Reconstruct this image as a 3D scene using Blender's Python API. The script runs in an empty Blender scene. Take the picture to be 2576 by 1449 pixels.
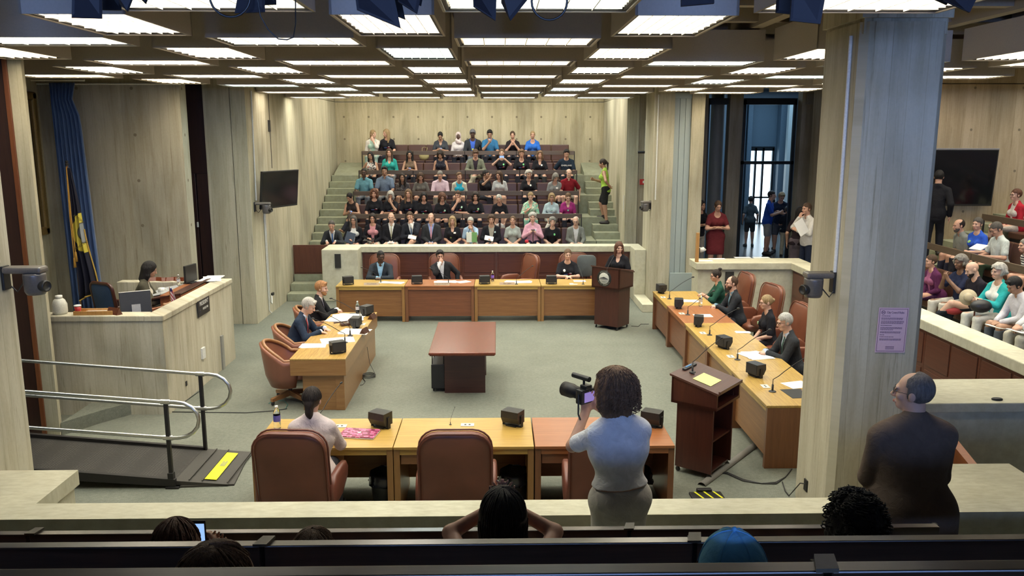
import bpy, bmesh, math, random
import numpy as np
from mathutils import Vector, Matrix
R = math.radians
PI = math.pi
scene = bpy.context.scene
COL = scene.collection

# ---------- camera, world, lights, exposure ----------
CAM_H = 3.74
PITCH, YAW, FPX = R(10.53), R(1.0), 2064.0
cam_data = bpy.data.cameras.new('camera')
cam_data.sensor_width = 36.0
cam_data.lens = FPX / 2576 * 36.0
cam_data.clip_end = 200
cam = bpy.data.objects.new('camera', cam_data)
cam.location = (0, 0, CAM_H)
cam.rotation_euler = (R(90) - PITCH, 0, -YAW)
COL.objects.link(cam)
scene.camera = cam

world = bpy.data.worlds.new('world')
scene.world = world
world.use_nodes = True
world.node_tree.nodes['Background'].inputs[0].default_value = (0.42, 0.60, 1.0, 1)
world.node_tree.nodes['Background'].inputs[1].default_value = 0.10

scene.view_settings.view_transform = 'Standard'
scene.view_settings.look = 'None'
scene.view_settings.gamma = 1.0
scene.view_settings.use_curve_mapping = False
scene.view_settings.exposure = 0.55
scene.cycles.use_denoising = True
scene.cycles.max_bounces = 7
scene.cycles.diffuse_bounces = 4
scene.cycles.glossy_bounces = 3
scene.cycles.transmission_bounces = 5
scene.cycles.caustics_reflective = False
scene.cycles.caustics_refractive = False
scene.cycles.sample_clamp_indirect = 4.0

def area(name, loc, rot, sx, sy, power, color):
    l = bpy.data.lights.new(name, 'AREA')
    l.shape = 'RECTANGLE'; l.size = sx; l.size_y = sy
    l.energy = power; l.color = color
    o = bpy.data.objects.new(name, l)
    o.location = loc; o.rotation_euler = rot
    COL.objects.link(o)
    return o

# daylight entering by the big window behind the public seats; the unseen overhead lobby light is an added fill
area('daylight_rear_window', (1.0, -5.6, 5.2), (R(78), 0, 0), 10.0, 3.0, 1950, (0.28, 0.46, 1.0))
area('lobby_fill_light', (8.6, 25.4, 5.3), (0, 0, 0), 5.0, 7.0, 210, (0.50, 0.75, 1.0))

LAMP = 14.0          # radiance of the fluorescent diffusers

# ---------- helpers ----------
_cp, _sp, _cy, _sy = math.cos(PITCH), math.sin(PITCH), math.cos(YAW), math.sin(YAW)
_F = Vector((_sy * _cp, _cy * _cp, -_sp)); _R = Vector((_cy, -_sy, 0)); _U = _R.cross(_F)
def at(px, py, x=None, y=None, z=None):
    """the point of the room seen at a pixel of the photograph, on the plane x=, y= or z="""
    d = _F + _R * ((px - 1288) / FPX) - _U * ((py - 724.5) / FPX)
    t = (z - CAM_H) / d.z if z is not None else (y / d.y if y is not None else x / d.x)
    return Vector((d.x * t, d.y * t, d.z * t + CAM_H))

class MB:
    """collects shapes into one mesh"""
    def __init__(s): s.v = []; s.f = []; s.m = []; s.sm = []
    def add(s, vs, fs, mi=0, smooth=False):
        o = len(s.v); s.v += [tuple(v) for v in vs]
        s.f += [tuple(i + o for i in f) for f in fs]; s.m += [mi] * len(fs); s.sm += [smooth] * len(fs)
        return s
    def box(s, x0, x1, y0, y1, z0, z1, b=0.0, mi=0, M=None):
        if b <= 0:
            vs = [(x, y, z) for z in (z0, z1) for y in (y0, y1) for x in (x0, x1)]
            fs = [(0, 2, 3, 1), (4, 5, 7, 6), (0, 1, 5, 4), (2, 6, 7, 3), (0, 4, 6, 2), (1, 3, 7, 5)]
        else:
            bm = bmesh.new(); bmesh.ops.create_cube(bm, size=1)
            for v in bm.verts:
                v.co = Vector(((x0 + x1) / 2 + v.co.x * (x1 - x0), (y0 + y1) / 2 + v.co.y * (y1 - y0), (z0 + z1) / 2 + v.co.z * (z1 - z0)))
            bmesh.ops.bevel(bm, geom=bm.edges[:], offset=min(b, abs(x1-x0)*.49, abs(y1-y0)*.49, abs(z1-z0)*.49), segments=2, affect='EDGES', profile=.5)
            bm.verts.ensure_lookup_table(); bm.verts.index_update()
            vs = [v.co[:] for v in bm.verts]; fs = [[v.index for v in f.verts] for f in bm.faces]; bm.free()
        if M is not None: vs = [M @ Vector(v) for v in vs]
        return s.add(vs, fs, mi)
    def prism(s, pts, z0, z1, mi=0, M=None):
        n = len(pts); vs = [(p[0], p[1], z0) for p in pts] + [(p[0], p[1], z1) for p in pts]
        fs = [tuple(range(n))[::-1], tuple(range(n, 2 * n))] + [(i, (i + 1) % n, n + (i + 1) % n, n + i) for i in range(n)]
        if M is not None: vs = [M @ Vector(v) for v in vs]
        return s.add(vs, fs, mi)
    def prism_x(s, pts, x0, x1, mi=0):      # pts are (y, z)
        n = len(pts); vs = [(x0, p[0], p[1]) for p in pts] + [(x1, p[0], p[1]) for p in pts]
        return s.add(vs, [tuple(range(n)), tuple(range(n, 2 * n))[::-1]] + [(i, n + i, n + (i + 1) % n, (i + 1) % n) for i in range(n)], mi)
    def prism_y(s, pts, y0, y1, mi=0):      # pts are (x, z)
        n = len(pts); vs = [(p[0], y0, p[1]) for p in pts] + [(p[0], y1, p[1]) for p in pts]
        return s.add(vs, [tuple(range(n))[::-1], tuple(range(n, 2 * n))] + [(i, (i + 1) % n, n + (i + 1) % n, n + i) for i in range(n)], mi)
    def tube(s, path, r, n=8, mi=0, closed=False):
        path = [Vector(p) for p in path]; L = len(path); rs = r if isinstance(r, (list, tuple)) else [r] * L
        vs = []; fs = []; prev = None
        for i, p in enumerate(path):
            a = path[(i - 1) % L] if closed or i > 0 else p; b = path[(i + 1) % L] if closed or i < L - 1 else p
            t = (b - a).normalized()
            if prev is None: prev = t.orthogonal().normalized()
            u = (prev - t * prev.dot(t)).normalized(); w = t.cross(u); prev = u
            vs += [p + (u * math.cos(2 * PI * k / n) + w * math.sin(2 * PI * k / n)) * rs[i] for k in range(n)]
        for i in range(L if closed else L - 1):
            j = (i + 1) % L
            fs += [(i * n + k, i * n + (k + 1) % n, j * n + (k + 1) % n, j * n + k) for k in range(n)]
        s.add(vs, fs, mi, True)
        if not closed: s.add([vs[k] for k in range(n)], [tuple(range(n))[::-1]], mi); s.add([vs[-n + k] for k in range(n)], [tuple(range(n))], mi)
        return s
    def lathe(s, prof, n=20, c=(0, 0, 0), mi=0, M=None, smooth=True):   # prof = (r, z)
        vs = [(c[0] + r * math.cos(2 * PI * k / n), c[1] + r * math.sin(2 * PI * k / n), c[2] + z) for r, z in prof for k in range(n)]
        if M is not None: vs = [M @ Vector(v) for v in vs]
        fs = [(i * n + k, i * n + (k + 1) % n, (i + 1) * n + (k + 1) % n, (i + 1) * n + k) for i in range(len(prof) - 1) for k in range(n)]
        s.add(vs, fs, mi, smooth)
        L = len(prof)
        return s.add([], [], mi)
    def ball(s, c, r, n=12, mi=0, M=None):
        r = r if isinstance(r, (tuple, list)) else (r, r, r); vs = []; fs = []
        for i in range(n + 1):
            th = PI * i / n
            for k in range(n * 2):
                ph = PI * k / n
                vs.append(Vector((c[0] + r[0] * math.sin(th) * math.cos(ph), c[1] + r[1] * math.sin(th) * math.sin(ph), c[2] + r[2] * math.cos(th))))
        N = n * 2
        fs = [(i * N + k, (i + 1) * N + k, (i + 1) * N + (k + 1) % N, i * N + (k + 1) % N) for i in range(n) for k in range(N)]
        if M is not None: vs = [M @ v for v in vs]
        return s.add(vs, fs, mi, True)
    def sheet(s, P, thick, mi=0):           # P[i][j] grid of points -> thin solid
        a = len(P); b = len(P[0]); top = [Vector(p) for row in P for p in row]
        N = [Vector((0, 0, 0)) for _ in top]
        for i in range(a):
            for j in range(b):
                i0, i1, j0, j1 = max(i-1, 0), min(i+1, a-1), max(j-1, 0), min(j+1, b-1)
                N[i*b+j] = (top[i1*b+j] - top[i0*b+j]).cross(top[i*b+j1] - top[i*b+j0]).normalized() * thick
        vs = top + [t - n for t, n in zip(top, N)]; o = a * b
        fs = []
        for i in range(a - 1):
            for j in range(b - 1):
                q = (i*b+j, (i+1)*b+j, (i+1)*b+j+1, i*b+j+1); fs += [q, tuple(x+o for x in q[::-1])]
        ring = [j for j in range(b)] + [i*b+b-1 for i in range(1, a)] + [(a-1)*b+j for j in range(b-2, -1, -1)] + [i*b for i in range(a-2, 0, -1)]
        fs += [(ring[k], ring[(k+1) % len(ring)], ring[(k+1) % len(ring)] + o, ring[k] + o) for k in range(len(ring))]
        return s.add(vs, fs, mi, True)

def new_mesh_object(name, me, parent=None):
    o = bpy.data.objects.new(name, me); COL.objects.link(o)
    if parent is not None: o.parent = parent
    return o
def obj(name, mb, mat, parent=None, loc=None, rot=None):
    me = bpy.data.meshes.new(name); me.from_pydata(mb.v, [], mb.f)
    for m in (mat if isinstance(mat, (list, tuple)) else [mat]): me.materials.append(m)
    me.polygons.foreach_set('material_index', mb.m); me.polygons.foreach_set('use_smooth', mb.sm)
    bm = bmesh.new(); bm.from_mesh(me); bmesh.ops.recalc_face_normals(bm, faces=bm.faces); bm.to_mesh(me); bm.free()
    me.update()
    o = new_mesh_object(name, me, parent)
    if loc is not None: o.location = loc
    if rot is not None: o.rotation_euler = rot
    return o
def thing(name, label, cat, loc=(0, 0, 0), rz=0, group=None):
    o = bpy.data.objects.new(name, None); COL.objects.link(o); o.empty_display_size = .1
    o.location = loc; o.rotation_euler = (0, 0, rz)
    return tag(o, label, cat, group)
def tag(o, label, cat, group=None):
    o['label'] = label; o['category'] = cat
    if group: o['group'] = group
    return o
def struct(name, mb, mat, label=None):
    o = obj(name, mb, mat); o['kind'] = 'structure'
    if label: o['label'] = label
    return o
def dup(root, loc, rz=0, label=None):
    def cp(o, par):
        c = o.copy(); COL.objects.link(c)
        if par is not None: c.parent = par
        for k in KIDS.get(o.name, ()): cp(k, c)
        return c
    KIDS = {}
    def walk(o):
        KIDS[o.name] = [c for c in o.children]
        for c in KIDS[o.name]: walk(c)
    walk(root)
    r = cp(root, None); r.location = loc; r.rotation_euler = (0, 0, rz)
    if label: r['label'] = label
    return r

# ---------- materials ----------
_MC = {}
def nt(name):
    m = bpy.data.materials.new(name); m.use_nodes = True
    t = m.node_tree; return m, t, t.nodes['Principled BSDF']
def N(t, kind, **kw):
    n = t.nodes.new(kind)
    for k, v in kw.items():
        if k.startswith('i_'): n.inputs[k[2:].replace('_', ' ')].default_value = v
        else: setattr(n, k, v)
    return n
def ramp(t, fac, stops):
    n = t.nodes.new('ShaderNodeValToRGB'); t.links.new(fac, n.inputs[0])
    e = n.color_ramp.elements
    while len(e) < len(stops): e.new(.5)
    for i, (p, c) in enumerate(stops): e[i].position = p; e[i].color = (*c, 1) if len(c) == 3 else c
    return n.outputs[0]
def mixc(t, a, b, fac, mode='MIX'):
    n = t.nodes.new('ShaderNodeMix'); n.data_type = 'RGBA'; n.blend_type = mode
    for s, v in ((n.inputs[0], fac), (n.inputs[6], a), (n.inputs[7], b)):
        if isinstance(v, bpy.types.NodeSocket): t.links.new(v, s)
        else: s.default_value = v if isinstance(v, (int, float)) else (*v, 1)
    return n.outputs[2]
def mth(t, op, a, b=None, c=None):
    n = t.nodes.new('ShaderNodeMath'); n.operation = op
    for s, v in zip(n.inputs, (a, b, c)):
        if v is None: continue
        if isinstance(v, bpy.types.NodeSocket): t.links.new(v, s)
        else: s.default_value = v
    return n.outputs[0]
def coords(t, scale=(1, 1, 1), kind='Object'):
    tc = t.nodes.new('ShaderNodeTexCoord'); mp = t.nodes.new('ShaderNodeMapping'); mp.inputs['Scale'].default_value = scale
    t.links.new(tc.outputs[kind], mp.inputs[0]); return mp.outputs[0]
def noise(t, vec, scale=5, detail=4, rough=.55, dist=0):
    n = N(t, 'ShaderNodeTexNoise', i_Scale=scale, i_Detail=detail, i_Roughness=rough, i_Distortion=dist)
    t.links.new(vec, n.inputs['Vector']); return n.outputs[0]
def bump(t, b, h, strength=.3, dist=.01):
    n = N(t, 'ShaderNodeBump', i_Strength=strength, i_Distance=dist); t.links.new(h, n.inputs['Height']); t.links.new(n.outputs[0], b.inputs['Normal'])

def plain(name, col, rough=.5, metal=0, spec=None, bumpy=0, bscale=60, emis=0, var=0.0, coat=0):
    key = ('p', name, col, rough, metal)
    if key in _MC: return _MC[key]
    m, t, b = nt(name); b.inputs['Roughness'].default_value = rough; b.inputs['Metallic'].default_value = metal
    if coat: b.inputs['Coat Weight'].default_value = coat
    if spec is not None: b.inputs['Specular IOR Level'].default_value = spec
    nz = noise(t, coords(t), bscale, 3)
    v = var or .12
    c = ramp(t, nz, [(.25, tuple(x * (1 - v) for x in col)), (.75, tuple(min(1, x * (1 + v)) for x in col))])
    t.links.new(c, b.inputs['Base Color'])
    if bumpy: bump(t, b, nz, bumpy, .004)
    if emis: b.inputs['Emission Color'].default_value = (*col, 1); b.inputs['Emission Strength'].default_value = emis
    _MC[key] = m; return m

def concrete(name, base, flat=False, holes=None, grain=1.0):
    m, t, b = nt(name); b.inputs['Roughness'].default_value = .82; b.inputs['Specular IOR Level'].default_value = .25
    tc = t.nodes.new('ShaderNodeTexCoord'); sx = t.nodes.new('ShaderNodeSeparateXYZ'); t.links.new(tc.outputs['Object'], sx.inputs[0])
    x, y, z = sx.outputs
    if flat:
        n1 = noise(t, coords(t, (1, 1, 1)), 2.2, 6, .6); n2 = noise(t, coords(t, (1, 3, 1)), 9, 5, .65)
        c = ramp(t, n1, [(.3, tuple(v * .86 for v in base)), (.7, tuple(v * 1.08 for v in base))])
        c = mixc(t, c, ramp(t, n2, [(.35, (.80, .78, .72)), (.62, (1, 1, 1))]), .75, 'MULTIPLY')
        t.links.new(c, b.inputs['Base Color']); bump(t, b, n2, .25, .004)
    else:
        u = mth(t, 'ADD', x, y)
        cb = t.nodes.new('ShaderNodeCombineXYZ'); t.links.new(u, cb.inputs[0]); t.links.new(z, cb.inputs[2])
        def st(sxx, sz, sc, det=5, ro=.6, dist=.4):
            mp = t.nodes.new('ShaderNodeMapping'); mp.inputs['Scale'].default_value = (sxx, 1, sz); t.links.new(cb.outputs[0], mp.inputs[0])
            return noise(t, mp.outputs[0], sc, det, ro, dist)
        streak = st(1.0, .09, 7, 6, .65); drip = st(2.6, .10, 9, 4, .7); blot = st(1, .45, 1.1, 3, .5); fine = st(1, .6, 38, 3, .6)
        pl = mth(t, 'FLOOR', mth(t, 'MULTIPLY', u, 6.2))
        wn = t.nodes.new('ShaderNodeTexWhiteNoise'); wn.noise_dimensions = '1D'; t.links.new(pl, wn.inputs['W'])
        fr = mth(t, 'FRACT', mth(t, 'MULTIPLY', u, 6.2)); seam = mth(t, 'LESS_THAN', fr, .045)
        c = ramp(t, blot, [(.28, tuple(v * .70 for v in base)), (.48, tuple(v * 1.0 for v in base)), (.75, tuple(v * 1.14 for v in base))])
        c = mixc(t, c, ramp(t, streak, [(.36, (.76, .73, .66)), (.58, (1, 1, 1))]), .75, 'MULTIPLY')
        c = mixc(t, c, ramp(t, drip, [(.30, (.52, .47, .38)), (.42, (1, 1, 1))]), .7, 'MULTIPLY')
        c = mixc(t, c, ramp(t, wn.outputs[0], [(0, (.88, .87, .84)), (1, (1.04, 1.04, 1.03))]), .8, 'MULTIPLY')
        c = mixc(t, c, (.62, .57, .47), mth(t, 'MULTIPLY', seam, .35), 'MULTIPLY')
        c = mixc(t, c, ramp(t, fine, [(.3, (.9, .9, .88)), (.6, (1, 1, 1))]), .6, 'MULTIPLY')
        hgt = fine
        if holes:
            hx, hz, ox, oz, hr = holes
            du = mth(t, 'SUBTRACT', mth(t, 'FRACT', mth(t, 'DIVIDE', mth(t, 'SUBTRACT', u, ox), hx)), .5)
            dz = mth(t, 'SUBTRACT', mth(t, 'FRACT', mth(t, 'DIVIDE', mth(t, 'SUBTRACT', z, oz), hz)), .5)
            d = mth(t, 'SQRT', mth(t, 'ADD', mth(t, 'POWER', mth(t, 'MULTIPLY', du, hx), 2), mth(t, 'POWER', mth(t, 'MULTIPLY', dz, hz), 2)))
            hole = mth(t, 'LESS_THAN', d, hr)
            c = mixc(t, c, (.16, .13, .09), mth(t, 'MULTIPLY', hole, .8)); hgt = mth(t, 'SUBTRACT', fine, mth(t, 'MULTIPLY', hole, 3))
        t.links.new(c, b.inputs['Base Color']); bump(t, b, hgt, .3, .004)
    return m

def wood(name, c1, c2, axis='x', rough=.35, scale=1.0, coat=.15):
    m, t, b = nt(name); b.inputs['Roughness'].default_value = rough; b.inputs['Coat Weight'].default_value = coat; b.inputs['Coat Roughness'].default_value = .25
    s = {'x': (.5, 9, 9), 'y': (9, .5, 9), 'z': (9, 9, .5)}[axis]
    v = coords(t, tuple(k * scale for k in s))
    n1 = noise(t, v, 3.2, 5, .62, .5); n2 = noise(t, v, 14, 3, .6)
    c = ramp(t, n1, [(.28, c1), (.72, c2)])
    c = mixc(t, c, ramp(t, n2, [(.3, (.78, .74, .7)), (.65, (1, 1, 1))]), .6, 'MULTIPLY')
    t.links.new(c, b.inputs['Base Color']); bump(t, b, n2, .05, .002)
    return m

CON = concrete('board_formed_concrete', (.50, .47, .36))
CON_BACK = concrete('tied_concrete', (.56, .50, .345), holes=(.74, .655, .25, .03, .030))
CON_DAIS = concrete('dais_wall_concrete', (.44, .415, .33), holes=(.95, .80, .35, .15, .028))
CON_PILLAR = concrete('pillar_concrete', (.57, .54, .43))
CON_TOP = concrete('smooth_concrete', (.60, .575, .44), flat=True)
CON_STEP = concrete('step_concrete', (.34, .355, .255), flat=True)
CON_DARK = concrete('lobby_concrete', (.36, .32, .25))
CON_CEIL = concrete('ceiling_concrete', (.34, .30, .24), flat=True)

def carpet_mat():
    m, t, b = nt('grey_green_carpet'); b.inputs['Roughness'].default_value = .95; b.inputs['Specular IOR Level'].default_value = .1
    v = coords(t); n1 = noise(t, v, 1.3, 5, .6); n2 = noise(t, v, 150, 2, .7); n3 = noise(t, v, 22, 4, .7)
    c = ramp(t, n1, [(.3, (.185, .195, .165)), (.7, (.225, .235, .20))])
    c = mixc(t, c, ramp(t, n2, [(.3, (.55, .56, .55)), (.7, (1.25, 1.25, 1.2))]), .8, 'MULTIPLY')
    c = mixc(t, c, ramp(t, n3, [(.35, (.82, .82, .82)), (.65, (1.08, 1.08, 1.06))]), .8, 'MULTIPLY')
    t.links.new(c, b.inputs['Base Color']); bump(t, b, n2, .5, .006); return m
CARPET = carpet_mat()
W_TABLE = wood('golden_table_wood', (.42, .26, .055), (.55, .35, .09), 'x')
W_TABLE_Y = wood('striped_table_wood', (.30, .17, .04), (.62, .40, .11), 'y', scale=2.2)
W_SIDE = wood('table_side_wood', (.27, .135, .042), (.36, .19, .062), 'z')
W_SIDE_R = wood('table_side_red_wood', (.17, .068, .028), (.23, .095, .038), 'z')
W_RED = wood('reddish_table_wood', (.30, .105, .035), (.40, .155, .055), 'x')
W_FRONT = wood('table_front_wood', (.215, .095, .032), (.30, .14, .05), 'x')
W_FRONT_R = wood('table_front_red_wood', (.175, .062, .026), (.235, .085, .036), 'x')
W_PANEL = wood('mahogany_panel', (.085, .024, .012), (.125, .038, .019), 'x', rough=.4)
W_PANEL_Z = wood('mahogany_panel_upright', (.085, .024, .012), (.135, .042, .020), 'z', rough=.4)
W_DARK = wood('dark_brown_door_wood', (.030, .012, .008), (.050, .020, .013), 'z', rough=.45)
W_LECT = wood('lectern_mahogany', (.050, .013, .009), (.075, .021, .013), 'z', rough=.35)
W_CTR = wood('centre_table_mahogany', (.115, .022, .010), (.20, .045, .018), 'y', rough=.22, coat=.5)
W_CTR_B = wood('centre_table_base', (.05, .017, .012), (.075, .026, .017), 'x', rough=.4)
W_RAIL = wood('rail_wood', (.088, .062, .040), (.125, .088, .058), 'x', rough=.42)
W_NEAR = wood('near_rail_wood', (.030, .018, .011), (.055, .032, .020), 'x', rough=.30, coat=1.0)
W_GOLD = wood('pale_stand_wood', (.42, .22, .07), (.55, .30, .10), 'z')
def leather(name, c):
    m, t, b = nt(name); b.inputs['Roughness'].default_value = .38
    n = noise(t, coords(t), 3, 4); f = noise(t, coords(t), 160, 2)
    t.links.new(ramp(t, n, [(.3, tuple(x * .85 for x in c)), (.7, tuple(x * 1.12 for x in c))]), b.inputs['Base Color']); bump(t, b, f, .15, .002); return m
LEA = leather('tan_leather', (.19, .062, .032)); LEA_D = leather('brown_leather', (.155, .050, .032)); LEA_SEAT = leather('bench_leather', (.085, .036, .021))
BLACK = plain('black_plastic', (.018, .018, .018), .42)
BLACK_M = plain('matt_black_metal', (.022, .020, .020), .5, .3)
GRILLE = plain('speaker_cloth', (.028, .026, .024), .85, bumpy=.6, bscale=300)
CHROME = plain('brushed_steel', (.55, .55, .53), .28, 1)
GREYP = plain('grey_plastic', (.10, .105, .115), .4)
WHITE = plain('white_paper', (.86, .85, .80), .8, var=.02)
WHITEP = plain('white_plastic', (.72, .72, .68), .5)
RED = plain('red_plastic', (.45, .03, .03), .4)
TAUPE = plain('ceiling_box_board', (.47, .425, .37), .9, var=.05)
TAUPE2 = plain('ceiling_beam_paint', (.34, .30, .24), .9, var=.06)
def emit(name, col, s, mixbase=(.05, .05, .05)):
    m, t, b = nt(name); b.inputs['Base Color'].default_value = (*mixbase, 1); b.inputs['Roughness'].default_value = .3
    b.inputs['Emission Color'].default_value = (*col, 1); b.inputs['Emission Strength'].default_value = s; return m
def glass(name, tint, rough=.02, ior=1.05):
    m, t, b = nt(name); b.inputs['Base Color'].default_value = (*tint, 1); b.inputs['Roughness'].default_value = rough
    b.inputs['Transmission Weight'].default_value = 1.0; b.inputs['IOR'].default_value = ior; return m
GLASS = glass('clear_glass', (.8, .9, .95)); BOTTLE = glass('clear_bottle_plastic', (.9, .93, .95), .08, 1.35)
# ================= THE ROOM =================
# row geometry shared by the far and near public seats: floors .56, 1.07, ...
RISE, TREAD, F0 = .51, 1.06, .56
ZC = 5.35          # underside of the concrete ceiling
f = MB(); f.box(-9.0, 6.2, 5.55, 19.0, -.2, 0); f.box(-9.0, 2.3, 5.3, 5.56, -.2, 0); struct('floor', f, CARPET)
f = MB(); f.box(-9.2, 12.5, -6, 31, ZC, ZC + .3); struct('ceiling', f, CON_CEIL)

# ---- ceiling beams (a grid of concrete ribs above the light boxes) ----
PX, PY, AX, AY = 1.11, 1.158, .275, 8.035
b = MB()
for i in range(-9, 11): b.box(AX + (i + .5) * PX - .07, AX + (i + .5) * PX + .07, -3, 20.6, 4.98, ZC)
for j in range(-9, 11): b.box(-9, 12.2, AY + (j + .5) * PY - .07, AY + (j + .5) * PY + .07, 5.02, ZC)
b.box(-9, 12.2, 20.45, 20.6, 4.95, ZC)
struct('ceiling_beam', b, TAUPE2)

# ---- walls ----
def wall(name, mat, *boxes, label=None):
    w = MB()
    for q in boxes: w.box(*q)
    return struct(name, w, mat, label)
wall('wall_back', CON_BACK, (-4.85, 3.2, 25.2, 25.5, 0, 4.72), (-4.85, 3.2, 25.215, 25.5, 4.735, ZC + .2))
wall('wall_back_left', CON, (-5.15, -4.85, 16.25, 25.5, 0, 4.72), (-5.15, -4.865, 16.25, 25.5, 4.735, ZC + .2))
wall('wall_back_right', CON, (3.2, 3.5, 20.6, 25.5, 0, 4.72), (3.215, 3.5, 20.6, 25.5, 4.735, ZC + .2))
wall('wall_left_pier', CON, (-5.66, -5.14, 16.25, 16.6, 0, ZC + .2))
wall('wall_dais', CON_DAIS, (-8.2, -5.55, 14.8, 15.1, 0, ZC + .2))
wall('wall_left', CON, (-8.3, -8.0, 9.5, 15.0, 0, ZC + .2))
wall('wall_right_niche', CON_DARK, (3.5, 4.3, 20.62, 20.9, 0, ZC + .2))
# pier of the right side with a grey duct cover between two pilasters
wall('wall_right_pier', CON, (3.36, 3.80, 17.9, 18.9, 0, ZC + .2), (4.17, 4.45, 17.9, 18.9, 0, ZC + .2), (3.8, 4.17, 18.15, 18.9, 0, ZC + .2))
d = MB()
for k in range(3): d.box(3.80 + k * .124, 3.80 + k * .124 + .118, 17.96, 18.15, .05, 4.62, b=.004)
d.box(3.80, 4.17, 17.94, 18.15, 4.52, 4.64, b=.004); d.box(3.805, 4.46, 17.84, 17.885, .05, .75, b=.01)
duct = struct('trim_2', d, plain('blue_grey_enamel', (.34, .40, .39), .5, var=.03), 'tall blue-grey metal duct cover between two concrete pilasters')
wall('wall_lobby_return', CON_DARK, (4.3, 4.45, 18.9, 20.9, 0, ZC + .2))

# dark wooden door beyond the dais and the dark door beside the near left pillar
d = MB(); d.box(-6.9, -5.66, 16.45, 16.55, 0, ZC + .2); d.box(-6.2, -5.95, 16.38, 16.46, 0, 3.0, b=.01); d.box(-5.93, -5.68, 16.38, 16.46, 0, 3.0, b=.01)
o = struct('door_1', d, W_DARK); hd = MB(); hd.box(-5.97, -5.94, 16.34, 16.38, 1.95, 2.05, b=.005); obj('door_handle', hd, WHITEP, o)
d = MB(); d.box(-8.2, -5.755, 9.97, 10.03, 0, ZC + .2); struct('door_2', d, W_DARK)
d = MB(); d.box(-5.755, -5.70, 9.94, 10.03, 0, ZC + .2, b=.004); struct('trim_1', d, wood('red_brown_jamb', (.16, .05, .02), (.22, .08, .03), 'z'))
wall('wall_left_jamb', CON, (-5.70, -5.54, 9.96, 10.02, 0, ZC + .2))

# pillars
def pillar(name, x0, x1, y0, y1, z0=0, label=None):
    p = MB(); c = .06
    p.prism([(x0 + c, y0), (x1 - c, y0), (x1, y0 + c), (x1, y1 - c), (x1 - c, y1), (x0 + c, y1), (x0, y1 - c), (x0, y0 + c)], z0, 4.70)
    p.box(x0 - .01, x1 + .01, y0 - .01, y1 + .01, 4.73, ZC + .1); p.box(x0 + .02, x1 - .02, y0 + .02, y1 - .02, 4.6, 4.8)
    return struct(name, p, CON_PILLAR, label)
pillar('pillar_left', -5.0, -4.095, 6.15, 6.95)
pillar('pillar_right', 3.125, 3.89, 7.25, 8.11)

# ---- far parapet: blocks either side of a recessed panelled front ----
p = MB()
p.box(-4.0, -3.18, 18.5, 19.4, 0, 1.2, b=.02); p.box(3.1, 3.36, 18.36, 19.4, 0, 1.2, b=.01)
p.box(-3.2, 3.12, 19.0, 19.42, 1.06, 1.2, b=.012); p.box(-3.2, 3.12, 19.08, 19.4, 0, 1.08)
struct('wall_far_parapet', p, CON_TOP)
p = MB(); p.box(3.10, 3.355, 17.2, 18.35, 0, .17, b=.008); struct('wall_right_kerb', p, CON_TOP)
def panelling(name, label, org, ux, width, n, z0, z1, nrm):
    """framed wood panelling along a direction; org = start point, nrm = outward direction"""
    t = thing(name, label, 'wall panelling', org, math.atan2(ux[1], ux[0]))
    s = 1 if (Vector((-ux[1], ux[0])).dot(Vector(nrm)) > 0) else -1
    w = width / n
    for k in range(n):
        q = MB(); q.box(k * w + .003, (k + 1) * w - .003, min(0, s * .02), max(0, s * .02), z0, z1)
        for (a, b_) in ((0, .5), (.5, 1)):
            x0 = k * w + .05 + a * (w - .05); x1 = k * w + b_ * (w - .05) + .0
            for (c, e) in ((z0 + .05, (z0 + z1) / 2 - .03), ((z0 + z1) / 2 + .03, z1 - .05)):
                q.box(x0, x1, min(s * .018, s * .032), max(s * .018, s * .032), c, e, b=.008)
        obj('panel', q, W_PANEL, t)
    return t
panelling('wall_panelling', 'dark red wood panelling below the far public seats', (-3.17, 19.08, 0), (1, 0), 6.27, 4, .02, 1.06, (0, -1))

# ---- far stepped seating ----
st = MB()
nose = [(TREAD * 0 + 19.91 + .353 * (j + 3), F0 + .17 * (j + 4)) for j in range(-3, 10)]
# central platforms
for k in range(5):
    y0 = 19.4 if k == 0 else 20.97 + TREAD * (k - 1)
    y1 = 25.2
    st.box(-3.9 + .02, 2.55, y0, y1, 0 if k == 0 else F0 + RISE * (k - 1), F0 + RISE * k)
struct('floor_far_seating', st, CON_STEP)
st = MB()
ys = 18.5
for j in range(1, 17):
    y0 = 18.55 + .353 * (j - 1) if j <= 4 else 20.97 + .353 * (j - 1 - 6.0)
    z = .17 * j if j <= 3 else F0 + .17 * (j - 3)
    if j >= 4: y0 = 20.97 - .353 * 2 + .353 * (j - 4)
    if z > 2.63: continue
    st.box(-4.83 if j > 3 else -4.83, -3.88 if j > 3 else -4.0, y0, 25.2, z - .17, z, b=.006)
    if j >= 4: st.box(2.53, 3.2, y0, 25.2, z - .17, z, b=.006)
st.box(-4.83, -3.88, 19.4, 20.3, 0, F0); st.box(2.53, 3.2, 19.4, 20.3, 0, F0)
st.prism_x([(24.15, 2.6), (25.2, 2.6), (25.2, 2.93), (24.2, 2.66)], -4.75, -3.88); st.prism_x([(24.15, 2.6), (25.2, 2.6), (25.2, 2.93), (24.2, 2.66)], 2.53, 3.1)
struct('floor_far_stairs', st, CON_STEP)
d = MB(); d.box(-4.83, -4.02, 19.28, 19.33, .51, 1.2, b=.004); d.box(-4.80, -4.05, 19.265, 19.285, .55, 1.16, b=.004); o = obj('stair_gate', d, W_PANEL_Z)
tag(o, 'low dark red wooden gate closing the far left stairs', 'gate')

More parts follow.
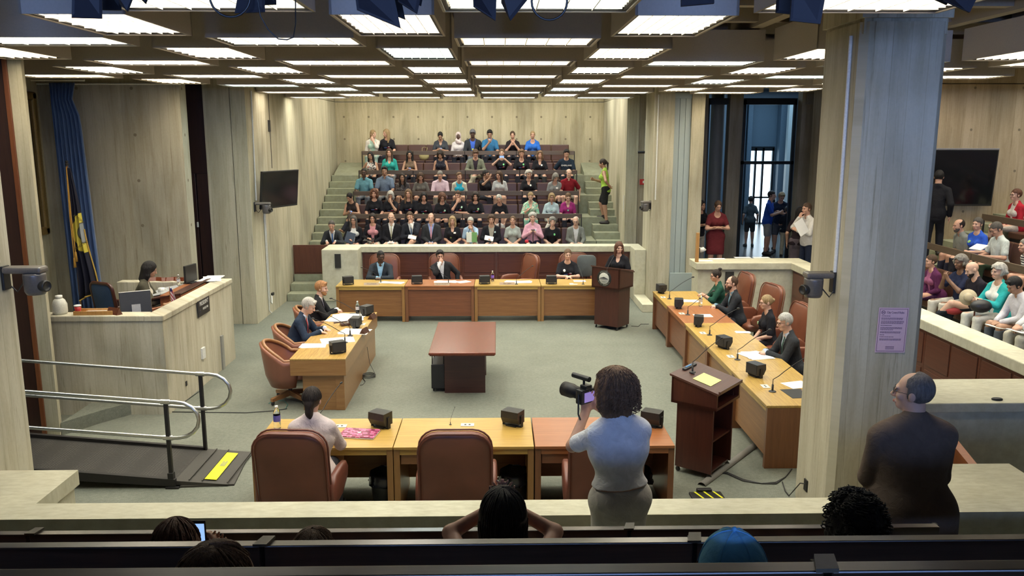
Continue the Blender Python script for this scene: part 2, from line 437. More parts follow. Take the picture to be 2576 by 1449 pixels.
# ---- near parapet, blocks and the second ledge ----
p = MB()
p.prism([(-9, 5.30), (4.1, 5.30), (4.1, 6.15), (2.9, 6.15), (2.9, 5.55), (-3.31, 5.55), (-3.31, 6.15), (-9, 6.15)], 1.03, 1.15); p.box(-9, 4.1, 5.34, 5.50, 0, 1.05)
p.box(-9, -3.34, 5.48, 6.12, 0, 1.05)
p.box(2.95, 4.06, 5.48, 6.12, 0, 1.05)
struct('wall_near_parapet', p, CON_TOP)
p = MB(); p.box(3.89, 6.36, 7.65, 8.47, 1.05, 1.15, b=.012); p.box(3.89, 6.34, 7.70, 8.44, 0, 1.06); struct('wall_side_ledge', p, CON_TOP)
d = MB(); d.prism([(4.00, 6.15), (4.04, 6.12), (4.41, 7.60), (4.37, 7.62)], .12, .86); d.prism([(3.99, 6.15), (4.05, 6.12), (4.43, 7.60), (4.35, 7.63)], .86, .90)
o = obj('stair_gate', d, wood('orange_gate_wood', (.30, .09, .03), (.40, .13, .045), 'z')); tag(o, 'orange brown wooden stair gate beside the near right ledge', 'gate')
d = MB(); d.lathe([(0, .0), (.033, .002), (.035, .012), (.028, .02), (0, .02)], 20, M=Matrix.Translation(at(2508, 1006, z=1.15)) @ Matrix.Diagonal((1.6, 1, 1, 1)))
o = obj('floor_socket', d, BLACK_M); tag(o, 'small black round fitting lying on the upper concrete ledge', 'fitting')

# near stepped platforms (below and behind the camera too)
st = MB()
for k in range(0, 8):
    y1 = 5.34 if k == 0 else 3.86 - 1.1 * (k - 1)
    st.box(-9, 9, -5.5, y1, 0 if k == 0 else F0 + RISE * (k - 1), F0 + RISE * k)
struct('floor_near_seating', st, CARPET)
wall('wall_near_left', CON, (-9.3, -9.0, -5.8, 10.1, 0, ZC + .2))
wall('wall_left_outer', CON, (-9.3, -7.9, 9.4, 9.7, 0, ZC + .2))
w = MB(); w.box(-9, 12, -5.8, -5.6, 0, 4.2); w.box(-9, -4, -5.8, -5.6, 4.2, ZC + .2); w.box(6, 12, -5.8, -5.6, 4.2, ZC + .2); struct('wall_rear', w, CON)

# ---- right side: parapet along X = 6, end wall, stepped seats facing left ----
p = MB(); p.box(5.95, 6.35, 8.4, 16.4, 1.06, 1.2, b=.012); p.box(6.02, 6.33, 8.4, 16.4, 0, 1.08)
p.box(4.02, 6.35, 16.35, 17.0, 1.06, 1.2, b=.012); p.box(4.08, 6.3, 16.42, 16.95, 0, 1.08)
struct('wall_right_parapet', p, CON_TOP)
panelling('wall_panelling', 'dark red wood panelling below the right-hand public seats', (6.02, 8.45, 0), (0, 1), 7.9, 6, .02, 1.06, (-1, 0))
wall('wall_right_end', concrete('warm_tied_concrete', (.50, .40, .27), holes=(.95, .80, .3, .25, .025)), (7.95, 12.3, 16.2, 16.5, 0, 4.72), (7.95, 12.3, 16.215, 16.5, 4.735, ZC + .2))
wall('wall_right_outer', CON, (12.2, 12.5, -6, 16.4, 0, ZC + .2))
st = MB()
for k in range(6):
    x0 = 6.35 if k == 0 else 7.9 + 1.06 * (k - 1)
    st.box(x0, 12.3, 8.48, 15.05, 0 if k == 0 else F0 + RISE * (k - 1), F0 + RISE * k)
for j in range(13):
    st.box(6.35 + max(0, j - 2) * .353, 12.3, 15.05, 16.2, .17 * j, .17 * (j + 1), b=.004)
struct('floor_right_seating', st, CON_STEP)

# ---- lobby beyond the right opening ----
LF = .56
st = MB(); st.box(4.45, 16, 16.9, 32, LF - .2, LF); struct('floor_lobby', st, plain('lobby_tile', (.10, .105, .10), .25, var=.2, bscale=3))
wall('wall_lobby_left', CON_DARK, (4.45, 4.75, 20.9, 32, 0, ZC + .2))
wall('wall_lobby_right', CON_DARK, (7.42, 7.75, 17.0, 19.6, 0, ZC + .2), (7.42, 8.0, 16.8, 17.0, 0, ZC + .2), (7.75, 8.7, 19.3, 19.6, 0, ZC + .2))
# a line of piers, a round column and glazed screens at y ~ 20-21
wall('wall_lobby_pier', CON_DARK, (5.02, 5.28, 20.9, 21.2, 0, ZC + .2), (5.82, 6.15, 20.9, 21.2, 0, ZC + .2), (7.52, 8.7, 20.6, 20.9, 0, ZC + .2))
cc = MB(); cc.lathe([(.17, 0), (.17, ZC + .1)], 28, (5.62, 21.3, 0)); struct('pillar_lobby', cc, plain('column_paint', (.17, .18, .17), .6))
FR = plain('dark_bronze_frame', (.015, .018, .022), .35, .4)
wf = MB()
for x in (6.18, 7.46): wf.box(x, x + .07, 20.95, 21.05, LF, 4.62)
wf.box(6.18, 7.53, 20.95, 21.05, 4.50, 4.66); wf.box(6.18, 7.53, 20.95, 21.05, 3.02, 3.10)
o = struct('window_1', wf, FR); g = MB(); g.box(6.25, 7.46, 20.99, 21.0, 3.10, 4.50); obj('window_pane', g, GLASS, o)
wf = MB(); wf.box(4.75, 4.8, 20.95, 21.05, LF, 4.62); wf.box(4.95, 5.02, 20.95, 21.05, LF, 4.62); wf.box(4.75, 5.02, 20.95, 21.05, 3.0, 3.35); wf.box(4.75, 5.02, 20.95, 21.05, 4.5, 4.66)
wf.box(5.28, 5.33, 20.95, 21.05, LF, 4.62); wf.box(5.28, 5.8, 20.95, 21.05, 4.5, 4.66)
struct('window_2', wf, FR)
# far lobby facade: vertical fins and a bright glazed door
fb = plain('facade_blue_grey', (.10, .14, .18), .5, var=.2)
w = MB(); w.box(4.7, 16, 29.8, 30.0, 4.9, ZC + .3)
rnd = random.Random(3); x = 4.8
while x < 15:
    wd = rnd.choice((.10, .16, .30)); 
    if not (9.0 < x < 9.95): w.box(x, x + wd, 29.2 + rnd.random() * .4, 29.9, LF, 5.0)
    x += wd + rnd.choice((.02, .05, .14))
w.box(9.95, 16, 29.75, 29.9, LF, 5.0); w.box(4.7, 9.0, 29.75, 29.9, LF, 5.0); w.box(9.0, 9.95, 29.75, 29.9, 3.3, 5.0)
struct('wall_lobby_facade', w, fb)
w = MB(); w.box(10.12, 10.30, 28.9, 29.1, LF, 5.0); struct('pillar_facade', w, plain('pale_fin', (.5, .52, .5), .6))
sk = MB(); sk.box(9.02, 9.93, 29.83, 29.86, LF + .05, 3.25); o = obj('daylit_door', sk, emit('daylight_seen_through_glass', (.72, .88, 1.0), 2.6)); o.name = 'door_3'; o['kind'] = 'structure'
df = MB()
for x in (8.98, 9.25, 9.52, 9.88): df.box(x, x + .07, 29.7, 29.8, LF, 3.3)
df.box(8.98, 9.95, 29.7, 29.8, 3.2, 3.35); df.box(8.98, 9.95, 29.7, 29.8, 1.5, 1.56); obj('door_frame', df, FR, o)
# lobby lights
lm = emit('lobby_tube', (.8, .95, 1), 2.5)
for k, (x, y) in enumerate(((6.6, 22.6), (7.0, 24.6), (5.4, 22.6))):
    q = MB(); q.box(x - .5, x + .5, y - .12, y + .12, ZC - .06, ZC); o = obj('tube_light', q, lm); tag(o, 'pale blue strip light under the lobby ceiling behind the glass', 'ceiling light', 'lobby strip lights')

# ---- the light boxes of the chamber ceiling ----
def lamp_mat():
    m, t, b = nt('fluorescent_diffuser'); b.inputs['Base Color'].default_value = (.25, .24, .2, 1); b.inputs['Roughness'].default_value = .4
    tc = t.nodes.new('ShaderNodeTexCoord'); sx = t.nodes.new('ShaderNodeSeparateXYZ'); t.links.new(tc.outputs['Object'], sx.inputs[0])
    def line(sock, pitch, w):
        fr = mth(t, 'FRACT', mth(t, 'ADD', mth(t, 'DIVIDE', sock, pitch), .5)); return mth(t, 'LESS_THAN', mth(t, 'ABSOLUTE', mth(t, 'SUBTRACT', fr, .5)), w)
    g = mth(t, 'MAXIMUM', line(sx.outputs[0], .1985, .022), line(sx.outputs[1], .0945, .05))
    oi = t.nodes.new('ShaderNodeObjectInfo')
    tint = ramp(t, oi.outputs['Random'], [(0, (1, .88, .66)), (.3, (1, .93, .76)), (.55, (1, .90, .78)), (.8, (.95, .97, .86)), (1, (.72, .95, 1.0))])
    t.links.new(tint, b.inputs['Emission Color']); b.inputs['Emission Strength'].default_value = LAMP
    return m
LOUV = plain('louvre_aluminium', (.55, .52, .46), .45, .0, var=.02); LAMPM = lamp_mat(); LAMPM.cycles.emission_sampling = 'FRONT'
def make_lamp(name):
    t = thing(name, 'x', 'ceiling light')
    bx = MB(); W, D = .66, .38
    for q in ((-W, W, -D, -D + .02), (-W, W, D - .02, D), (-W, -W + .02, -D, D), (W - .02, W, -D, D)): bx.box(*q, .0, .36)
    bx.box(-W, W, -D, D, .34, .36); bx.box(-.30, .30, -.06, .06, .36, .70)
    obj('light_box', bx, TAUPE, t)
    fr = MB()
    for q in ((-W + .02, W - .02, -D + .02, -D + .045), (-W + .02, W - .02, D - .045, D - .02), (-W + .02, -W + .045, -D + .02, D - .02), (W - .045, W - .02, -D + .02, D - .02)): fr.box(*q, .012, .03)
    obj('frame', fr, BLACK_M, t)
    df = MB(); df.box(-.5975, .5975, -.3335, .3335, .085, .095); obj('diffuser', df, LAMPM, t)
    lv = MB()
    for k in range(1, 6): lv.box(-.5975 + k * .199 - .003, -.5975 + k * .199 + .003, -.3335, .3335, .006, .080)
    for k in range(1, 7): lv.box(-.5975, .5975, -.3335 + k * .0953 - .0022, -.3335 + k * .0953 + .0022, .006, .080)
    for q in ((-.6, -.594, -.3335, .3335), (.594, .6, -.3335, .3335), (-.6, .6, -.337, -.331), (-.6, .6, .331, .337)): lv.box(*q, .02, .085)
    obj('louvre', lv, LOUV, t)
    return t
lamp0 = None
order = ['second', 'third', 'fourth', 'fifth', 'sixth', 'seventh', 'eighth', 'ninth', 'tenth']
for i in range(-7, 10):
    cx = AX + i * PX
    for j in range(-2, 11):
        if (i + j) % 2: continue
        cy = AY + j * PY; turned = i % 2 != 0
        hx, hy = (.40, .68) if turned else (.68, .40)
        if cy - hy < 1.9 or cx - hx < -8.9: continue
        # clear of pillars and walls
        bad = False
        for (x0, x1, y0, y1) in ((-5.0, -4.095, 6.15, 6.95), (3.125, 3.89, 7.25, 8.11), (-8, -5.46, 14.8, 15.1), (-9, -4.85, 15.1, 30), (-8, -5.53, 9.9, 10.35), (-9.3, -7.7, 9, 15),
                                 (3.36, 12.5, 17.9, 30), (7.9, 12.5, 16.2, 30), (3.2, 4.5, 17.7, 30), (11.9, 13, 0, 30), (7.3, 13, 16.3, 30)):
            if cx + hx > x0 + .03 and cx - hx < x1 - .03 and cy + hy > y0 + .03 and cy - hy < y1 - .03: bad = True
        if bad or (cx > 4.2 and cy < 9.0) or (cx > 6.5 and cy > 12.9) or (cy < 7.2 and not -3.6 < cx < 3.4): continue
        lo = (cx, cy, 4.60)
        if lamp0 is None: lamp0 = make_lamp('ceiling_light'); L = lamp0; L.location = lo; L.rotation_euler = (0, 0, PI / 2 if turned else 0)
        else: L = dup(lamp0, lo, PI / 2 if turned else 0)
        n = 10 - j
        row = 'in the row nearest the back wall' if n == 0 else ('in the %s row from the back wall' % order[min(n - 1, 8)] if n < 10 else ('%s row ahead of the camera' % ('first' if j <= -3 else 'second' if j <= -2 else 'third')))
        side = 'on the centre line' if i == 0 else ('%s column %s of centre' % ((['first'] + order)[abs(i) - 1], 'left' if i < 0 else 'right'))
        L['label'] = 'light box %s, %s' % (row, side)
        L['group'] = 'louvred light boxes of the chamber ceiling'

# recessed lights over the far seats, set flush in the slab beyond the last light boxes; right-hand four are unseen, added to brighten that end
for k, (x, y) in enumerate([(x, y) for y in (21.6, 23.4) for x in (-3.6, -1.6, .4, 2.2)] + [(x, y) for y in (13.9, 15.3) for x in (8.3, 10.3)]):
    t = thing('unseen_flush_light', 'unseen flush light in the slab above the %s public seats' % ('far' if y > 20 else 'right-hand'), 'ceiling light', (x, y, ZC), 0, 'unseen flush lights above the %s seats' % ('far' if y > 20 else 'right-hand'))
    q = MB(); q.box(-.62, .62, -.33, .33, -.04, 0); obj('frame', q, TAUPE, t); q = MB(); q.box(-.59, .59, -.30, .30, -.045, -.041); obj('diffuser', q, LAMPM, t)
# president's dais: raised floor and the concrete wall around it
q = MB(); q.box(-8.2, -4.72, 11.02, 13.45, 0, .51); q.box(-8.2, -6.3, 13.45, 14.8, 0, .51); struct('floor_dais', q, CARPET)
q = MB(); q.box(-4.72, -4.46, 10.75, 13.66, 1.30, 1.38, b=.012); q.box(-7.6, -4.72, 10.75, 11.02, 1.30, 1.38, b=.012); q.box(-4.70, -4.48, 10.77, 13.64, 0, 1.31); q.box(-7.6, -4.70, 10.77, 11.0, 0, 1.31); q.box(-6.3, -4.72, 13.45, 13.66, 0, 1.36, b=.01)
struct('wall_dais_front', q, CON_PILLAR)
q = MB(); q.prism([(-5.53, 9.98), (-5.53, 10.77), (-5.0, 10.77), (-5.25, 10.45)], 0, .17); struct('floor_dais_step', q, CARPET)
# ================= FURNITURE =================
def text(name, s, size, mat, parent=None, loc=(0, 0, 0), rot=(0, 0, 0), align='CENTER', ext=.001, sx=1.0):
    c = bpy.data.curves.new(name, 'FONT'); c.body = s; c.size = size; c.align_x = align; c.align_y = 'CENTER'; c.extrude = ext; c.resolution_u = 3
    o = bpy.data.objects.new(name, c); me = bpy.data.meshes.new_from_object(o); bpy.data.objects.remove(o); me.materials.clear(); me.materials.append(mat)
    o = new_mesh_object(name, me, parent); o.location = loc; o.rotation_euler = rot; o.scale = (sx, 1, 1)
    return o

# ---- council tables ----
def table(label, loc, rz, W, D, top, body, h=.75, group=None, side=None):
    """open side towards +y, modesty panel near -y; x from 0 to W, y from 0 to D"""
    t = thing('council_table', label, 'table', loc, rz, group)
    q = MB(); q.box(0.002, W - .002, 0, D, h - .03, h, b=.004); obj('tabletop', q, top, t)
    q = MB(); q.box(.063, W - .063, .014, D - .014, h - .085, h - .031); obj('apron', q, top, t)
    for x in (0.002, W - .062):
        q = MB(); q.box(x, x + .06, .012, D - .01, 0, h - .031, b=.003); obj('side_panel', q, side or (W_SIDE_R if top is W_RED else W_SIDE), t)
    q = MB(); q.box(.06, W - .06, .05, .075, .11, h - .08); obj('front_panel', q, body, t)
    q = MB(); q.box(W * .35, W - .07, D - .35, D - .03, h - .19, h - .085, b=.004); obj('drawer', q, body, t)
    return t
for k, (x0, x1, tp, bd, lab) in enumerate(((-3.28, -1.89, W_TABLE, W_FRONT, 'golden wood council table at the left end of the back row'), (-1.887, -.482, W_RED, W_FRONT_R, 'reddish wood council table in the back row under two white papers'),
        (-.478, .872, W_TABLE, W_FRONT, 'golden wood council table in the back row with the empty chair behind it'), (.876, 2.27, W_TABLE, W_FRONT, 'golden wood council table in the back row beside the seal lectern'))):
    table(lab, (x0, 16.36, 0), 0, x1 - x0, .75, tp, bd, group='council tables of the back row')
for k, (x1, tp, bd, lab) in enumerate(((-1.032, W_TABLE, W_FRONT, 'golden wood table with the pink patterned laptop on it'), (.350, W_TABLE, W_FRONT, 'golden wood table in the middle of the nearest row'), (1.735, W_RED, W_FRONT_R, 'reddish wood table behind the photographer'))):
    t = table(lab, (x1, 8.44, 0), PI, 1.378, .84, tp, bd, group='council tables of the nearest row')
lr = ['nearest the big pillar', 'before the grey-haired man', 'before the blonde woman in black', 'with a reddish top', 'farthest from the pillar']
W_GOLD_Y = wood('golden_table_wood_along', (.40, .21, .055), (.55, .31, .09), 'y'); W_RED_Y = wood('red_table_wood_along', (.30, .10, .035), (.42, .16, .055), 'y')
W_FRONT_Y = wood('table_front_wood_along', (.26, .115, .035), (.36, .17, .06), 'y')
W_TABLE_Y2 = wood('striped_table_wood_across', (.34, .20, .045), (.58, .38, .10), 'x', scale=2.0)
for k in range(5):
    # rotate so local -y faces -X : local x -> +Y reversed
    t = table('wooden table of the right-hand row ' + lr[k], (3.02, 8.78 + 1.382 * (k + 1), 0), -PI / 2, 1.38, .84, (W_TABLE_Y2, W_TABLE_Y2, W_TABLE, W_RED, W_TABLE)[k], (W_FRONT, W_FRONT, W_FRONT, W_FRONT_R, W_FRONT_R)[k], group='council tables of the right-hand row', side=W_SIDE_R)
t = thing('council_table', 'long striped golden wood table with a deep apron on the left side', 'table', (-2.84, 10.85, 0))
q = MB(); q.box(0, .76, 0, 3.0, .73, .75, b=.004); obj('tabletop', q, W_TABLE_Y, t)
q = MB(); q.box(.002, .758, .002, 2.998, .51, .73, b=.003); obj('apron', q, wood('apron_wood', (.26, .125, .042), (.34, .18, .065), 'x'), t)
q = MB(); q.box(.15, .60, .06, 2.9, 0, .51, b=.003); q.box(.60, .72, .05, 2.94, 0, .51, b=.003); obj('pedestal', q, wood('pedestal_wood', (.24, .115, .038), (.32, .165, .06), 'x'), t)
t = thing('centre_table', 'polished dark red mahogany table in the middle of the floor', 'table', (-.51, 12.1, 0))
q = MB(); q.box(-.465, .475, -.97, .98, .715, .75, b=.008); q.box(-.45, .46, -.955, .965, .70, .716); obj('tabletop', q, W_CTR, t)
q = MB(); q.box(-.28, .32, -.45, -.40, 0, .70, b=.003); obj('end_panel', q, W_CTR_B, t)
q = MB(); q.box(-.28, .32, .45, .50, 0, .70, b=.003); obj('end_panel', q, W_CTR_B, t)
q = MB(); q.box(.27, .31, -.4, .45, .12, .70, b=.003); obj('back_panel', q, W_CTR_B, t)
t = thing('equipment_rack', 'black wheeled equipment case tucked under the left side of the centre table', 'equipment case', (-.89, 11.95, 0))
q = MB(); q.box(-.10, .10, -.25, .25, .05, .42, b=.01); obj('case', q, BLACK, t)
q = MB()
for sx in (-.085, .085):
    for sy in (-.2, .2): q.tube([(sx, sy, .40), (sx, sy, .66)], .008)
q.tube([(-.085, -.2, .66), (-.085, .2, .66)], .008); q.tube([(.085, -.2, .66), (.085, .2, .66)], .008); obj('handle', q, BLACK_M, t)
for sx in (-.07, .07):
    for sy in (-.2, .2):
        q = MB(); q.ball((sx, sy, .025), (.012, .025, .025), 8); obj('caster', q, BLACK, t)

# ---- lecterns ----
def lectern(label, loc, rz, hf=1.22, hb=1.08, slant=.30, mat=W_LECT):
    t = thing('lectern', label, 'lectern', loc, rz)
    q = MB()
    for x in (-.27, .245): q.box(x, x + .025, -.2, .22, .07, .90, b=.003)
    obj('side_panel', q, mat, t)
    q = MB(); q.box(-.27, .27, -.215, -.19, .07, .90, b=.003); obj('front_panel', q, mat, t)
    q = MB(); q.box(-.245, .245, -.19, .2, .07, .09); q.box(-.245, .245, -.19, .2, .42, .44); obj('shelf', q, mat, t)
    q = MB(); zb = .82
    q.prism_x([(-.27, zb), (.27, zb - .0), (.27, zb + .03), (-.27, zb + .03)], -.31, .31)
    for x in (-.31, .285): q.prism_x([(-.27, zb), (.27, zb), (.27, hb - .02), (-.27, hf - .02)], x, x + .025)
    q.prism_x([(-.27, zb), (-.245, zb), (-.245, hf - .03), (-.27, hf - .02)], -.31, .31)
    obj('top_box', q, mat, t)
    q = MB(); q.prism_x([(-.29, hf - .022), (.29, hb - .022), (.29, hb), (-.29, hf)], -.325, .325); q.prism_x([(.28, hb - .01), (.30, hb - .01), (.30, hb + .02), (.28, hb + .02)], -.30, .30)
    obj('reading_surface', q, wood('lectern_top', (.075, .030, .022), (.11, .048, .034), 'x', rough=.4) if 'LT' not in globals() else LT, t)
    for x in (-.24, .24):
        for y in (-.19, .19):
            q = MB(); q.ball((x, y, .032), (.014, .03, .03), 8); q.tube([(x, y, .05), (x, y, .08)], .008); obj('caster', q, BLACK, t)
    return t
LT = wood('lectern_top', (.075, .030, .022), (.11, .048, .034), 'x', rough=.4)
LF_ = lectern('dark mahogany lectern with a round city seal, woman speaking behind it', (2.25, 15.82, 0), R(-38.5), 1.25, 1.12)
# seal on the top box front
SEALR = Matrix.Translation((-.03, -.272, 1.02)) @ Matrix.Rotation(R(90), 4, 'X')
q = MB(); q.lathe([(0, .004), (.155, .004), (.16, 0)], 40, M=SEALR); o = obj('seal_ring', q, plain('dark_seal_ring', (.012, .014, .012), .5), LF_)
q = MB(); q.lathe([(0, .008), (.108, .008), (.112, .003)], 40, M=SEALR); o = obj('seal', q, plain('pale_seal', (.55, .56, .50), .5), LF_)
INK = plain('ink', (.05, .05, .05), .8); CREAM = plain('cream_lettering', (.42, .42, .34), .6)
q = MB(); q.box(-.12, .06, -.285, -.281, 1.015, 1.022); q.box(-.13, .07, -.285, -.281, .998, 1.004)
q.prism_y([(-.115, 1.022), (-.03, 1.05), (.0, 1.04), (.05, 1.022)], -.285, -.281); q.box(-.10, .04, -.285, -.281, .965, .968); q.box(-.07, .01, -.285, -.281, .945, .948)
obj('seal_engraving', q, INK, LF_)
def ring_text(s, cx, cz, r, a0, a1, size, y, mat, parent, top=True):
    n = len(s)
    for i, ch in enumerate(s):
        if ch == ' ': continue
        a = R(a0 + (a1 - a0) * i / max(1, n - 1))
        text('seal_letter', ch, size, mat, parent, (cx + r * math.cos(a), y, cz + r * math.sin(a)), (R(90), -(a - PI / 2) if top else -(a + PI / 2), 0), ext=.0008)
ring_text('BOSTON', -.03, 1.02, .132, 125, 55, .034, -.279, CREAM, LF_)
ring_text('CITY COUNCIL', -.03, 1.02, .132, 210, 330, .034, -.279, CREAM, LF_, top=False)
LN = lectern('dark mahogany lectern with open shelves and a yellow sheet on top', (2.33, 8.80, 0), R(-129), 1.15, 1.02)
def on_top(t, x, y, hf, hb):   # point on the reading surface in local coordinates
    return (x, y, hf + (hb - hf) * (y + .29) / .58 + .002)
q = MB(); q.box(-.14, .14, -.11, .11, 0, .004); o = obj('paper', q, plain('yellow_paper', (.80, .82, .30), .8)); tag(o, 'yellow sheet of paper lying on the nearer lectern', 'paper')
o.matrix_world = Matrix.Translation((2.33, 8.80, 0)) @ Matrix.Rotation(R(-129), 4, 'Z') @ Matrix.Translation(on_top(None, .07, .04, 1.15, 1.02)) @ Matrix.Rotation(-math.atan2(.13, .58), 4, 'X')
q = MB(); q.box(-.15, .15, -.02, .02, 0, .02, b=.005); q.box(-.05, .09, -.015, .0, .02, .024, mi=1); o = obj('lectern_light_bar', q, [BLACK, plain('blue_strip', (.05, .22, .5), .3)]); tag(o, 'long thin dark bar with a blue strip on the nearer lectern top', 'lamp bar')
o.matrix_world = Matrix.Translation((2.33, 8.80, 0)) @ Matrix.Rotation(R(-129), 4, 'Z') @ Matrix.Translation(on_top(None, -.06, -.24, 1.15, 1.02)) @ Matrix.Rotation(-math.atan2(.13, .58), 4, 'X')

# ---- desk speakers, gooseneck microphones, sockets ----
q0 = thing('desk_speaker', 'x', 'speaker')
b = MB(); b.prism_x([(-.07, .035), (.045, .035), (.08, .10), (.075, .17), (-.07, .17)], -.10, .10); obj('cabinet', b, BLACK, q0)
b = MB(); b.box(-.092, .092, -.074, -.069, .045, .16); obj('grille', b, GRILLE, q0)
b = MB(); b.box(-.06, .06, -.05, .05, 0, .012, b=.003); b.box(-.113, -.101, -.02, .02, .005, .12); b.box(.101, .113, -.02, .02, .005, .12); b.box(-.113, .113, -.02, .02, .0, .008); obj('bracket', b, BLACK_M, q0)
sp = [((957, 1078), 170, 'on the nearest row, left of the pink laptop owner’s papers'), ]
SPK = [((958, 1074), R(150), 'right of the pink laptop on the nearest row'), ((1290, 1070), R(150), 'at the right end of the middle near table'), ((1640, 1072), R(150), 'on the reddish near table beyond the photographer'),
       ((876, 716), R(25), 'at the left end of the back row of tables'), ((1049, 714), R(10), 'on the reddish table of the back row'), ((1219, 714), R(10), 'beside the purple-labelled bottle in the back row'), ((1387, 714), R(0), 'in front of the short-haired woman in the back row'),
       ((1663, 737), R(-80), 'at the far end of the right-hand row'), ((1707, 775), R(-100), 'left of the bottle on the right-hand row'), ((1757, 820), R(-105), 'on the right-hand row in front of the blonde woman in black'), ((1820, 875), R(-70), 'on the right-hand row in front of the grey-haired man'), ((1900, 946), R(-65), 'on the right-hand table nearest the pillar'),
       ((850, 888), R(30), 'on the near end of the striped left table'), ((896, 824), R(85), 'beside the gavel on the striped left table'), ((923, 793), R(60), 'at the far end of the striped left table')]
for k, (p, rz, lab) in enumerate(SPK):
    o = q0 if k == 0 else dup(q0, (0, 0, 0))
    o.location = at(*p, z=.751); o.rotation_euler = (0, 0, rz); o['label'] = 'black angled desk speaker ' + lab; o['group'] = 'desk speakers on the council tables'
m0 = thing('gooseneck_microphone', 'x', 'microphone')
b = MB(); b.lathe([(0, .012), (.02, .012), (.034, .006), (.036, 0)], 18); b.lathe([(.0, .07), (.010, .07), (.010, .012)], 12); obj('base', b, BLACK, m0)
path = [(0, 0, .06), (.0, .0, .12)] + [(.0, -.02 - .36 * s, .12 + .30 * s - .08 * s * s) for s in (.1, .25, .4, .6, .8, 1)]
b = MB(); b.tube(path, .0042, 8); obj('neck', b, BLACK_M, m0)
b = MB(); e = Vector(path[-1]); b.ball(e + Vector((0, -.012, .006)), (.011, .024, .012), 8); obj('capsule', b, BLACK, m0)
MIC = [((1133, 1068), R(-195), 'on the middle near table', .40), ((806, 1068), R(-205), 'in front of the woman with tied dark hair', 1.0), ((1466, 1066), R(-170), 'on the reddish near table left of the photographer', .40),
       ((958, 711), R(-65), 'on the back row in front of the man in the checked shirt', 1), ((1128, 713), R(-65), 'on the reddish table of the back row', 1), ((1299, 715), R(120), 'on the back row before the empty tan chair', 1), ((1467, 715), R(10) + PI, 'on the back row near the seal lectern', .9),
       ((1684, 752), R(100), 'on the farthest right-hand table', 1.15), ((1730, 792), R(100), 'on the right-hand row in front of the bearded man', 1.15), ((1785, 843), R(100), 'on the right-hand row in front of the woman in black', 1.15), ((1855, 905), R(100), 'on the right-hand row beside the white papers', 1.15), ((1943, 985), R(100), 'on the right-hand table nearest the pillar', 1.25),
       ((868, 862), R(-70), 'nearest on the striped left table', 1.15), ((881, 845), R(-75), 'in the middle of the striped left table', 1.2), ((906, 808), R(-80), 'at the far end of the striped left table', 1.15)]
for k, (p, rz, lab, s) in enumerate(MIC):
    o = m0 if k == 0 else dup(m0, (0, 0, 0))
    o.location = at(*p, z=.751); o.rotation_euler = (0, 0, rz + (0 if k != 0 else 0)); o.scale = (s, s, s)
    o['label'] = 'black gooseneck microphone ' + lab; o['group'] = 'gooseneck microphones on the council tables'
o = dup(m0, at(1742, 936, z=1.13), R(115)); o.scale = (1, 1, 1); o['label'] = 'gooseneck microphone on the nearer lectern with the yellow sheet'
o = dup(m0, at(1527, 688, z=1.18), R(150)); o.scale = (.8,) * 3; o['label'] = 'gooseneck microphone on the seal lectern before the speaking woman'
SOCK = [(1176, 1069), (855, 1072), (1668, 748), (1715, 789), (1768, 838), (1838, 897), (1925, 972), (912, 816)]
s0 = None
for k, p in enumerate(SOCK):
    if s0 is None:
        s0 = thing('table_socket', 'x', 'socket plate'); b = MB(); b.box(-.07, .07, -.045, .045, 0, .004, b=.001); obj('plate', b, plain('pale_plate', (.62, .60, .52), .4), s0)
        b = MB(); b.lathe([(0, .0065), (.011, .0065), (.012, .003)], 12, (-.022, 0, 0)); b.lathe([(0, .0065), (.011, .0065), (.012, .003)], 12, (.022, 0, 0)); obj('jack', b, BLACK, s0); o = s0
    else: o = dup(s0, (0, 0, 0))
    o.location = at(*p, z=.751); o.rotation_euler = (0, 0, 0 if k < 2 else (PI / 2 if k < 7 else PI / 2))
    o['label'] = 'pale socket plate in the tabletop ' + ['of the middle near table', 'beside the tied-hair woman', 'of the farthest right-hand table', 'of the reddish right-hand table', 'of the third right-hand table', 'of the fourth right-hand table', 'of the right-hand table nearest the pillar', 'of the striped left table'][k]
    o['group'] = 'socket plates in the tables'

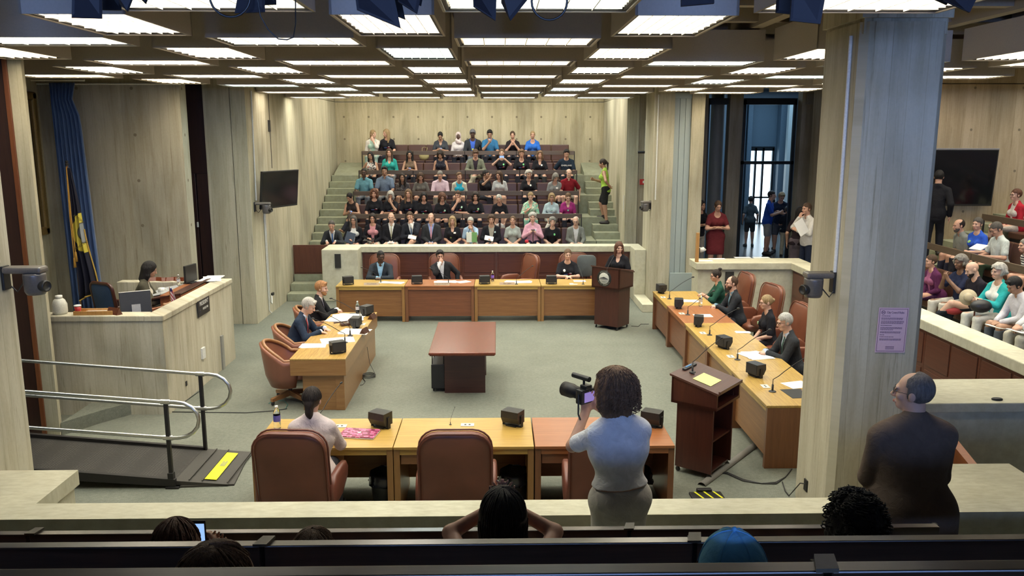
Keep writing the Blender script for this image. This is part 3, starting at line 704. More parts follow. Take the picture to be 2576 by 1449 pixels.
# ---- papers, folders, plates ----
def sheet_of(label, p, z, w, d, rz, mat=WHITE, n=1, name='paper', group='papers lying on the tables'):
    b = MB(); rn = random.Random(int(p[0] * 7 + p[1]))
    for k in range(n):
        M = Matrix.Translation((rn.uniform(-.03, .03) * (k > 0), rn.uniform(-.03, .03) * (k > 0), k * .0025)) @ Matrix.Rotation(rn.uniform(-.25, .25) * (k > 0), 4, 'Z'); b.box(-w / 2, w / 2, -d / 2, d / 2, 0, .002, M=M)
    o = obj(name, b, mat, loc=at(*p, z=z + .001), rot=(0, 0, rz)); return tag(o, label, 'paper' if name == 'paper' else name.replace('_', ' '), group)
A4 = (.216, .28)
for lab, p, rz, n, w, d in (('white papers spread in front of the man in the checked shirt', (985, 711), -.1, 3, .50, .20), ('white papers on the reddish back table behind its name plate', (1120, 709), 0, 3, .46, .20),
        ('single white sheet at the right end of the reddish back table', (1165, 709), .6, 1, .28, .216), ('white papers before the empty tan chair', (1303, 710), 0, 3, .55, .22), ('white sheet beside the microphone near the seal lectern', (1458, 707), 0, 1, .25, .17),
        ('white sheet in front of the woman in green', (1738, 757), 0, 2, .28, .22), ('white sheet under the bearded man’s clasped hands', (1768, 794), 0, 1, .30, .22), ('folded white paper beside the blonde woman in black', (1868, 836), 0, 2, .22, .12),
        ('white papers under the grey-haired man’s hands', (1905, 895), .2, 3, .34, .38), ('white sheet beside the dark folder by the pillar', (2005, 968), .3, 1, .3, .25), ('nearest white sheets on the striped left table', (790, 870), .1, 2, .34, .24),
        ('white sheets left of the middle microphone on the striped table', (850, 857), .3, 3, .46, .30), ('white sheets beside the gavel on the striped table', (893, 835), -.1, 3, .44, .34), ('big white papers at the far end of the striped table', (872, 800), 0, 4, .50, .55)):
    sheet_of(lab, p, .75, w, d, rz, n=n)
for lab, p in (('loose white leaflet left on the lobby ledge by the stand', (1772, 656)), ('white leaflet beside the first on the lobby ledge', (1804, 651)), ('white leaflet near the middle of the lobby ledge', (1868, 648)), ('white leaflet rightmost on the lobby ledge', (1915, 648))):
    sheet_of(lab, p, 1.2, .34, .16, 0, group='leaflets on the lobby ledge')
sheet_of('dark flat folder at the far end of the striped left table', (893, 789), .75, .18, .12, .2, BLACK, name='folder', group=None)
sheet_of('dark folder on the right-hand table against the pillar', (2004, 990), .75, .26, .34, .1, BLACK, name='folder', group=None)
sheet_of('pink and magenta card beside the microphone of the back row', (1443, 715), .75, .16, .05, 0, WHITE, name='card', group=None)
NPL = plain('bronze_name_plate', (.33, .24, .16), .35, .3); INKB = plain('dark_lettering', (.05, .035, .025), .5)
for s, p, who in (('TITO JACKSON', (935, 717), 'of the man in the checked shirt'), ('TIMOTHY McCARTHY', (1112, 717), 'of the man with a hand at his mouth'), ('JOSH ZAKIM', (1276, 716), 'before the empty tan chair')):
    t = thing('name_plate', 'small bronze wedge name plate ' + who, 'name plate', at(*p, z=.751)); b = MB(); b.prism_x([(-.03, 0), (.03, 0), (.0, .05)], -.155, .155); obj('wedge', b, NPL, t)
    text('lettering', s, .034, INKB, t, (0, -.0165, .026), (R(59), 0, 0), sx=.85)
for p, rz, lab in (((937, 801), R(75), 'farther'), ((917, 838), R(75), 'nearer')):
    b = MB(); b.prism_x([(-.05, 0), (.05, 0), (.0, .085)], -.09, .09); o = obj('name_block', b, W_CTR_B, loc=at(*p, z=.751), rot=(0, 0, rz)); tag(o, 'small triangular dark wood name block, the %s on the striped left table' % lab, 'name block')
t = thing('gavel', 'dark wooden gavel on its sound block on the striped left table', 'gavel', at(872, 818, z=.751), .4)
b = MB(); b.box(-.10, .10, -.06, .06, 0, .035, b=.006); obj('sound_block', b, W_CTR_B, t)
b = MB(); b.lathe([(0, -.045), (.026, -.045), (.03, -.03), (.024, -.01), (.024, .01), (.03, .03), (.026, .045), (0, .045)], 16, M=Matrix.Translation((.06, 0, .065)) @ Matrix.Rotation(R(90), 4, 'X')); obj('head', b, W_CTR_B, t)
b = MB(); b.tube([(.05, 0, .065), (-.2, .02, .05)], [.009, .012], 8); obj('handle', b, W_CTR_B, t)
t = thing('laptop', 'closed laptop in a pink and magenta paisley cover with a white apple mark', 'laptop', at(904, 1093, z=.751), R(-9))
def paisley():
    m, tt, b = nt('paisley_cover'); b.inputs['Roughness'].default_value = .35
    v = N(tt, 'ShaderNodeTexVoronoi', i_Scale=16.0); v.feature = 'F1'; mp = coords(tt, (1, 1.5, 1)); tt.links.new(mp, v.inputs['Vector'])
    c = ramp(tt, v.outputs['Distance'], [(0, (.55, .06, .20)), (.30, (.62, .10, .28)), (.36, (.80, .55, .62)), (.42, (.50, .03, .15)), (.58, (.20, .03, .07))]); tt.links.new(c, b.inputs['Base Color']); return m
b = MB(); b.box(-.185, .185, -.125, .125, .0, .012, b=.004); obj('base', b, plain('white_laptop_shell', (.75, .75, .77), .3), t)
b = MB(); b.box(-.185, .185, -.125, .125, .012, .022, b=.004); obj('lid', b, paisley(), t)
b = MB(); b.ball((0, 0, .0235), (.020, .018, .002), 8); b.ball((.008, .024, .0235), (.004, .008, .002), 6); obj('apple_mark', b, WHITEP, t)

# ---- bottles ----
def bottle(label, loc, liquid=None, labcol=(.2, .1, .5), s=1.0):
    t = thing('plastic_bottle', label, 'bottle', loc); t.scale = (s, s, s)
    b = MB(); b.lathe([(0, 0), (.030, 0), (.033, .01), (.033, .14), (.030, .165), (.014, .195), (.013, .205), (0, .205)], 20); obj('body', b, BOTTLE, t)
    b = MB(); b.lathe([(0, .204), (.015, .204), (.015, .225), (0, .225)], 16); obj('cap', b, WHITEP, t)
    b = MB(); b.lathe([(.0338, .075), (.0338, .135)], 20); obj('wrapper', b, plain('bottle_label', labcol, .4), t)
    if liquid: b = MB(); b.lathe([(0, .004), (.028, .004), (.031, .012), (.031, .072), (0, .072)], 18); obj('drink', b, plain('cola', liquid, .2), t)
bottle('clear water bottle with a purple label on the back row', at(1239, 708, z=.751), labcol=(.22, .12, .6))
bottle('half-empty cola bottle on the striped left table', at(900, 790, z=.751), (.012, .006, .004), (.5, .45, .45))
bottle('water bottle with a pale label by the bearded man', at(1762, 770, z=.751), labcol=(.65, .62, .5))
bottle('water bottle with a blue and purple label at the near left table corner', at(698, 1078, z=.751), labcol=(.08, .08, .40), s=1.1)

# ---- executive leather chairs ----
def rr(w, h, r, n=5):
    pts = []
    for cx, cy, a0 in ((w - r, h - r, 0), (-w + r, h - r, 90), (-w + r * .4, -h + r * .4, 180), (w - r * .4, -h + r * .4, 270)):
        rad = r if a0 < 180 else r * .4
        pts += [(cx + rad * math.cos(R(a0 + 90 * k / n)), cy + rad * math.sin(R(a0 + 90 * k / n))) for k in range(n + 1)]
    return pts
def pad(prof, y0, y1, M, bulge=.03, mi=0, lay=((0, .86), (.10, .95), (.25, 1), (.75, 1), (.90, .95), (1, .86))):
    b = MB(); n = len(prof); vs = []
    for s, k in lay: vs += [M @ Vector((p[0] * k, y0 + (y1 - y0) * s, p[1] * k)) for p in prof]
    fs = [(i * n + j, i * n + (j + 1) % n, (i + 1) * n + (j + 1) % n, (i + 1) * n + j) for i in range(len(lay) - 1) for j in range(n)]
    c0 = M @ Vector((0, y0 - bulge, 0)); c1 = M @ Vector((0, y1 + bulge, 0)); vs += [c0, c1]; L = (len(lay) - 1) * n
    m0_ = len(vs); k2 = [(p[0] * .45, p[1] * .45) for p in prof]
    vs += [M @ Vector((p[0], y0 - bulge * .8, p[1])) for p in k2] + [M @ Vector((p[0], y1 + bulge * .8, p[1])) for p in k2]
    for j in range(n):
        j2 = (j + 1) % n
        fs += [(j2, j, m0_ + j, m0_ + j2), (m0_ + j2, m0_ + j, m0_ - 2), (L + j, L + j2, m0_ + n + j2, m0_ + n + j), (m0_ + n + j, m0_ + n + j2, m0_ - 1)]
    b.add(vs, fs, mi, True); return b
def exec_chair(label, loc, rz, mat=LEA_D, group='tan and brown leather council chairs', blue=None):
    """faces local -y"""
    t = thing('office_chair', label, 'chair', loc, rz, group)
    M = Matrix.Translation((0, .26, .80)) @ Matrix.Rotation(R(-8), 4, 'X')
    obj('backrest', pad(rr(.325, .37, .17), -.05, .05, M), mat, t)
    pr = rr(.328, .373, .172); ringp = [M @ Vector((p[0], .045, p[1])) for p in pr]
    b = MB(); b.tube(ringp, .009, 8, closed=True); ringp = [M @ Vector((p[0], -.045, p[1])) for p in pr]; b.tube(ringp, .009, 8, closed=True); obj('piping', b, mat, t)
    M = Matrix.Translation((0, -.02, .45)) @ Matrix.Rotation(R(90), 4, 'X'); obj('seat', pad(rr(.27, .27, .10), -.06, .06, M, .02), mat, t)
    for s in (-1, 1):
        pr = [(-.28, -.02), (-.30, .06), (-.24, .13), (-.10, .15), (.12, .14), (.22, .06), (.24, -.08), (.20, -.14), (-.05, -.13)]
        M = Matrix.Translation((s * .335, 0, .56)) @ Matrix.Rotation(R(90), 4, 'Z'); obj('armrest', pad(pr, -.035, .035, M, .006), mat, t)
    b = MB(); b.lathe([(.03, .10), (.03, .40)], 12); b.box(-.15, .15, -.15, .15, .36, .40, b=.01); obj('pedestal', b, BLACK_M, t)
    b = MB()
    for k in range(5):
        a = 2 * PI * k / 5; b.tube([(0, 0, .10), (.30 * math.cos(a), .30 * math.sin(a), .075)], [.028, .018], 8)
    obj('base', b, W_CTR_B, t)
    for k in range(5):
        a = 2 * PI * k / 5; b = MB(); b.ball((.30 * math.cos(a), .30 * math.sin(a), .03), (.022, .03, .03), 8); obj('caster', b, BLACK, t)
    return t
c0 = exec_chair('brown leather high-back chair of the woman with tied dark hair', (-1.83, 7.22, 0), R(176))
dup(c0, (-.385, 7.20, 0), R(180), 'empty brown leather high-back chair at the middle near table')
dup(c0, (.97, 7.18, 0), R(178), 'brown leather high-back chair partly hidden by the photographer')
ct = exec_chair('tan leather chair of the man in the checked shirt', (-2.50, 17.68, 0), R(0), LEA)
dup(ct, (-1.15, 17.72, 0), R(8), 'tan leather chair of the man with a hand at his mouth')
dup(ct, (.47, 17.75, 0), R(-65), 'empty tan leather chair turned sideways in the back row')
dup(ct, (1.72, 17.78, 0), R(5), 'tan leather chair behind the short-haired woman in black')
for (x, y, r, lab) in ((4.45, 15.3, -85, 'tan leather chair of the woman in green'), (4.55, 14.05, -78, 'tan leather chair right of the bearded man'), (4.45, 12.4, -85, 'tan leather chair of the blonde woman in black'), (4.5, 11.2, -85, 'tan leather chair of the grey-haired man by the pillar'), (4.4, 9.8, -90, 'tan leather chair hidden behind the big pillar')):
    dup(ct, (x, y, 0), R(r), lab)
def grey_chair():
    t = thing('office_chair', 'small grey chair behind the seal lectern', 'chair', (1.95, 17.6, 0), 0)
    obj('backrest', pad(rr(.21, .24, .1), -.03, .03, Matrix.Translation((0, .2, .92))), plain('grey_fabric', (.10, .11, .11), .9), t)
    obj('seat', pad(rr(.22, .22, .08), -.03, .03, Matrix.Translation((0, 0, .46)) @ Matrix.Rotation(R(90), 4, 'X')), plain('grey_fabric', (.10, .11, .11), .9), t)
    b = MB(); b.lathe([(.025, .05), (.025, .43)], 10); b.tube([(0, .2, .45), (0, .23, .8)], .015)
    for k in range(5): a = 2 * PI * k / 5; b.tube([(0, 0, .07), (.26 * math.cos(a), .26 * math.sin(a), .03)], .018)
    obj('frame', b, BLACK_M, t)
grey_chair()
# tub chairs with wooden rims and splayed wooden bases (left side)
def tub_chair(label, loc, rz):
    t = thing('tub_chair', label, 'chair', loc, rz, 'tub chairs behind the striped table')
    n = 22; outer = []; top = []; P = []
    for i in range(n + 1):
        a = R(-35 + 250 * i / n); w = max(0, math.sin(a)); h = .66 + .22 * w ** .8
        c, s = math.cos(a), math.sin(a)
        P.append([(.22 * c, .20 * s + .02, .27), (.28 * c, .26 * s + .02, .42), (.325 * c, .31 * s + .02, h - .06), (.335 * c, .325 * s + .02, h)])
        top.append((.325 * c, .315 * s + .02, h))
    b = MB(); b.sheet(P, -.05); obj('shell', b, LEA_D if False else leather_tub, t)
    b = MB(); b.tube(top, .026, 8); obj('rim', b, W_RIM, t)
    obj('seat', pad(rr(.25, .24, .10), -.06, .06, Matrix.Translation((0, -.04, .42)) @ Matrix.Rotation(R(90), 4, 'X'), .02), leather_tub, t)
    b = MB(); b.lathe([(.025, .10), (.035, .30)], 10); obj('pedestal', b, BLACK_M, t)
    for k in range(4):
        a = R(45 + 90 * k); M = Matrix.Rotation(a, 4, 'Z')
        b = MB(); b.prism_y([(0, .16), (.32, .10), (.32, .055), (0, .08)], -.025, .025); l = obj('leg', b, W_RIM, t); l.rotation_euler = (0, 0, a)
        b = MB(); b.ball((.30, 0, .03), (.03, .02, .03), 8); l2 = obj('caster', b, BLACK, t); l2.rotation_euler = (0, 0, a)
    return t
leather_tub = leather('tub_leather', (.27, .105, .06)); W_RIM = wood('chair_rim_wood', (.25, .11, .035), (.34, .16, .06), 'x')
t0 = tub_chair('empty tub chair with a wooden rim nearest at the striped left table', (-2.98, 11.35, 0), R(95))
dup(t0, (-3.08, 12.35, 0), R(95), 'tub chair with a wooden rim under the grey-haired man in navy'); dup(t0, (-3.1, 13.75, 0), R(100), 'tub chair with a wooden rim under the red-haired man')

# ---- waste bins under the near tables ----
for (x, lab, s) in ((-1.17, 'black lined waste bin under the left near table', 1), (.16, 'black lined waste bin under the middle near table', 1), (1.42, 'black lined waste bin under the reddish near table', 1)):
    t = thing('waste_bin', lab, 'bin', (x, 7.95, 0)); b = MB(); b.lathe([(0, 0), (.12, 0), (.15, .34), (.14, .34), (.115, .02)], 20); obj('bin', b, BLACK, t)
    b = MB(); n = 20; rn = random.Random(5); P = []
    for i in range(5):
        P.append([((.148 + .012 * i * rn.random()) * math.cos(2 * PI * k / n), (.148 + .012 * i * rn.random()) * math.sin(2 * PI * k / n), .36 - .03 * i + rn.uniform(-.01, .01)) for k in range(n + 1)])
    b.sheet(P, .003); obj('bin_liner', b, plain('shiny_black_film', (.012, .014, .025), .15), t)

# ---- bench seating, rails ----
def bench(label, x0, x1, y, zf, face=-1, n=None, mat=LEA_SEAT, back_y=.40, group=None):
    """upholstered bench; face=-1 looks to -y. y = front edge of the cushions"""
    t = thing('bench_seat', label, 'bench', ((x0 + x1) / 2, y, zf), 0 if face < 0 else PI, group); n = n or max(1, round((x1 - x0) / .56)); w = (x1 - x0) / n; W = (x1 - x0) / 2
    b = MB(); b.box(-W, W, .05, .50, .0, .30); obj('plinth', b, BLACK_M, t)
    for k in range(n):
        a = -W + k * w
        b = MB(); b.box(a + .004, a + w - .004, 0, .46, .30, .42, b=.022); obj('seat_cushion', b, mat, t)
        b = MB(); M = Matrix.Translation((0, .46, .42)) @ Matrix.Rotation(R(-6), 4, 'X'); b.box(a + .004, a + w - .004, -.055, .055, -.02, .45, b=.022, M=M); obj('back_cushion', b, mat, t)
    return t
def rail(label, x0, x1, y, zf, posts, mat=W_RAIL, h=.70, bh=.115, th=.035, rz=0, loc=None, group=None):
    t = thing('seat_rail', label, 'rail', loc or (0, y, zf), rz, group)
    xs = [x0] + list(posts) + [x1]
    for a, c in zip(xs[:-1], xs[1:]):
        b = MB(); b.box(a + .008, c - .008, -th / 2, th / 2, h - bh, h, b=.004); obj('rail_board', b, mat, t)
    for a in xs:
        b = MB(); b.box(a - .012, a + .012, th / 2, th / 2 + .03, 0, h - .01, b=.003); obj('post', b, BLACK_M, t)
    return t
rw = ['front', 'second', 'third', 'fourth', 'top']
for k in range(5):
    y1 = 20.97 + TREAD * k if k < 4 else 25.15
    bench('brown leather bench in the %s row of the far public seats' % rw[k], -3.75, 2.15, y1 - .62, F0 + RISE * k, n=11, group='benches of the far public seats')
for k, (xa, xb, po) in enumerate(((-3.82, 2.15, (-2.35, -.9, .66)), (-3.85, 2.17, (-2.3, -.85, .66)), (-3.86, 2.215, (-2.35, -.9, .62)), (-3.93, 2.24, (-2.45, -.95, .55)))):
    rail('dark wooden rail in front of the %s row of the far public seats' % rw[k + 1], xa, xb, 20.98 + TREAD * k, F0 + RISE * (k + 1), po, group='rails of the far public seats')
for k in range(3):
    y = 3.86 - 1.1 * k
    t = rail('long dark rail of the near seats, %s' % ['farthest from the camera', 'middle of three', 'closest along the bottom edge'][k], -6.5, 2.25 if k == 0 else 6.5, y, F0 + RISE * (k + 1), [(-2.35, .66), (-.85, .71), (-3.2, .72)][k], W_NEAR, .713, .13, .045, group='rails of the near seats')
    # small pale brackets on top of the rail
    for x in [(-2.33, .66), (-.85, .71), (-3.2, .72)][k]:
        b = MB(); b.prism([(-.03, -.03), (.02, -.03), (.035, .035), (-.01, .035)], .714, .724); c = obj('bracket', b, plain('worn_bracket', (.11, .095, .07), .4), t); c.location = (x, 0, 0)
    if k < 2: bench('dark bench of the near public seats, %s row' % ['farther', 'nearer'][k], -6.4, 6.4 if k else 2.2, y - 1.1 + .62, F0 + RISE * (k + 1), face=1, n=22 if k else 15)
for k in range(4):
    X = 7.9 + 1.06 * k
    t = rail('dark wooden rail in front of the %s row of the right-hand seats' % rw[k + 1], 0, 6.4, 0, 0, (1.6, 3.2, 4.8), W_RAIL, .74, .115, .035, rz=R(-90), loc=(X, 15.0, F0 + RISE * (k + 1)), group='rails of the right-hand seats')
    t = bench('brown leather bench in the %s row of the right-hand seats' % rw[k], -3.15, 3.15, 0, 0, n=11, group='benches of the right-hand seats')
    t.location = (X - .62, 11.75, F0 + RISE * k); t.rotation_euler = (0, 0, R(-90))
# ================= PEOPLE: bodies, clothes and hair grown from distance fields =================
def V3(*a): return np.array(a, float)
def unit(v): v = np.asarray(v, float); return v / (np.linalg.norm(v) + 1e-9)
def axis_pts(lo, hi, step, fine=None, fstep=None):
    p = [lo]
    while p[-1] < hi:
        s = fstep if (fine and fine[0] <= p[-1] <= fine[1]) else step
        p.append(p[-1] + s)
    return np.array(p)
class Field:
    def __init__(s, lo, hi, step, fine=None, fstep=None):
        fz = fine or (None, None, None)
        s.ax = [axis_pts(lo[i], hi[i], step, fz[i], fstep) for i in range(3)]
        s.g = np.full([len(a) for a in s.ax], .4, np.float32); s.pad = step * 1.7
    def win(s, lo, hi):
        sl = tuple(slice(max(0, np.searchsorted(s.ax[i], lo[i]) - 1), min(len(s.ax[i]), np.searchsorted(s.ax[i], hi[i]) + 1)) for i in range(3))
        if any(q.stop - q.start < 1 for q in sl): return None, None
        X, Y, Z = np.ix_(s.ax[0][sl[0]], s.ax[1][sl[1]], s.ax[2][sl[2]]); return sl, (X.astype(np.float32), Y.astype(np.float32), Z.astype(np.float32))
    def put(s, sl, d, k):
        g = s.g[sl]
        if k > 0:
            h = np.maximum(k - np.abs(g - d), 0) / k; s.g[sl] = np.minimum(g, d) - h * h * k * .25
        else: s.g[sl] = np.minimum(g, d)
    def cap(s, a, b, ra, rb=None, k=.02, flat=None):
        """tapered capsule; flat=(axis, factor) squashes it along an axis"""
        a = np.asarray(a, float); b = np.asarray(b, float); rb = ra if rb is None else rb; m = max(ra, rb) + k + s.pad
        sl, P = s.win(np.minimum(a, b) - m, np.maximum(a, b) + m)
        if sl is None: return s
        d = [P[i] - a[i] for i in range(3)]; ab = b - a
        if flat is not None:
            n, f = flat; dn = (d[0] * n[0] + d[1] * n[1] + d[2] * n[2]) * (f - 1); d = [d[i] + dn * n[i] for i in range(3)]; ab = ab + n * ab.dot(n) * (f - 1)
        L = float(ab.dot(ab)) + 1e-9; t = np.clip((d[0] * ab[0] + d[1] * ab[1] + d[2] * ab[2]) / L, 0, 1)
        q = np.sqrt((d[0] - ab[0] * t) ** 2 + (d[1] - ab[1] * t) ** 2 + (d[2] - ab[2] * t) ** 2) - (ra + (rb - ra) * t)
        s.put(sl, q.astype(np.float32), k); return s
    def ell(s, c, r, M=None, k=.02, cut=False):
        c = np.asarray(c, float); r = np.asarray(r, float); m = r.max() + k + s.pad
        sl, P = s.win(c - m, c + m)
        if sl is None: return s
        d = [P[i] - c[i] for i in range(3)]
        if M is not None: d = [d[0] * M[j][0] + d[1] * M[j][1] + d[2] * M[j][2] for j in range(3)]
        k0 = np.sqrt(sum((d[i] / r[i]) ** 2 for i in range(3))); k1 = np.sqrt(sum((d[i] / r[i] ** 2) ** 2 for i in range(3))) + 1e-6
        q = (k0 * (k0 - 1) / k1).astype(np.float32)
        if cut:
            g = s.g[sl]; q = -q; h = np.maximum(k - np.abs(g - q), 0) / max(k, 1e-6); s.g[sl] = np.maximum(g, q) + h * h * k * .25
        else: s.put(sl, q, k)
        return s
    def grid(s): return tuple(a.astype(np.float32) for a in np.ix_(*s.ax))
    def local(s, o, B):
        X, Y, Z = s.grid(); d = (X - o[0], Y - o[1], Z - o[2]); return [d[0] * b[0] + d[1] * b[1] + d[2] * b[2] for b in B]
    def clip(s, q): s.g = np.maximum(s.g, q.astype(np.float32)); return s
    def mesh(s, name):
        g = s.g; S = g < 0; nx, ny, nz = g.shape
        if not S.any(): return None
        c = np.zeros((nx - 1, ny - 1, nz - 1), np.int8)
        for i in (0, 1):
            for j in (0, 1):
                for k in (0, 1): c += S[i:nx - 1 + i, j:ny - 1 + j, k:nz - 1 + k]
        I = np.argwhere((c > 0) & (c < 8)); n = len(I); A = np.zeros((n, 3)); w = np.zeros(n)
        cor = [(i, j, k) for i in (0, 1) for j in (0, 1) for k in (0, 1)]
        val = {q: g[I[:, 0] + q[0], I[:, 1] + q[1], I[:, 2] + q[2]] for q in cor}
        for a in cor:
            for ax in range(3):
                if a[ax]: continue
                b = list(a); b[ax] = 1; b = tuple(b); va, vb = val[a], val[b]; m = (va < 0) != (vb < 0)
                t = np.where(m, va / np.where(m, va - vb, 1), 0); p = np.zeros((n, 3)) + a; p[:, ax] += t; A += p * m[:, None]; w += m
        A = A / w[:, None] + I
        co = np.stack([np.interp(A[:, i], np.arange(len(s.ax[i])), s.ax[i]) for i in range(3)], 1)
        vid = np.full(c.shape, -1, np.int32); vid[I[:, 0], I[:, 1], I[:, 2]] = np.arange(n)
        Q = []
        for ax in range(3):
            u, v = (ax + 1) % 3, (ax + 2) % 3
            sa = [slice(None)] * 3; sb = [slice(None)] * 3; sa[ax] = slice(0, -1); sb[ax] = slice(1, None)
            for q in (sa, sb): q[u] = slice(1, -1); q[v] = slice(1, -1)
            a_, b_ = S[tuple(sa)], S[tuple(sb)]; E = np.argwhere(a_ != b_)
            if not len(E): continue
            pos = a_[E[:, 0], E[:, 1], E[:, 2]]; E = E.copy(); E[:, u] += 1; E[:, v] += 1
            def cell(du, dv): q = E.copy(); q[:, u] -= du; q[:, v] -= dv; return vid[q[:, 0], q[:, 1], q[:, 2]]
            F = np.stack([cell(0, 0), cell(1, 0), cell(1, 1), cell(0, 1)], 1); F[~pos] = F[~pos][:, ::-1]; Q.append(F)
        Q = np.concatenate(Q)
        me = bpy.data.meshes.new(name); me.vertices.add(n); me.vertices.foreach_set('co', co.astype(np.float32).ravel())
        m = len(Q); me.loops.add(m * 4); me.loops.foreach_set('vertex_index', Q.astype(np.int32).ravel()); me.polygons.add(m)
        me.polygons.foreach_set('loop_start', np.arange(0, m * 4, 4, dtype=np.int32)); me.polygons.foreach_set('use_smooth', np.ones(m, bool))
        me.update(calc_edges=True); return me

# ---- materials for people ----
_PM = {}
def skin_mat(c):
    if ('s', c) in _PM: return _PM[('s', c)]
    m, t, b = nt('skin'); b.inputs['Roughness'].default_value = .5; b.inputs['Subsurface Weight'].default_value = .0
    n = noise(t, coords(t), 28, 3); t.links.new(ramp(t, n, [(.3, tuple(x * .92 for x in c)), (.7, tuple(min(1, x * 1.06) for x in c))]), b.inputs['Base Color']); _PM[('s', c)] = m; return m
def cloth_mat(c, pat=None, c2=None):
    key = ('c', c, pat, c2)
    if key in _PM: return _PM[key]
    m, t, b = nt('fabric'); b.inputs['Roughness'].default_value = .9; b.inputs['Specular IOR Level'].default_value = .2
    v = coords(t); n = noise(t, v, 14, 4, .6, .8); col = ramp(t, n, [(.3, tuple(x * .88 for x in c)), (.7, tuple(min(1, x * 1.10) for x in c))])
    if pat == 'stripe':
        sx = t.nodes.new('ShaderNodeSeparateXYZ'); t.links.new(v, sx.inputs[0]); f = mth(t, 'LESS_THAN', mth(t, 'FRACT', mth(t, 'MULTIPLY', sx.outputs[2], 26)), .42); col = mixc(t, col, c2, f)
    elif pat == 'check':
        sx = t.nodes.new('ShaderNodeSeparateXYZ'); t.links.new(v, sx.inputs[0])
        f = mth(t, 'MULTIPLY', mth(t, 'ADD', mth(t, 'LESS_THAN', mth(t, 'FRACT', mth(t, 'MULTIPLY', sx.outputs[2], 42)), .4), mth(t, 'LESS_THAN', mth(t, 'FRACT', mth(t, 'MULTIPLY', sx.outputs[0], 42)), .4)), .45); col = mixc(t, col, c2, f)
    elif pat in ('floral', 'dots'):
        vo = N(t, 'ShaderNodeTexVoronoi', i_Scale=22.0 if pat == 'floral' else 34.0); t.links.new(v, vo.inputs['Vector'])
        f = mth(t, 'LESS_THAN', vo.outputs['Distance'], .42 if pat == 'floral' else .2)
        col = mixc(t, col, c2, f)
        if pat == 'floral': n3 = noise(t, v, 17, 2); col = mixc(t, col, (.55, .22, .16), mth(t, 'GREATER_THAN', n3, .62))
    t.links.new(col, b.inputs['Base Color']); bump(t, b, n, .55, .02); _PM[key] = m; return m
def hair_mat(c):
    if ('h', c) in _PM: return _PM[('h', c)]
    m, t, b = nt('hair'); b.inputs['Roughness'].default_value = .55; b.inputs['Specular IOR Level'].default_value = .35
    n = noise(t, coords(t, (1, 1, .16)), 85, 4, .7, .6); n2 = noise(t, coords(t, (1, 1, .25)), 20, 3, .6, 1.0)
    col = ramp(t, n, [(.3, tuple(x * .55 for x in c)), (.72, tuple(min(1, x * 1.35) for x in c))]); col = mixc(t, col, ramp(t, n2, [(.35, (.72, .72, .72)), (.65, (1.1, 1.1, 1.1))]), .8, 'MULTIPLY')
    t.links.new(col, b.inputs['Base Color']); bump(t, b, n, .9, .012); _PM[('h', c)] = m; return m
EYE_M = [plain('eye_white', (.30, .27, .24), .3), plain('iris', (.03, .02, .015), .2)]
SK = {'w': (.55, .31, .215), 'p': (.62, .38, .28), 't': (.42, .235, .15), 'b': (.085, .042, .027), 'm': (.20, .105, .065)}
HC = {'blk': (.012, .010, .010), 'dk': (.030, .020, .015), 'br': (.085, .048, .028), 'lb': (.17, .10, .055), 'bl': (.38, .26, .13), 'rd': (.135, .055, .030), 'gr': (.24, .225, .20), 'wh': (.52, .50, .45), 'dg': (.10, .09, .08), 'gi': (.42, .20, .08), 'ch': (.23, .125, .068), 'sg': (.17, .15, .135)}
def face_parts():
    P = {}
    b = MB(); b.ball((0, 0, 0), (.0125, .007, .0055), 8, 0); b.ball((0, -.0038, 0), (.0062, .0042, .0056), 6, 1); b.tube([(-.0135, -.001, .001), (-.006, -.0068, .0058), (.006, -.0068, .0058), (.0135, -.001, .001)], .0018, 5, 1)
    me = bpy.data.meshes.new('eye'); me.from_pydata(b.v, [], b.f); [me.materials.append(x) for x in EYE_M]; me.polygons.foreach_set('material_index', b.m); P['eye'] = me
    b = MB()
    for s in (-1, 1): b.tube([(s * .014, -.096, .021), (s * .028, -.094, .0255), (s * .047, -.078, .020)], [.0022, .0032, .0018], 6)
    me = bpy.data.meshes.new('eyebrows'); me.from_pydata(b.v, [], b.f); P['brow'] = me
    b = MB(); b.ball((0, -.0885, -.066), (.0235, .010, .0042), 8); b.ball((0, -.0880, -.072), (.018, .011, .0045), 8)
    me = bpy.data.meshes.new('mouth'); me.from_pydata(b.v, [], b.f); P['mouth'] = me
    b = MB()
    for s in (-1, 1): b.tube([(s * .034 + .023 * math.cos(a), -.104 + .012 * abs(math.cos(a)) * (1 if math.cos(a) * s > 0 else 0), .0 + .018 * math.sin(a)) for a in [2 * PI * k / 14 for k in range(14)]], .0018, 6, closed=True); b.tube([(s * .056, -.094, .004), (s * .078, .0, .008)], .0016, 5)
    b.tube([(-.011, -.106, .004), (.011, -.106, .004)], .0016, 5)
    me = bpy.data.meshes.new('glasses'); me.from_pydata(b.v, [], b.f); me.materials.append(plain('dark_frames', (.02, .015, .012), .3)); P['glasses'] = me
    for k in P: P[k].polygons.foreach_set('use_smooth', [True] * len(P[k].polygons))
    return P
FP = face_parts(); _FM = {}
def face_mesh(kind, mat):
    k = (kind, mat.name)
    if k not in _FM: me = FP[kind].copy(); me.materials.clear(); me.materials.append(mat); _FM[k] = me
    return _FM[k]

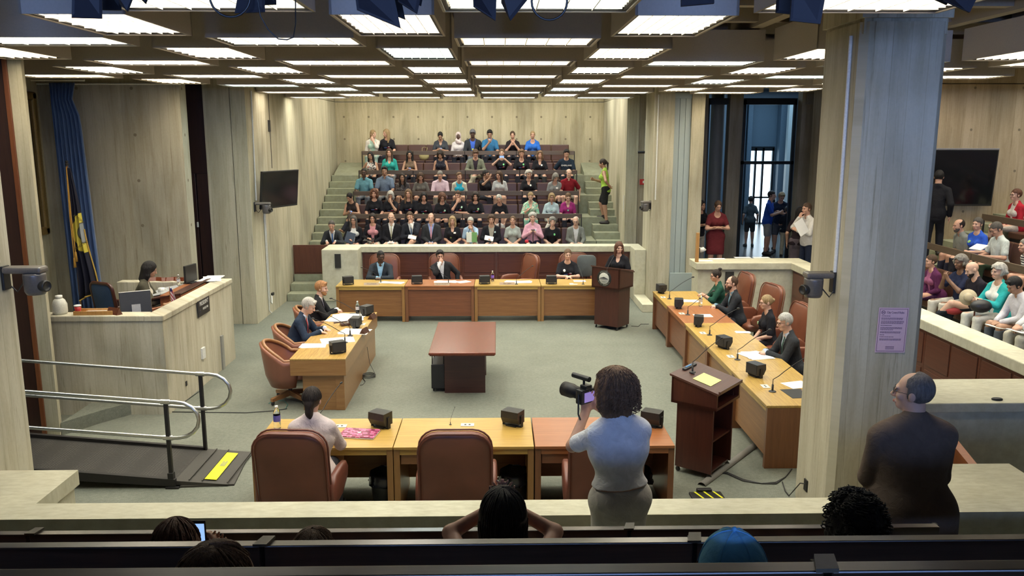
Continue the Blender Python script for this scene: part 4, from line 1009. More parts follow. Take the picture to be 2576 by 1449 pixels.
# arm targets: (out, forward, up) from the pelvis in the trunk's frame, finger direction, curl
ARMS = {'lap': ((.045, .23, .09), (-.8, .5, -.2), .8), 'knee': ((.13, .34, .10), (-.2, 1, -.35), .4), 'chin': ((.02, .185, .52), (-.25, -.35, .9), 1.1), 'cheek': ((.075, .15, .56), (-.2, -.3, .95), .5),
        'mouth': ((.02, .19, .555), (-.5, -.5, .7), .9), 'phone': ((.05, .30, .27), (-.55, .5, .45), .9), 'clasp': ((.075, .24, .33), (-.6, .3, .7), 1.0), 'fold': ((.0, .17, .22), (-1, -.15, .15), .5), 'table': ((.12, .40, .235), (-.35, .95, -.05), .3),
        'tclasp': ((.035, .36, .24), (-.75, .6, .0), .9), 'side': ((.24, .03, -.04), (.0, .1, -1), .3), 'photo': ((.09, .33, .55), (-.55, .4, .5), .9), 'bench': ((.30, .06, -.02), (.3, .3, -1), .3), 'read': ((.11, .27, .20), (-.6, .7, .2), .8),
        'hipb': ((.16, -.14, .05), (-.8, -.1, -.2), .5), 'face_up': ((.10, .10, .66), (-.3, -.1, 1), .6), 'wave': ((.12, .36, .62), (-.1, .3, 1), .1), 'write': ((.06, .36, .17), (-.5, .8, -.3), .9), 'cane': ((.02, .34, .30), (-.7, .5, -.2), 1.0)}

def person(label, loc, rz, sex='f', h=1.0, pose='sit', lean=6, side=0, twist=0, head=(0, 0, 0), arms=('lap', 'lap'), hair='long', hc='br', skin='w', top='tee', tc=(.02, .02, .025), tpat=None, tc2=(.5, .5, .5),
           under=(.7, .7, .68), tie=None, bot='trousers', bc=(.03, .03, .04), shoe=(.02, .015, .012), vx=.0135, glasses=False, beard=None, badge=None, pr=False, tag_=False, neck='crew', wide=1.0, seat=.43, legs='std', cap=None, scarf=None,
           group=None, shoes=True, arm_h=None, hold=None, skel_only=False, elbow=None, hvol=0., loose=.004, hem_up=0.):
    S = h; rnd = random.Random(label)
    t = thing('person', label, 'person', loc, rz, group)
    st = pose == 'stand'
    pel = V3(0, .02, (.93 if st else seat + .095 / S) * S)
    lf, ls, tw = R(lean), R(side), R(twist)
    T = unit((math.sin(ls), -math.sin(lf) * math.cos(ls), math.cos(lf) * math.cos(ls)))
    r0 = V3(math.cos(tw), math.sin(tw), 0); r = unit(r0 - T * r0.dot(T)); f = np.cross(T, r); f = f if f.dot(V3(math.sin(tw), -math.cos(tw), 0)) > 0 else -f
    W = lambda u, w, z: pel + (r * u + f * w + T * z) * S
    fem = sex == 'f'; sw = .150 if fem else .172; hipw = .088 if fem else .075; wd = wide
    C7 = W(0, -.015, .50); sh = [W(s * sw * (.5 + .5 * wd), -.01, .432) for s in (-1, 1)]
    hy, hp, hr = [R(a) for a in head]; ty = hy + tw
    hf = V3(math.sin(ty) * math.cos(hp), -math.cos(ty) * math.cos(hp), -math.sin(hp)); hrt = V3(math.cos(ty), math.sin(ty), 0); hu = np.cross(hf, hrt)
    hrt, hu = hrt * math.cos(hr) + hu * math.sin(hr), hu * math.cos(hr) - hrt * math.sin(hr)
    hs = S ** .5 * (.965 if fem else 1.0)
    nt_ = C7 + (T * .085 + V3(0, -.012, 0)) * S
    hc_ = nt_ + (hu * .095 + hf * .018) * hs
    Hh = lambda x, y, z: hc_ + (hrt * x + hf * y + hu * z) * hs      # head frame: right, forward, up
    HM = [hrt, hf, hu]; TM = [r, f, T]
    # legs
    hip = [pel + r * s * hipw * S - T * .02 * S for s in (-1, 1)]
    fy = V3(0, -1, 0)
    if st:
        kn = [V3(s * .10 * S, -.01, .49 * S) for s in (-1, 1)]; an = [V3(s * .11 * S, .02, .085 * S) for s in (-1, 1)]
        if legs == 'step': kn[0] += V3(0, -.10, .05); an[0] += V3(0, -.06, .12); kn[1] += V3(0, .02, 0); an[1] += V3(0, .06, 0)
    else:
        kz = (seat + .07); kn = [V3(s * .13 * S, -.42 * S, kz) for s in (-1, 1)]; an = [V3(s * .12 * S, -.44 * S, .085) for s in (-1, 1)]
        if legs == 'cross': kn[1] = V3(.02 * S, -.45 * S, kz + .10); an[1] = V3(-.18 * S, -.62 * S, kz - .22); kn[0] = V3(-.06 * S, -.42 * S, kz)
        if legs == 'wide': kn = [V3(s * .20 * S, -.40 * S, kz) for s in (-1, 1)]
        if legs == 'up': kn = [V3(s * .09 * S, -.34 * S, kz + .16) for s in (-1, 1)]; an = [V3(s * .09 * S, -.36 * S, .25) for s in (-1, 1)]
    toe = [a + V3((-1, 1)[i] * .03, -.15 * S, -.045) for i, a in enumerate(an)]
    heel = [a + V3(0, .03, -.045) for a in an]
    if not st and legs == 'cross': toe[1] = an[1] + V3(-.06, -.15, .02); heel[1] = an[1] + V3(0, .02, -.05)
    # arms
    A = []
    for i, s in enumerate((-1, 1)):
        a = arms[i]; (u, w, z), fd, curl = ARMS[a] if isinstance(a, str) else a
        wr = W(s * u, w, z)
        if arm_h is not None and a in ('table', 'tclasp', 'write', 'read'): wr[2] = arm_h + .035
        d = unit(r * fd[0] * s + f * fd[1] + T * fd[2]); u1, u2 = .285 * S, .25 * S
        v = wr - sh[i]; L = np.linalg.norm(v)
        if L > (u1 + u2) * .985: wr = sh[i] + v / L * (u1 + u2) * .985; v = wr - sh[i]; L = np.linalg.norm(v)
        if L < .16: L = .16
        ca = (u1 * u1 + L * L - u2 * u2) / (2 * u1 * L); ca = max(-1, min(1, ca))
        hint = r * s * .75 - T * .9 - f * .25
        if a in ('photo', 'wave', 'face_up'): hint = r * s * .9 - T * .8 + f * .3
        if a in ('side',): hint = r * s * .3 - f * 1
        if a in ('fold',): hint = r * s * 1 - T * .6
        if elbow is not None: hint = r * s * elbow[i][0] + f * elbow[i][1] + T * elbow[i][2]
        vn = v / (np.linalg.norm(v) + 1e-9); hn = unit(hint - vn * hint.dot(vn)); el = sh[i] + vn * u1 * ca + hn * u1 * math.sqrt(max(0, 1 - ca * ca))
        # palm normal: roughly towards the body middle / down
        pn = V3(0, 0, -1) if a in ('table', 'knee', 'lap', 'write', 'fold', 'tclasp', 'read', 'bench') else (-r * s if a in ('side', 'phone', 'clasp', 'photo', 'wave', 'face_up', 'cheek', 'cane') else -f)
        pn = unit(pn - d * pn.dot(d)); A.append((wr, el, d, pn, curl))
    info = dict(root=t, W=W, H=Hh, arms=A, sh=sh, T=T, f=f, r=r, kn=kn)
    # bounds
    pts = np.array([pel, C7, hc_] + kn + an + toe + sh + [a[0] for a in A] + [a[1] for a in A] + [a[0] + a[2] * .19 for a in A]); mg_ = .19 + .26 * max(0, wd - 1) + 2 * loose + (.03 if top in ('suit', 'jacket', 'cardigan') else 0); lo = pts.min(0) - mg_; hi = pts.max(0) + mg_; lo[2] = max(lo[2], -.02)
    hi[2] = max(hi[2], hc_[2] + .19)
    fx = ((hc_[0] - .13, hc_[0] + .13), (hc_[1] - .15, hc_[1] + .15), (hc_[2] - .16, hc_[2] + .17)); fv = vx * .62
    def new(l=lo, h_=hi, v=vx, fine=fx, fvv=fv): return Field(l, h_, v, fine, fvv)
    def trunk(F, inf=0., k=.035, hem=0, bust=True):
        F.cap(W(-hipw * .9, -.01, 0), W(hipw * .9, -.01, 0), ((.108 if fem else .112) + .5 * hem) * wd * S + inf, k=k, flat=(f, 1.05 / wd ** .5))
        if st: F.cap(W(-.05, 0, -.07), W(.05, 0, -.07), .105 * wd * S + inf, k=k)
        F.cap(W(0, 0, .06), W(0, .0, .22), (.122 if fem else .142) * wd * S + inf, (.116 if fem else .140) * wd * S + inf, k=k, flat=(f, 1.22))
        F.cap(W(-.055 * wd, -.0, .33), W(.055 * wd, 0, .33), .112 * S * (.5 + .5 * wd) + inf, k=k, flat=(f, 1.18))
        F.cap(sh[0] * .8 + sh[1] * .2 - T * .012, sh[1] * .8 + sh[0] * .2 - T * .012, .058 * S + inf, k=k)
        F.cap(sh[0] + (C7 - sh[0]) * .2, C7 + T * .02 * S, .045 * S + inf, .05 * S + inf * .7, k=k); F.cap(sh[1] + (C7 - sh[1]) * .2, C7 + T * .02 * S, .045 * S + inf, .05 * S + inf * .7, k=k)
        if wd > 1.15: F.ell(W(0, .07, .12), ((.13 * wd) * S + inf, .10 * S * wd + inf, .13 * S + inf), TM, k=.04)
        if fem and bust:
            for s in (-1, 1): F.ell(W(s * .07, .075, .32), (.062 * S * wd + inf, .058 * S * wd + inf, .062 * S + inf), TM, k=.03)
        return F
    def arm(F, i, inf=0., upto=1.0, k=.02):
        wr, el = A[i][0], A[i][1]; up = .052 if not fem else .045; fa = .040 if not fem else .035
        if upto >= .5: F.cap(sh[i], el, up * S + inf, fa * 1.08 * S + inf, k=k)
        else: F.cap(sh[i], sh[i] + (el - sh[i]) * upto * 2, up * S + inf, (up * .9) * S + inf * 1.2, k=k)
        if upto > .5: q = (upto - .5) * 2; F.cap(el, el + (wr - el) * q, fa * 1.08 * S + inf, (fa * 1.05 * (1 - q) + .028 * q) * S + inf, k=k)
        return F
    def leg(F, i, inf=0., upto=1.0, k=.03, flare=0.):
        F.cap(hip[i], kn[i], (.084 if fem else .082) * S * wd ** .5 + inf, .056 * S + inf, k=k)
        if upto > .5: q = (upto - .5) * 2; F.cap(kn[i], kn[i] + (an[i] - kn[i]) * q, .054 * S + inf, (.054 * (1 - q) + .036 * q) * S + inf + flare * q, k=k); F.cap(kn[i] + (an[i] - kn[i]) * .15 + V3(0, .012, 0), kn[i] + (an[i] - kn[i]) * min(.45, q), .052 * S + inf, .045 * S + inf, k=k)
        return F
    # ---- body ----
    F = new(); trunk(F)
    for i in (0, 1):
        arm(F, i); leg(F, i); F.cap(heel[i], toe[i], .034 * S, .030 * S, k=.03, flat=(V3(0, 0, 1), 1.1)); F.cap(an[i], heel[i], .034 * S, .03 * S, k=.02)
    F.cap(C7 - T * .02, nt_ + hu * .02, (.052 if fem else .060) * S, (.050 if fem else .058) * S, k=.025)
    Fh = lambda c, rr_, **kw: F.ell(Hh(*c), np.array(rr_) * hs, HM, **kw)
    Fh((0, -.008, .030), (.0735, .094, .092), k=.02); Fh((0, .022, -.035), (.056, .064, .072), k=.03); Fh((0, .058, -.088), (.030, .026, .022), k=.025)
    Fh((0, .085, .022), (.045, .012, .012), k=.02)                                     # brow
    for s in (-1, 1):
        Fh((s * .031, .106, .002), (.019, .016, .012), k=.012, cut=True); Fh((s * .036, .062, -.028), (.022, .022, .018), k=.02); Fh((s * .077, -.008, -.005), (.010, .020, .030), k=.008)
    F.cap(Hh(0, .086, .010), Hh(0, .110, -.030), .0085 * hs, .0125 * hs, k=.010); Fh((0, .098, -.036), (.018, .013, .009), k=.008); Fh((0, .086, -.068), (.024, .009, .011), k=.012)
    rf = max(.0078 * S, vx * .52)
    for i, s in enumerate((-1, 1)):
        wr, el, d, pn, curl = A[i]; lat = np.cross(d, pn); lat = lat if lat.dot(r * s) < 0 else -lat      # towards the thumb (inner) side
        F.cap(el + (wr - el) * .9, wr + d * .02, .027 * S, .026 * S, k=.015, flat=(pn, 1.2)); F.cap(wr + d * .03 * S, wr + d * .075 * S, .038 * S, .040 * S, k=.012, flat=(pn, 2.3))
        for j in range(4):
            o = (-.030 + .020 * j) * S; b0 = wr + d * .085 * S + lat * o; ln = (.062, .074, .080, .072)[j] * S; c1 = curl * (.55 + .08 * j); dd = unit(d * math.cos(c1) + pn * math.sin(c1) + lat * o * 1.5); b1 = b0 + dd * ln * .5
            c2 = c1 + curl * .75; d2 = unit(d * math.cos(c2) + pn * math.sin(c2)); F.cap(b0, b1, rf, rf * .95, k=.004); F.cap(b1, b1 + d2 * ln * .5, rf * .95, rf * .8, k=.004)
        b0 = wr + d * .028 * S + lat * .030 * S; dd = unit(d * .6 + lat * .65 + pn * .4); b1 = b0 + dd * .04 * S; F.cap(b0, b1, rf * 1.3, rf * 1.1, k=.008); F.cap(b1, b1 + unit(d * .9 + lat * .2 + pn * .4) * .032 * S, rf * 1.1, rf * .9, k=.004)
    me = F.mesh('person_body'); me.materials.append(skin_mat(SK[skin])); new_mesh_object('body', me, t)
    # ---- face ----
    def child(name, me, M=None):
        o = new_mesh_object(name, me, t)
        if M is not None: o.matrix_local = M
        return o
    def hmat(sc=1.0, off=(0, 0, 0)):
        p = Hh(off[0], -off[1], off[2]); m = Matrix.Identity(4)
        for i in range(3): m[i][0] = hrt[i] * hs * sc; m[i][1] = -hf[i] * hs * sc; m[i][2] = hu[i] * hs * sc; m[i][3] = p[i]
        return m
    for s in (-1, 1): child('eye', FP['eye'], hmat(1, (s * .031, -.0865, .0025)))
    browc = HC[hc] if hair != 'bald' else HC['dg']; child('eyebrows', face_mesh('brow', hair_mat(tuple(x * .7 for x in browc)) if sum(browc) < .9 else hair_mat(HC['gr'])), hmat(1, (0, -.002, 0)))
    sc_ = SK[skin]; child('mouth', face_mesh('mouth', plain('lips_' + skin, (sc_[0] * .80, sc_[1] * .48, sc_[2] * .48), .5)), hmat(1, (0, -.004, 0)))
    if glasses: child('glasses', FP['glasses'], hmat(1, (0, -.002, 0)))
    # ---- hair ----
    hl = hc_ - .30; hh_ = hc_ + .22; long_ = {'long': .34, 'bob': .17, 'pony': .26, 'mid': .24, 'curly': .18, 'hijab': .30, 'tied': .24, 'afro': .2}.get(hair, .14); hl[2] = hc_[2] - long_
    vh = vx * .72
    if hair not in ('bald', 'none'):
        hs_ = hs; F = Field(hl, hh_, vh); Q = lambda c, rr_, **kw: F.ell(Hh(*c), np.array(rr_) * hs, HM, **kw); hcp = lambda a, b, ra, rb=None, **kw: F.cap(Hh(*a), Hh(*b), ra * hs, (rb or ra) * hs, **kw)
        th = {'short': .012, 'buzz': .004, 'crop': .017, 'balding': .010, 'thin': .009, 'curly': .030, 'afro': .04, 'bob': .020, 'long': .016, 'mid': .018, 'pony': .009, 'bun': .009, 'topbun': .010, 'tied': .012, 'puff': .030, 'hijab': .018}[hair] + hvol
        Q((0, -.012, .034), (.0735 + th, .094 + th, .092 + th), k=0)
        lx = F.local(hc_, HM); lx = [q / hs for q in lx]
        if hair == 'thin': F.clip(np.maximum(lx[2] - .135 + 1.0 * np.maximum(lx[1] + .01, 0), lx[1] - .035) * hs)
        if hair == 'balding': F.clip(np.maximum(lx[2] - .066 - .62 * np.maximum(-lx[1], 0) + .45 * np.maximum(lx[1], 0), lx[1] - .035) * hs)
        if hair in ('short', 'buzz', 'crop', 'balding', 'puff', 'thin'):
            F.clip(np.maximum(-(lx[2] + .058 + lx[1] * .30), -1) * hs)
            F.clip(np.minimum(np.minimum(lx[1] - .012, 1), .9 + 0 * lx[2]) * hs if False else (np.where(lx[2] < .045, lx[1] - .022, -1)) * hs)
        fr = {'bangs': .0}.get('x', 0)
        Q((0, .115, -.028), (.068, .080, .098 if hair in ('bob', 'mid') else .106), k=.006, cut=True)
        if hair in ('crop', 'puff'): hcp((-.035, .075, .095), (.035, .070, .10), .020, k=.015)
        if hair in ('bob', 'mid', 'long', 'curly', 'afro'):
            dz = {'bob': -.105, 'mid': -.17, 'long': -.27, 'curly': -.10, 'afro': -.06}[hair]; rr_ = (.030 if hair != 'curly' else .042) + hvol * .7
            for s in (-1, 1):
                hcp((s * .070, -.005, .03), (s * .082, .005, dz * .55), rr_, k=.02); hcp((s * .082, .005, dz * .55), (s * (.075 if hair != 'long' else .085), .02 if hair == 'long' else .0, dz), rr_, rr_ * .8, k=.02)
            hcp((0, -.07, .0), (0, -.075, dz), .055, .045, k=.03); hcp((-.05, -.05, 0), (-.055, -.05, dz), .045, .035, k=.03); hcp((.05, -.05, 0), (.055, -.05, dz), .045, .035, k=.03)
            if hair in ('bob',) or rnd.random() < .3: hcp((-.04, .078, .075), (.045, .078, .070), .016, k=.012)
        if hair in ('curly', 'afro', 'puff'):
            for _ in range(46 if hair != 'puff' else 26):
                a = rnd.uniform(0, 2 * PI); e = rnd.uniform(-.9, 1.2); x, y, z = math.cos(a) * math.cos(e), math.sin(a) * math.cos(e), math.sin(e)
                if y > .45 and z < .55: continue
                F.cap(Hh(x * .098, y * .11 - .01, z * .105 + .03), Hh(x * .103, y * .115 - .01, z * .11 + .03 - .012), (.017 + rnd.random() * .012) * hs, k=.008)
        if hair == 'bun': Q((0, -.115, .03), (.038, .034, .036), k=.01)
        if hair == 'topbun': Q((0, -.085, .125), (.036, .036, .032), k=.008); Q((.01, -.09, .13), (.028, .04, .026), k=.008)
        if hair == 'pony': hcp((0, -.105, .04), (0, -.135, -.02), .022, .028, k=.02); hcp((0, -.135, -.02), (.02, -.12, -.20), .028, .012, k=.02)
        if hair == 'tied': hcp((0, -.09, -.02), (0, -.10, -.10), .045, .034, k=.03); hcp((0, -.10, -.09), (-.01, -.10, -.14), .034, .018, k=.02)
        if hair == 'hijab':
            hcp((0, -.02, -.06), (0, -.01, -.17), .085, .10, k=.03); hcp((-.06, .05, -.12), (.05, .06, -.20), .04, .05, k=.02); Q((0, .105, -.02), (.058, .055, .080), k=.006, cut=True)
        if hair in ('curly', 'afro'):
            X_, Y_, Z_ = F.grid(); m_ = np.abs(F.g) < .03; wv = np.sin(X_ * 150 + 3 * np.sin(Z_ * 45)) * np.sin(Y_ * 140 + 2 * np.sin(X_ * 50)) + np.sin(Z_ * 120 + 3 * np.sin(Y_ * 60 + X_ * 40)); F.g = np.where(m_, F.g + (.0026 * wv).astype(np.float32), F.g)
        me = F.mesh('hair')
        if me is not None: me.materials.append(cloth_mat(scarf[0], scarf[1], scarf[2]) if hair == 'hijab' else hair_mat(HC[hc])); new_mesh_object('headscarf' if hair == 'hijab' else 'hair', me, t)
    if vx < .009 and hair in ('curly', 'afro', 'long', 'mid', 'tied', 'bob'):
        b = MB(); e_ = (.0735 + th + .003, .094 + th + .003, .092 + th + .003); wv_ = {'curly': .015, 'afro': .013, 'long': .002, 'mid': .004, 'tied': .002, 'bob': .003}[hair]
        for k in range({'afro': 150, 'curly': 170}.get(hair, 110)):
            a = rnd.uniform(0, 2 * PI); front = math.sin(a) > .35; ph = rnd.uniform(0, 6); pth = []; fq = {'afro': 46, 'curly': 26}.get(hair, 8)
            if hair == 'afro':
                t0 = rnd.uniform(.1, 1.9)
                if front and t0 > 1.0: continue
                for j in range(12):
                    q = t0 + .018 * j; o_ = 1.02 + .10 * rnd.random() * (j == 11) + .006 * j; pth.append(Hh(e_[0] * o_ * math.cos(a) * math.sin(q) + wv_ * math.sin(j * 1.1 + ph), -.012 + e_[1] * o_ * math.sin(a) * math.sin(q) + wv_ * math.cos(j * 1.1 + ph), .034 + e_[2] * o_ * math.cos(q)))
            else:
                ez = {'curly': -.09, 'long': -.25, 'mid': -.15, 'tied': -.04, 'bob': -.09}[hair] + rnd.uniform(-.015, .02); qm = 1.0 if front else 1.7; n_ = 16
                for j in range(n_):
                    q = .06 + (qm - .06) * j / (n_ - 1); w2 = wv_ * math.sin(fq * q * 1.3 + ph) * min(1, j / 4)
                    pth.append(Hh((e_[0] + w2) * math.cos(a) * math.sin(q), -.012 + (e_[1] + w2) * math.sin(a) * math.sin(q), .034 + e_[2] * math.cos(q)))
                if not front and hair != 'tied':
                    x_, y_ = (e_[0] + .004) * math.cos(a), -.012 + (e_[1] + .0) * math.sin(a); z_ = .034 + e_[2] * math.cos(qm)
                    while z_ > ez: z_ -= .012; w2 = wv_ * math.sin(fq * 9 * z_ + ph); pth.append(Hh(x_ * 1.02 + w2, min(y_, .02) * (.98 if y_ < 0 else 1) + w2 * .5, z_))
            b.tube(pth, [.0032] * (len(pth) - 1) + [.001], 5)
        obj('hair_strands', b, hair_mat(HC[hc]), t)
    if beard:
        F = Field(hc_ - .17, hc_ + .1, vh); F.ell(Hh(0, .024, -.045), np.array((.061, .070, .073)) * hs, HM, k=0); F.ell(Hh(0, .064, -.095), np.array((.036, .032, .032)) * hs, HM, k=.02)
        lx = F.local(hc_, HM); F.clip(lx[2] + (.045 + 0 * lx[1]) * hs + np.maximum(0, .03 * hs - np.abs(lx[0])) * .0); F.clip(-lx[1] - .0); F.ell(Hh(0, .10, -.060), (.03, .03, .016), HM, k=.005, cut=True)
        me = F.mesh('beard')
        if me is not None: me.materials.append(hair_mat(HC[beard])); new_mesh_object('beard', me, t)
    if cap:
        F = Field(hc_ - .05 - .14, hc_ + .22, vh); F.ell(Hh(0, -.012, .035), np.array((.094, .115, .112)) * hs, HM, k=0); lx = F.local(hc_, HM); F.clip(-(lx[2] / hs - .005 - .28 * np.maximum(lx[1] / hs, 0)) * hs); F.ell(Hh(0, -.13, .0), np.array((.042, .06, .035)) * hs, HM, k=.004, cut=True)
        F.cap(Hh(-.03, .10, .055), Hh(.03, .10, .055), .045 * hs, k=.0, flat=(hu, 6)); me = F.mesh('cap'); me.materials.append(cloth_mat(cap)); co_ = new_mesh_object('cap', me, t)
        if vx < .009:
            b = MB()
            for k in range(3):
                a = PI * k / 3; b.tube([Hh(.095 * math.cos(a) * math.cos(q), -.012 + .116 * math.sin(a) * math.cos(q), .035 + .113 * math.sin(q)) for q in [R(8 + 164 * j / 16) for j in range(17)]], .0018, 5)
            b.ball(Hh(0, -.012, .150), .008, 6); obj('seams', b, cloth_mat(tuple(x * .8 for x in cap)), co_)
    # ---- clothes ----
    mt = cloth_mat(tc, tpat, tc2)
    def neckcut(F, kind):
        if kind == 'crew': F.ell(W(0, .035, .525), np.array((.075, .075, .055)) * S, TM, k=.008, cut=True)
        elif kind == 'v': F.ell(W(0, .10, .49), np.array((.055, .10, .115)) * S, TM, k=.008, cut=True); F.ell(W(0, .03, .53), np.array((.075, .075, .05)) * S, TM, k=.008, cut=True)
        elif kind == 'scoop': F.ell(W(0, .08, .50), np.array((.085, .10, .085)) * S, TM, k=.008, cut=True)
        elif kind == 'collar': F.ell(W(0, .065, .525), np.array((.034, .06, .055)) * S, TM, k=.006, cut=True)
    def add(name, F, m):
        me = F.mesh(name)
        if me is None: return None
        me.materials.append(m); return new_mesh_object(name, me, t)
    chi = V3(hi[0], hi[1], nt_[2] + .06); clo = np.array(lo)
    if st: clo[2] = max(0, an[0][2] - .1)
    def cf(): return Field(clo, chi, vx)
    jack = top in ('suit', 'jacket', 'cardigan')
    sleeves = {'tee': .36, 'polo': .36, 'shirt': .97, 'tank': 0, 'suit': .97, 'jacket': .97, 'cardigan': .93, 'dress': .30, 'blouse': .62, 'long': .97, 'half': .42}[top]
    inn = (.009 if not jack else .007)
    if top != 'suit_none':
        F = cf(); trunk(F, inn + (loose if not jack else 0), hem=.0, k=.035 + loose)
        slv = sleeves if not jack else (.25 if top != 'suit' else 1.0)
        if slv > 0:
            for i in (0, 1): arm(F, i, inn + (.006 if not jack else .003), slv)
        tt = F.local(pel, TM)
        F.clip(-(tt[2] + (.04 if not st else .10 - hem_up) * S)) if top != 'dress' else None
        if top == 'dress':
            for i in (0, 1): leg(F, i, .03, .45, k=.06)
            F.cap(W(0, 0, -.02), W(0, 0, -.30) if st else (kn[0] + kn[1]) / 2, .14 * S, .19 * S if st else .13 * S, k=.06, flat=(f, 1.15))
            if st: F.clip(-(F.grid()[2] - .52 * S))
        if top == 'tank':
            for s in (-1, 1): F.ell(sh[(s + 1) // 2] + r * s * .035, (.075 * S, .11 * S, .085 * S), TM, k=.01, cut=True)
        neckcut(F, neck if not jack else ('collar' if top == 'suit' or tie else neck)); add('dress' if top == 'dress' else 'shirt', F, mt if not jack else cloth_mat(under))
        if (top in ('shirt', 'polo', 'half') and neck == 'collar') or (jack and (tie or top == 'suit')):
            F = Field(C7 - .14, C7 + .16, vx * .7); F.cap(C7 + T * .02 * S - f * .0, C7 + T * .05 * S + f * .012, .072 * S, .064 * S, k=0); F.clip(np.abs(F.local(C7 + T * .032 * S, TM)[2] + .42 * F.local(C7, TM)[1]) - .026 * S); F.ell(C7 + f * .09 * S, (.018 * S, .05 * S, .06 * S), TM, k=.004, cut=True)
            add('collar', F, mt if not jack else cloth_mat(under))
    if jack:
        F = cf(); g_ = (.020 if top == 'suit' else .016) + max(0, loose - .004); trunk(F, g_, hem=.02, bust=False)
        for i in (0, 1): arm(F, i, .014, sleeves); F.cap(sh[i] - T * .01, sh[i] - T * .03, .058 * S + .01, k=.02)
        u, w_, tt = F.local(pel, TM); 
        if st: F.cap(W(-.07 * wd, 0, -.05), W(-.07 * wd, 0, -.24), .135 * wd * S + g_, k=.04); F.cap(W(.07 * wd, 0, -.05), W(.07 * wd, 0, -.24), .135 * wd * S + g_, k=.04)
        F.clip(-(tt + (.06 if not st else .27) * S))
        t0 = {'suit': .14, 'jacket': .02, 'cardigan': -.2}[top]; sl = {'suit': .21, 'jacket': .17, 'cardigan': .13}[top]
        F.clip(-np.maximum(np.abs(u) - np.maximum((tt - t0 * S) * sl, (.03 * S if top == 'cardigan' else -.01)), .0 - w_)); F.ell(W(0, .05, .545), np.array((.070, .085, .07)) * S, TM, k=.01, cut=True)
        add('jacket', F, mt)
        if top == 'suit':
            for s in (-1, 1):
                F = Field(W(0, .0, .33) - .26, W(0, 0, .33) + .26, vx * .8); trunk(F, g_ + .007, bust=False); u, w_, tt = F.local(pel, TM); u = u * s
                F.clip(np.maximum(np.maximum(np.abs(u - (tt - .15 * S) * .215 - .016 * S) - .018 * S, np.abs(tt - .32 * S) - .155 * S), .02 - w_)); add('lapel', F, cloth_mat(tuple(x * .8 for x in tc)))
    def patch(name, m, u0, u1, z0, z1, inf=.014, rad=None, taper=0, v=None):
        c = W((u0 + u1) / 2, .10, (z0 + z1) / 2); e = max(u1 - u0, z1 - z0) * .6 + .10; F = Field(c - e, c + e, v or vx * .62); trunk(F, inf); u, w_, tt = F.local(pel, TM); u = u / S; tt = tt / S
        if rad: q = np.sqrt((u - (u0 + u1) / 2) ** 2 + (tt - (z0 + z1) / 2) ** 2) - rad
        else: q = np.maximum(np.abs(u - (u0 + u1) / 2) - (u1 - u0) / 2 * (1 - taper * (tt - z0) / (z1 - z0)), np.abs(tt - (z0 + z1) / 2) - (z1 - z0) / 2)
        F.clip(np.maximum(q * S, .02 - w_)); return add(name, F, m)
    if tie: patch('tie', cloth_mat(tie[0], *(tie[1:] if len(tie) > 1 else ())), -.027, .027, .10, .485, inf=.016, taper=.45)
    if pr:
        patch('shirt_print', cloth_mat((.35, .03, .05)), .0, .085, .262, .285, inf=.020); patch('shirt_print', cloth_mat((.10, .16, .42)), -.085, .0, .262, .278, inf=.020); patch('shirt_print', cloth_mat((.45, .45, .45)), .035, .085, .290, .312, inf=.020)
    if badge: patch('badge', plain('badge_' + str(badge[0]), badge[0], .5), badge[1] - .03, badge[1] + .03, badge[2] - .03, badge[2] + .03, inf=.024, rad=.026, v=vx * .5)
    if tag_: patch('name_tag', WHITE, .03, .10, .345, .385, inf=.024)
    if top != 'dress' or not st:
        if top != 'dress':
            F = cf(); mb_ = cloth_mat(bc)
            F.cap(W(-hipw * .9, -.01, 0), W(hipw * .9, -.01, 0), .112 * wd * S + .010, k=.03, flat=(f, 1.05)); F.cap(W(0, 0, .02), W(0, 0, .08), .118 * wd * S + .006, k=.03, flat=(f, 1.2))
            if st: F.cap(W(-.05, 0, -.07), W(.05, 0, -.07), .105 * wd * S + .012, k=.03)
            up = {'trousers': .99, 'shorts': .40, 'skirt': .5, 'capri': .85}[bot]
            for i in (0, 1):
                if up >= .5: leg(F, i, .013, up, k=.02, flare=.012)
                else: F.cap(hip[i], hip[i] + (kn[i] - hip[i]) * up * 2, .095 * S, .085 * S, k=.02)
            if bot == 'skirt': F.cap(pel, (kn[0] + kn[1]) / 2, .13 * S, .12 * S, k=.05, flat=(f if st else V3(0, 0, 1), 1.2))
            F.clip(F.local(pel, TM)[2] - .085 * S); add('skirt' if bot == 'skirt' else 'trousers' if bot != 'shorts' else 'shorts', F, mb_)
    if shoes:
        for i in (0, 1):
            a, b_ = heel[i], toe[i]; m_ = .10; F = Field(np.minimum(a, b_) - m_, np.maximum(a, b_) + m_, max(vx, .011)); F.cap(a, b_, .045 * S, .041 * S, k=.02, flat=(V3(0, 0, 1), 1.05)); F.cap(an[i] + V3(0, 0, .0), a, .046 * S, .045 * S, k=.02)
            F.clip(-(F.grid()[2] - (min(a[2], b_[2]) - .038))); add('shoe', F, plain('shoe_' + str(shoe), shoe, .5))
    return info
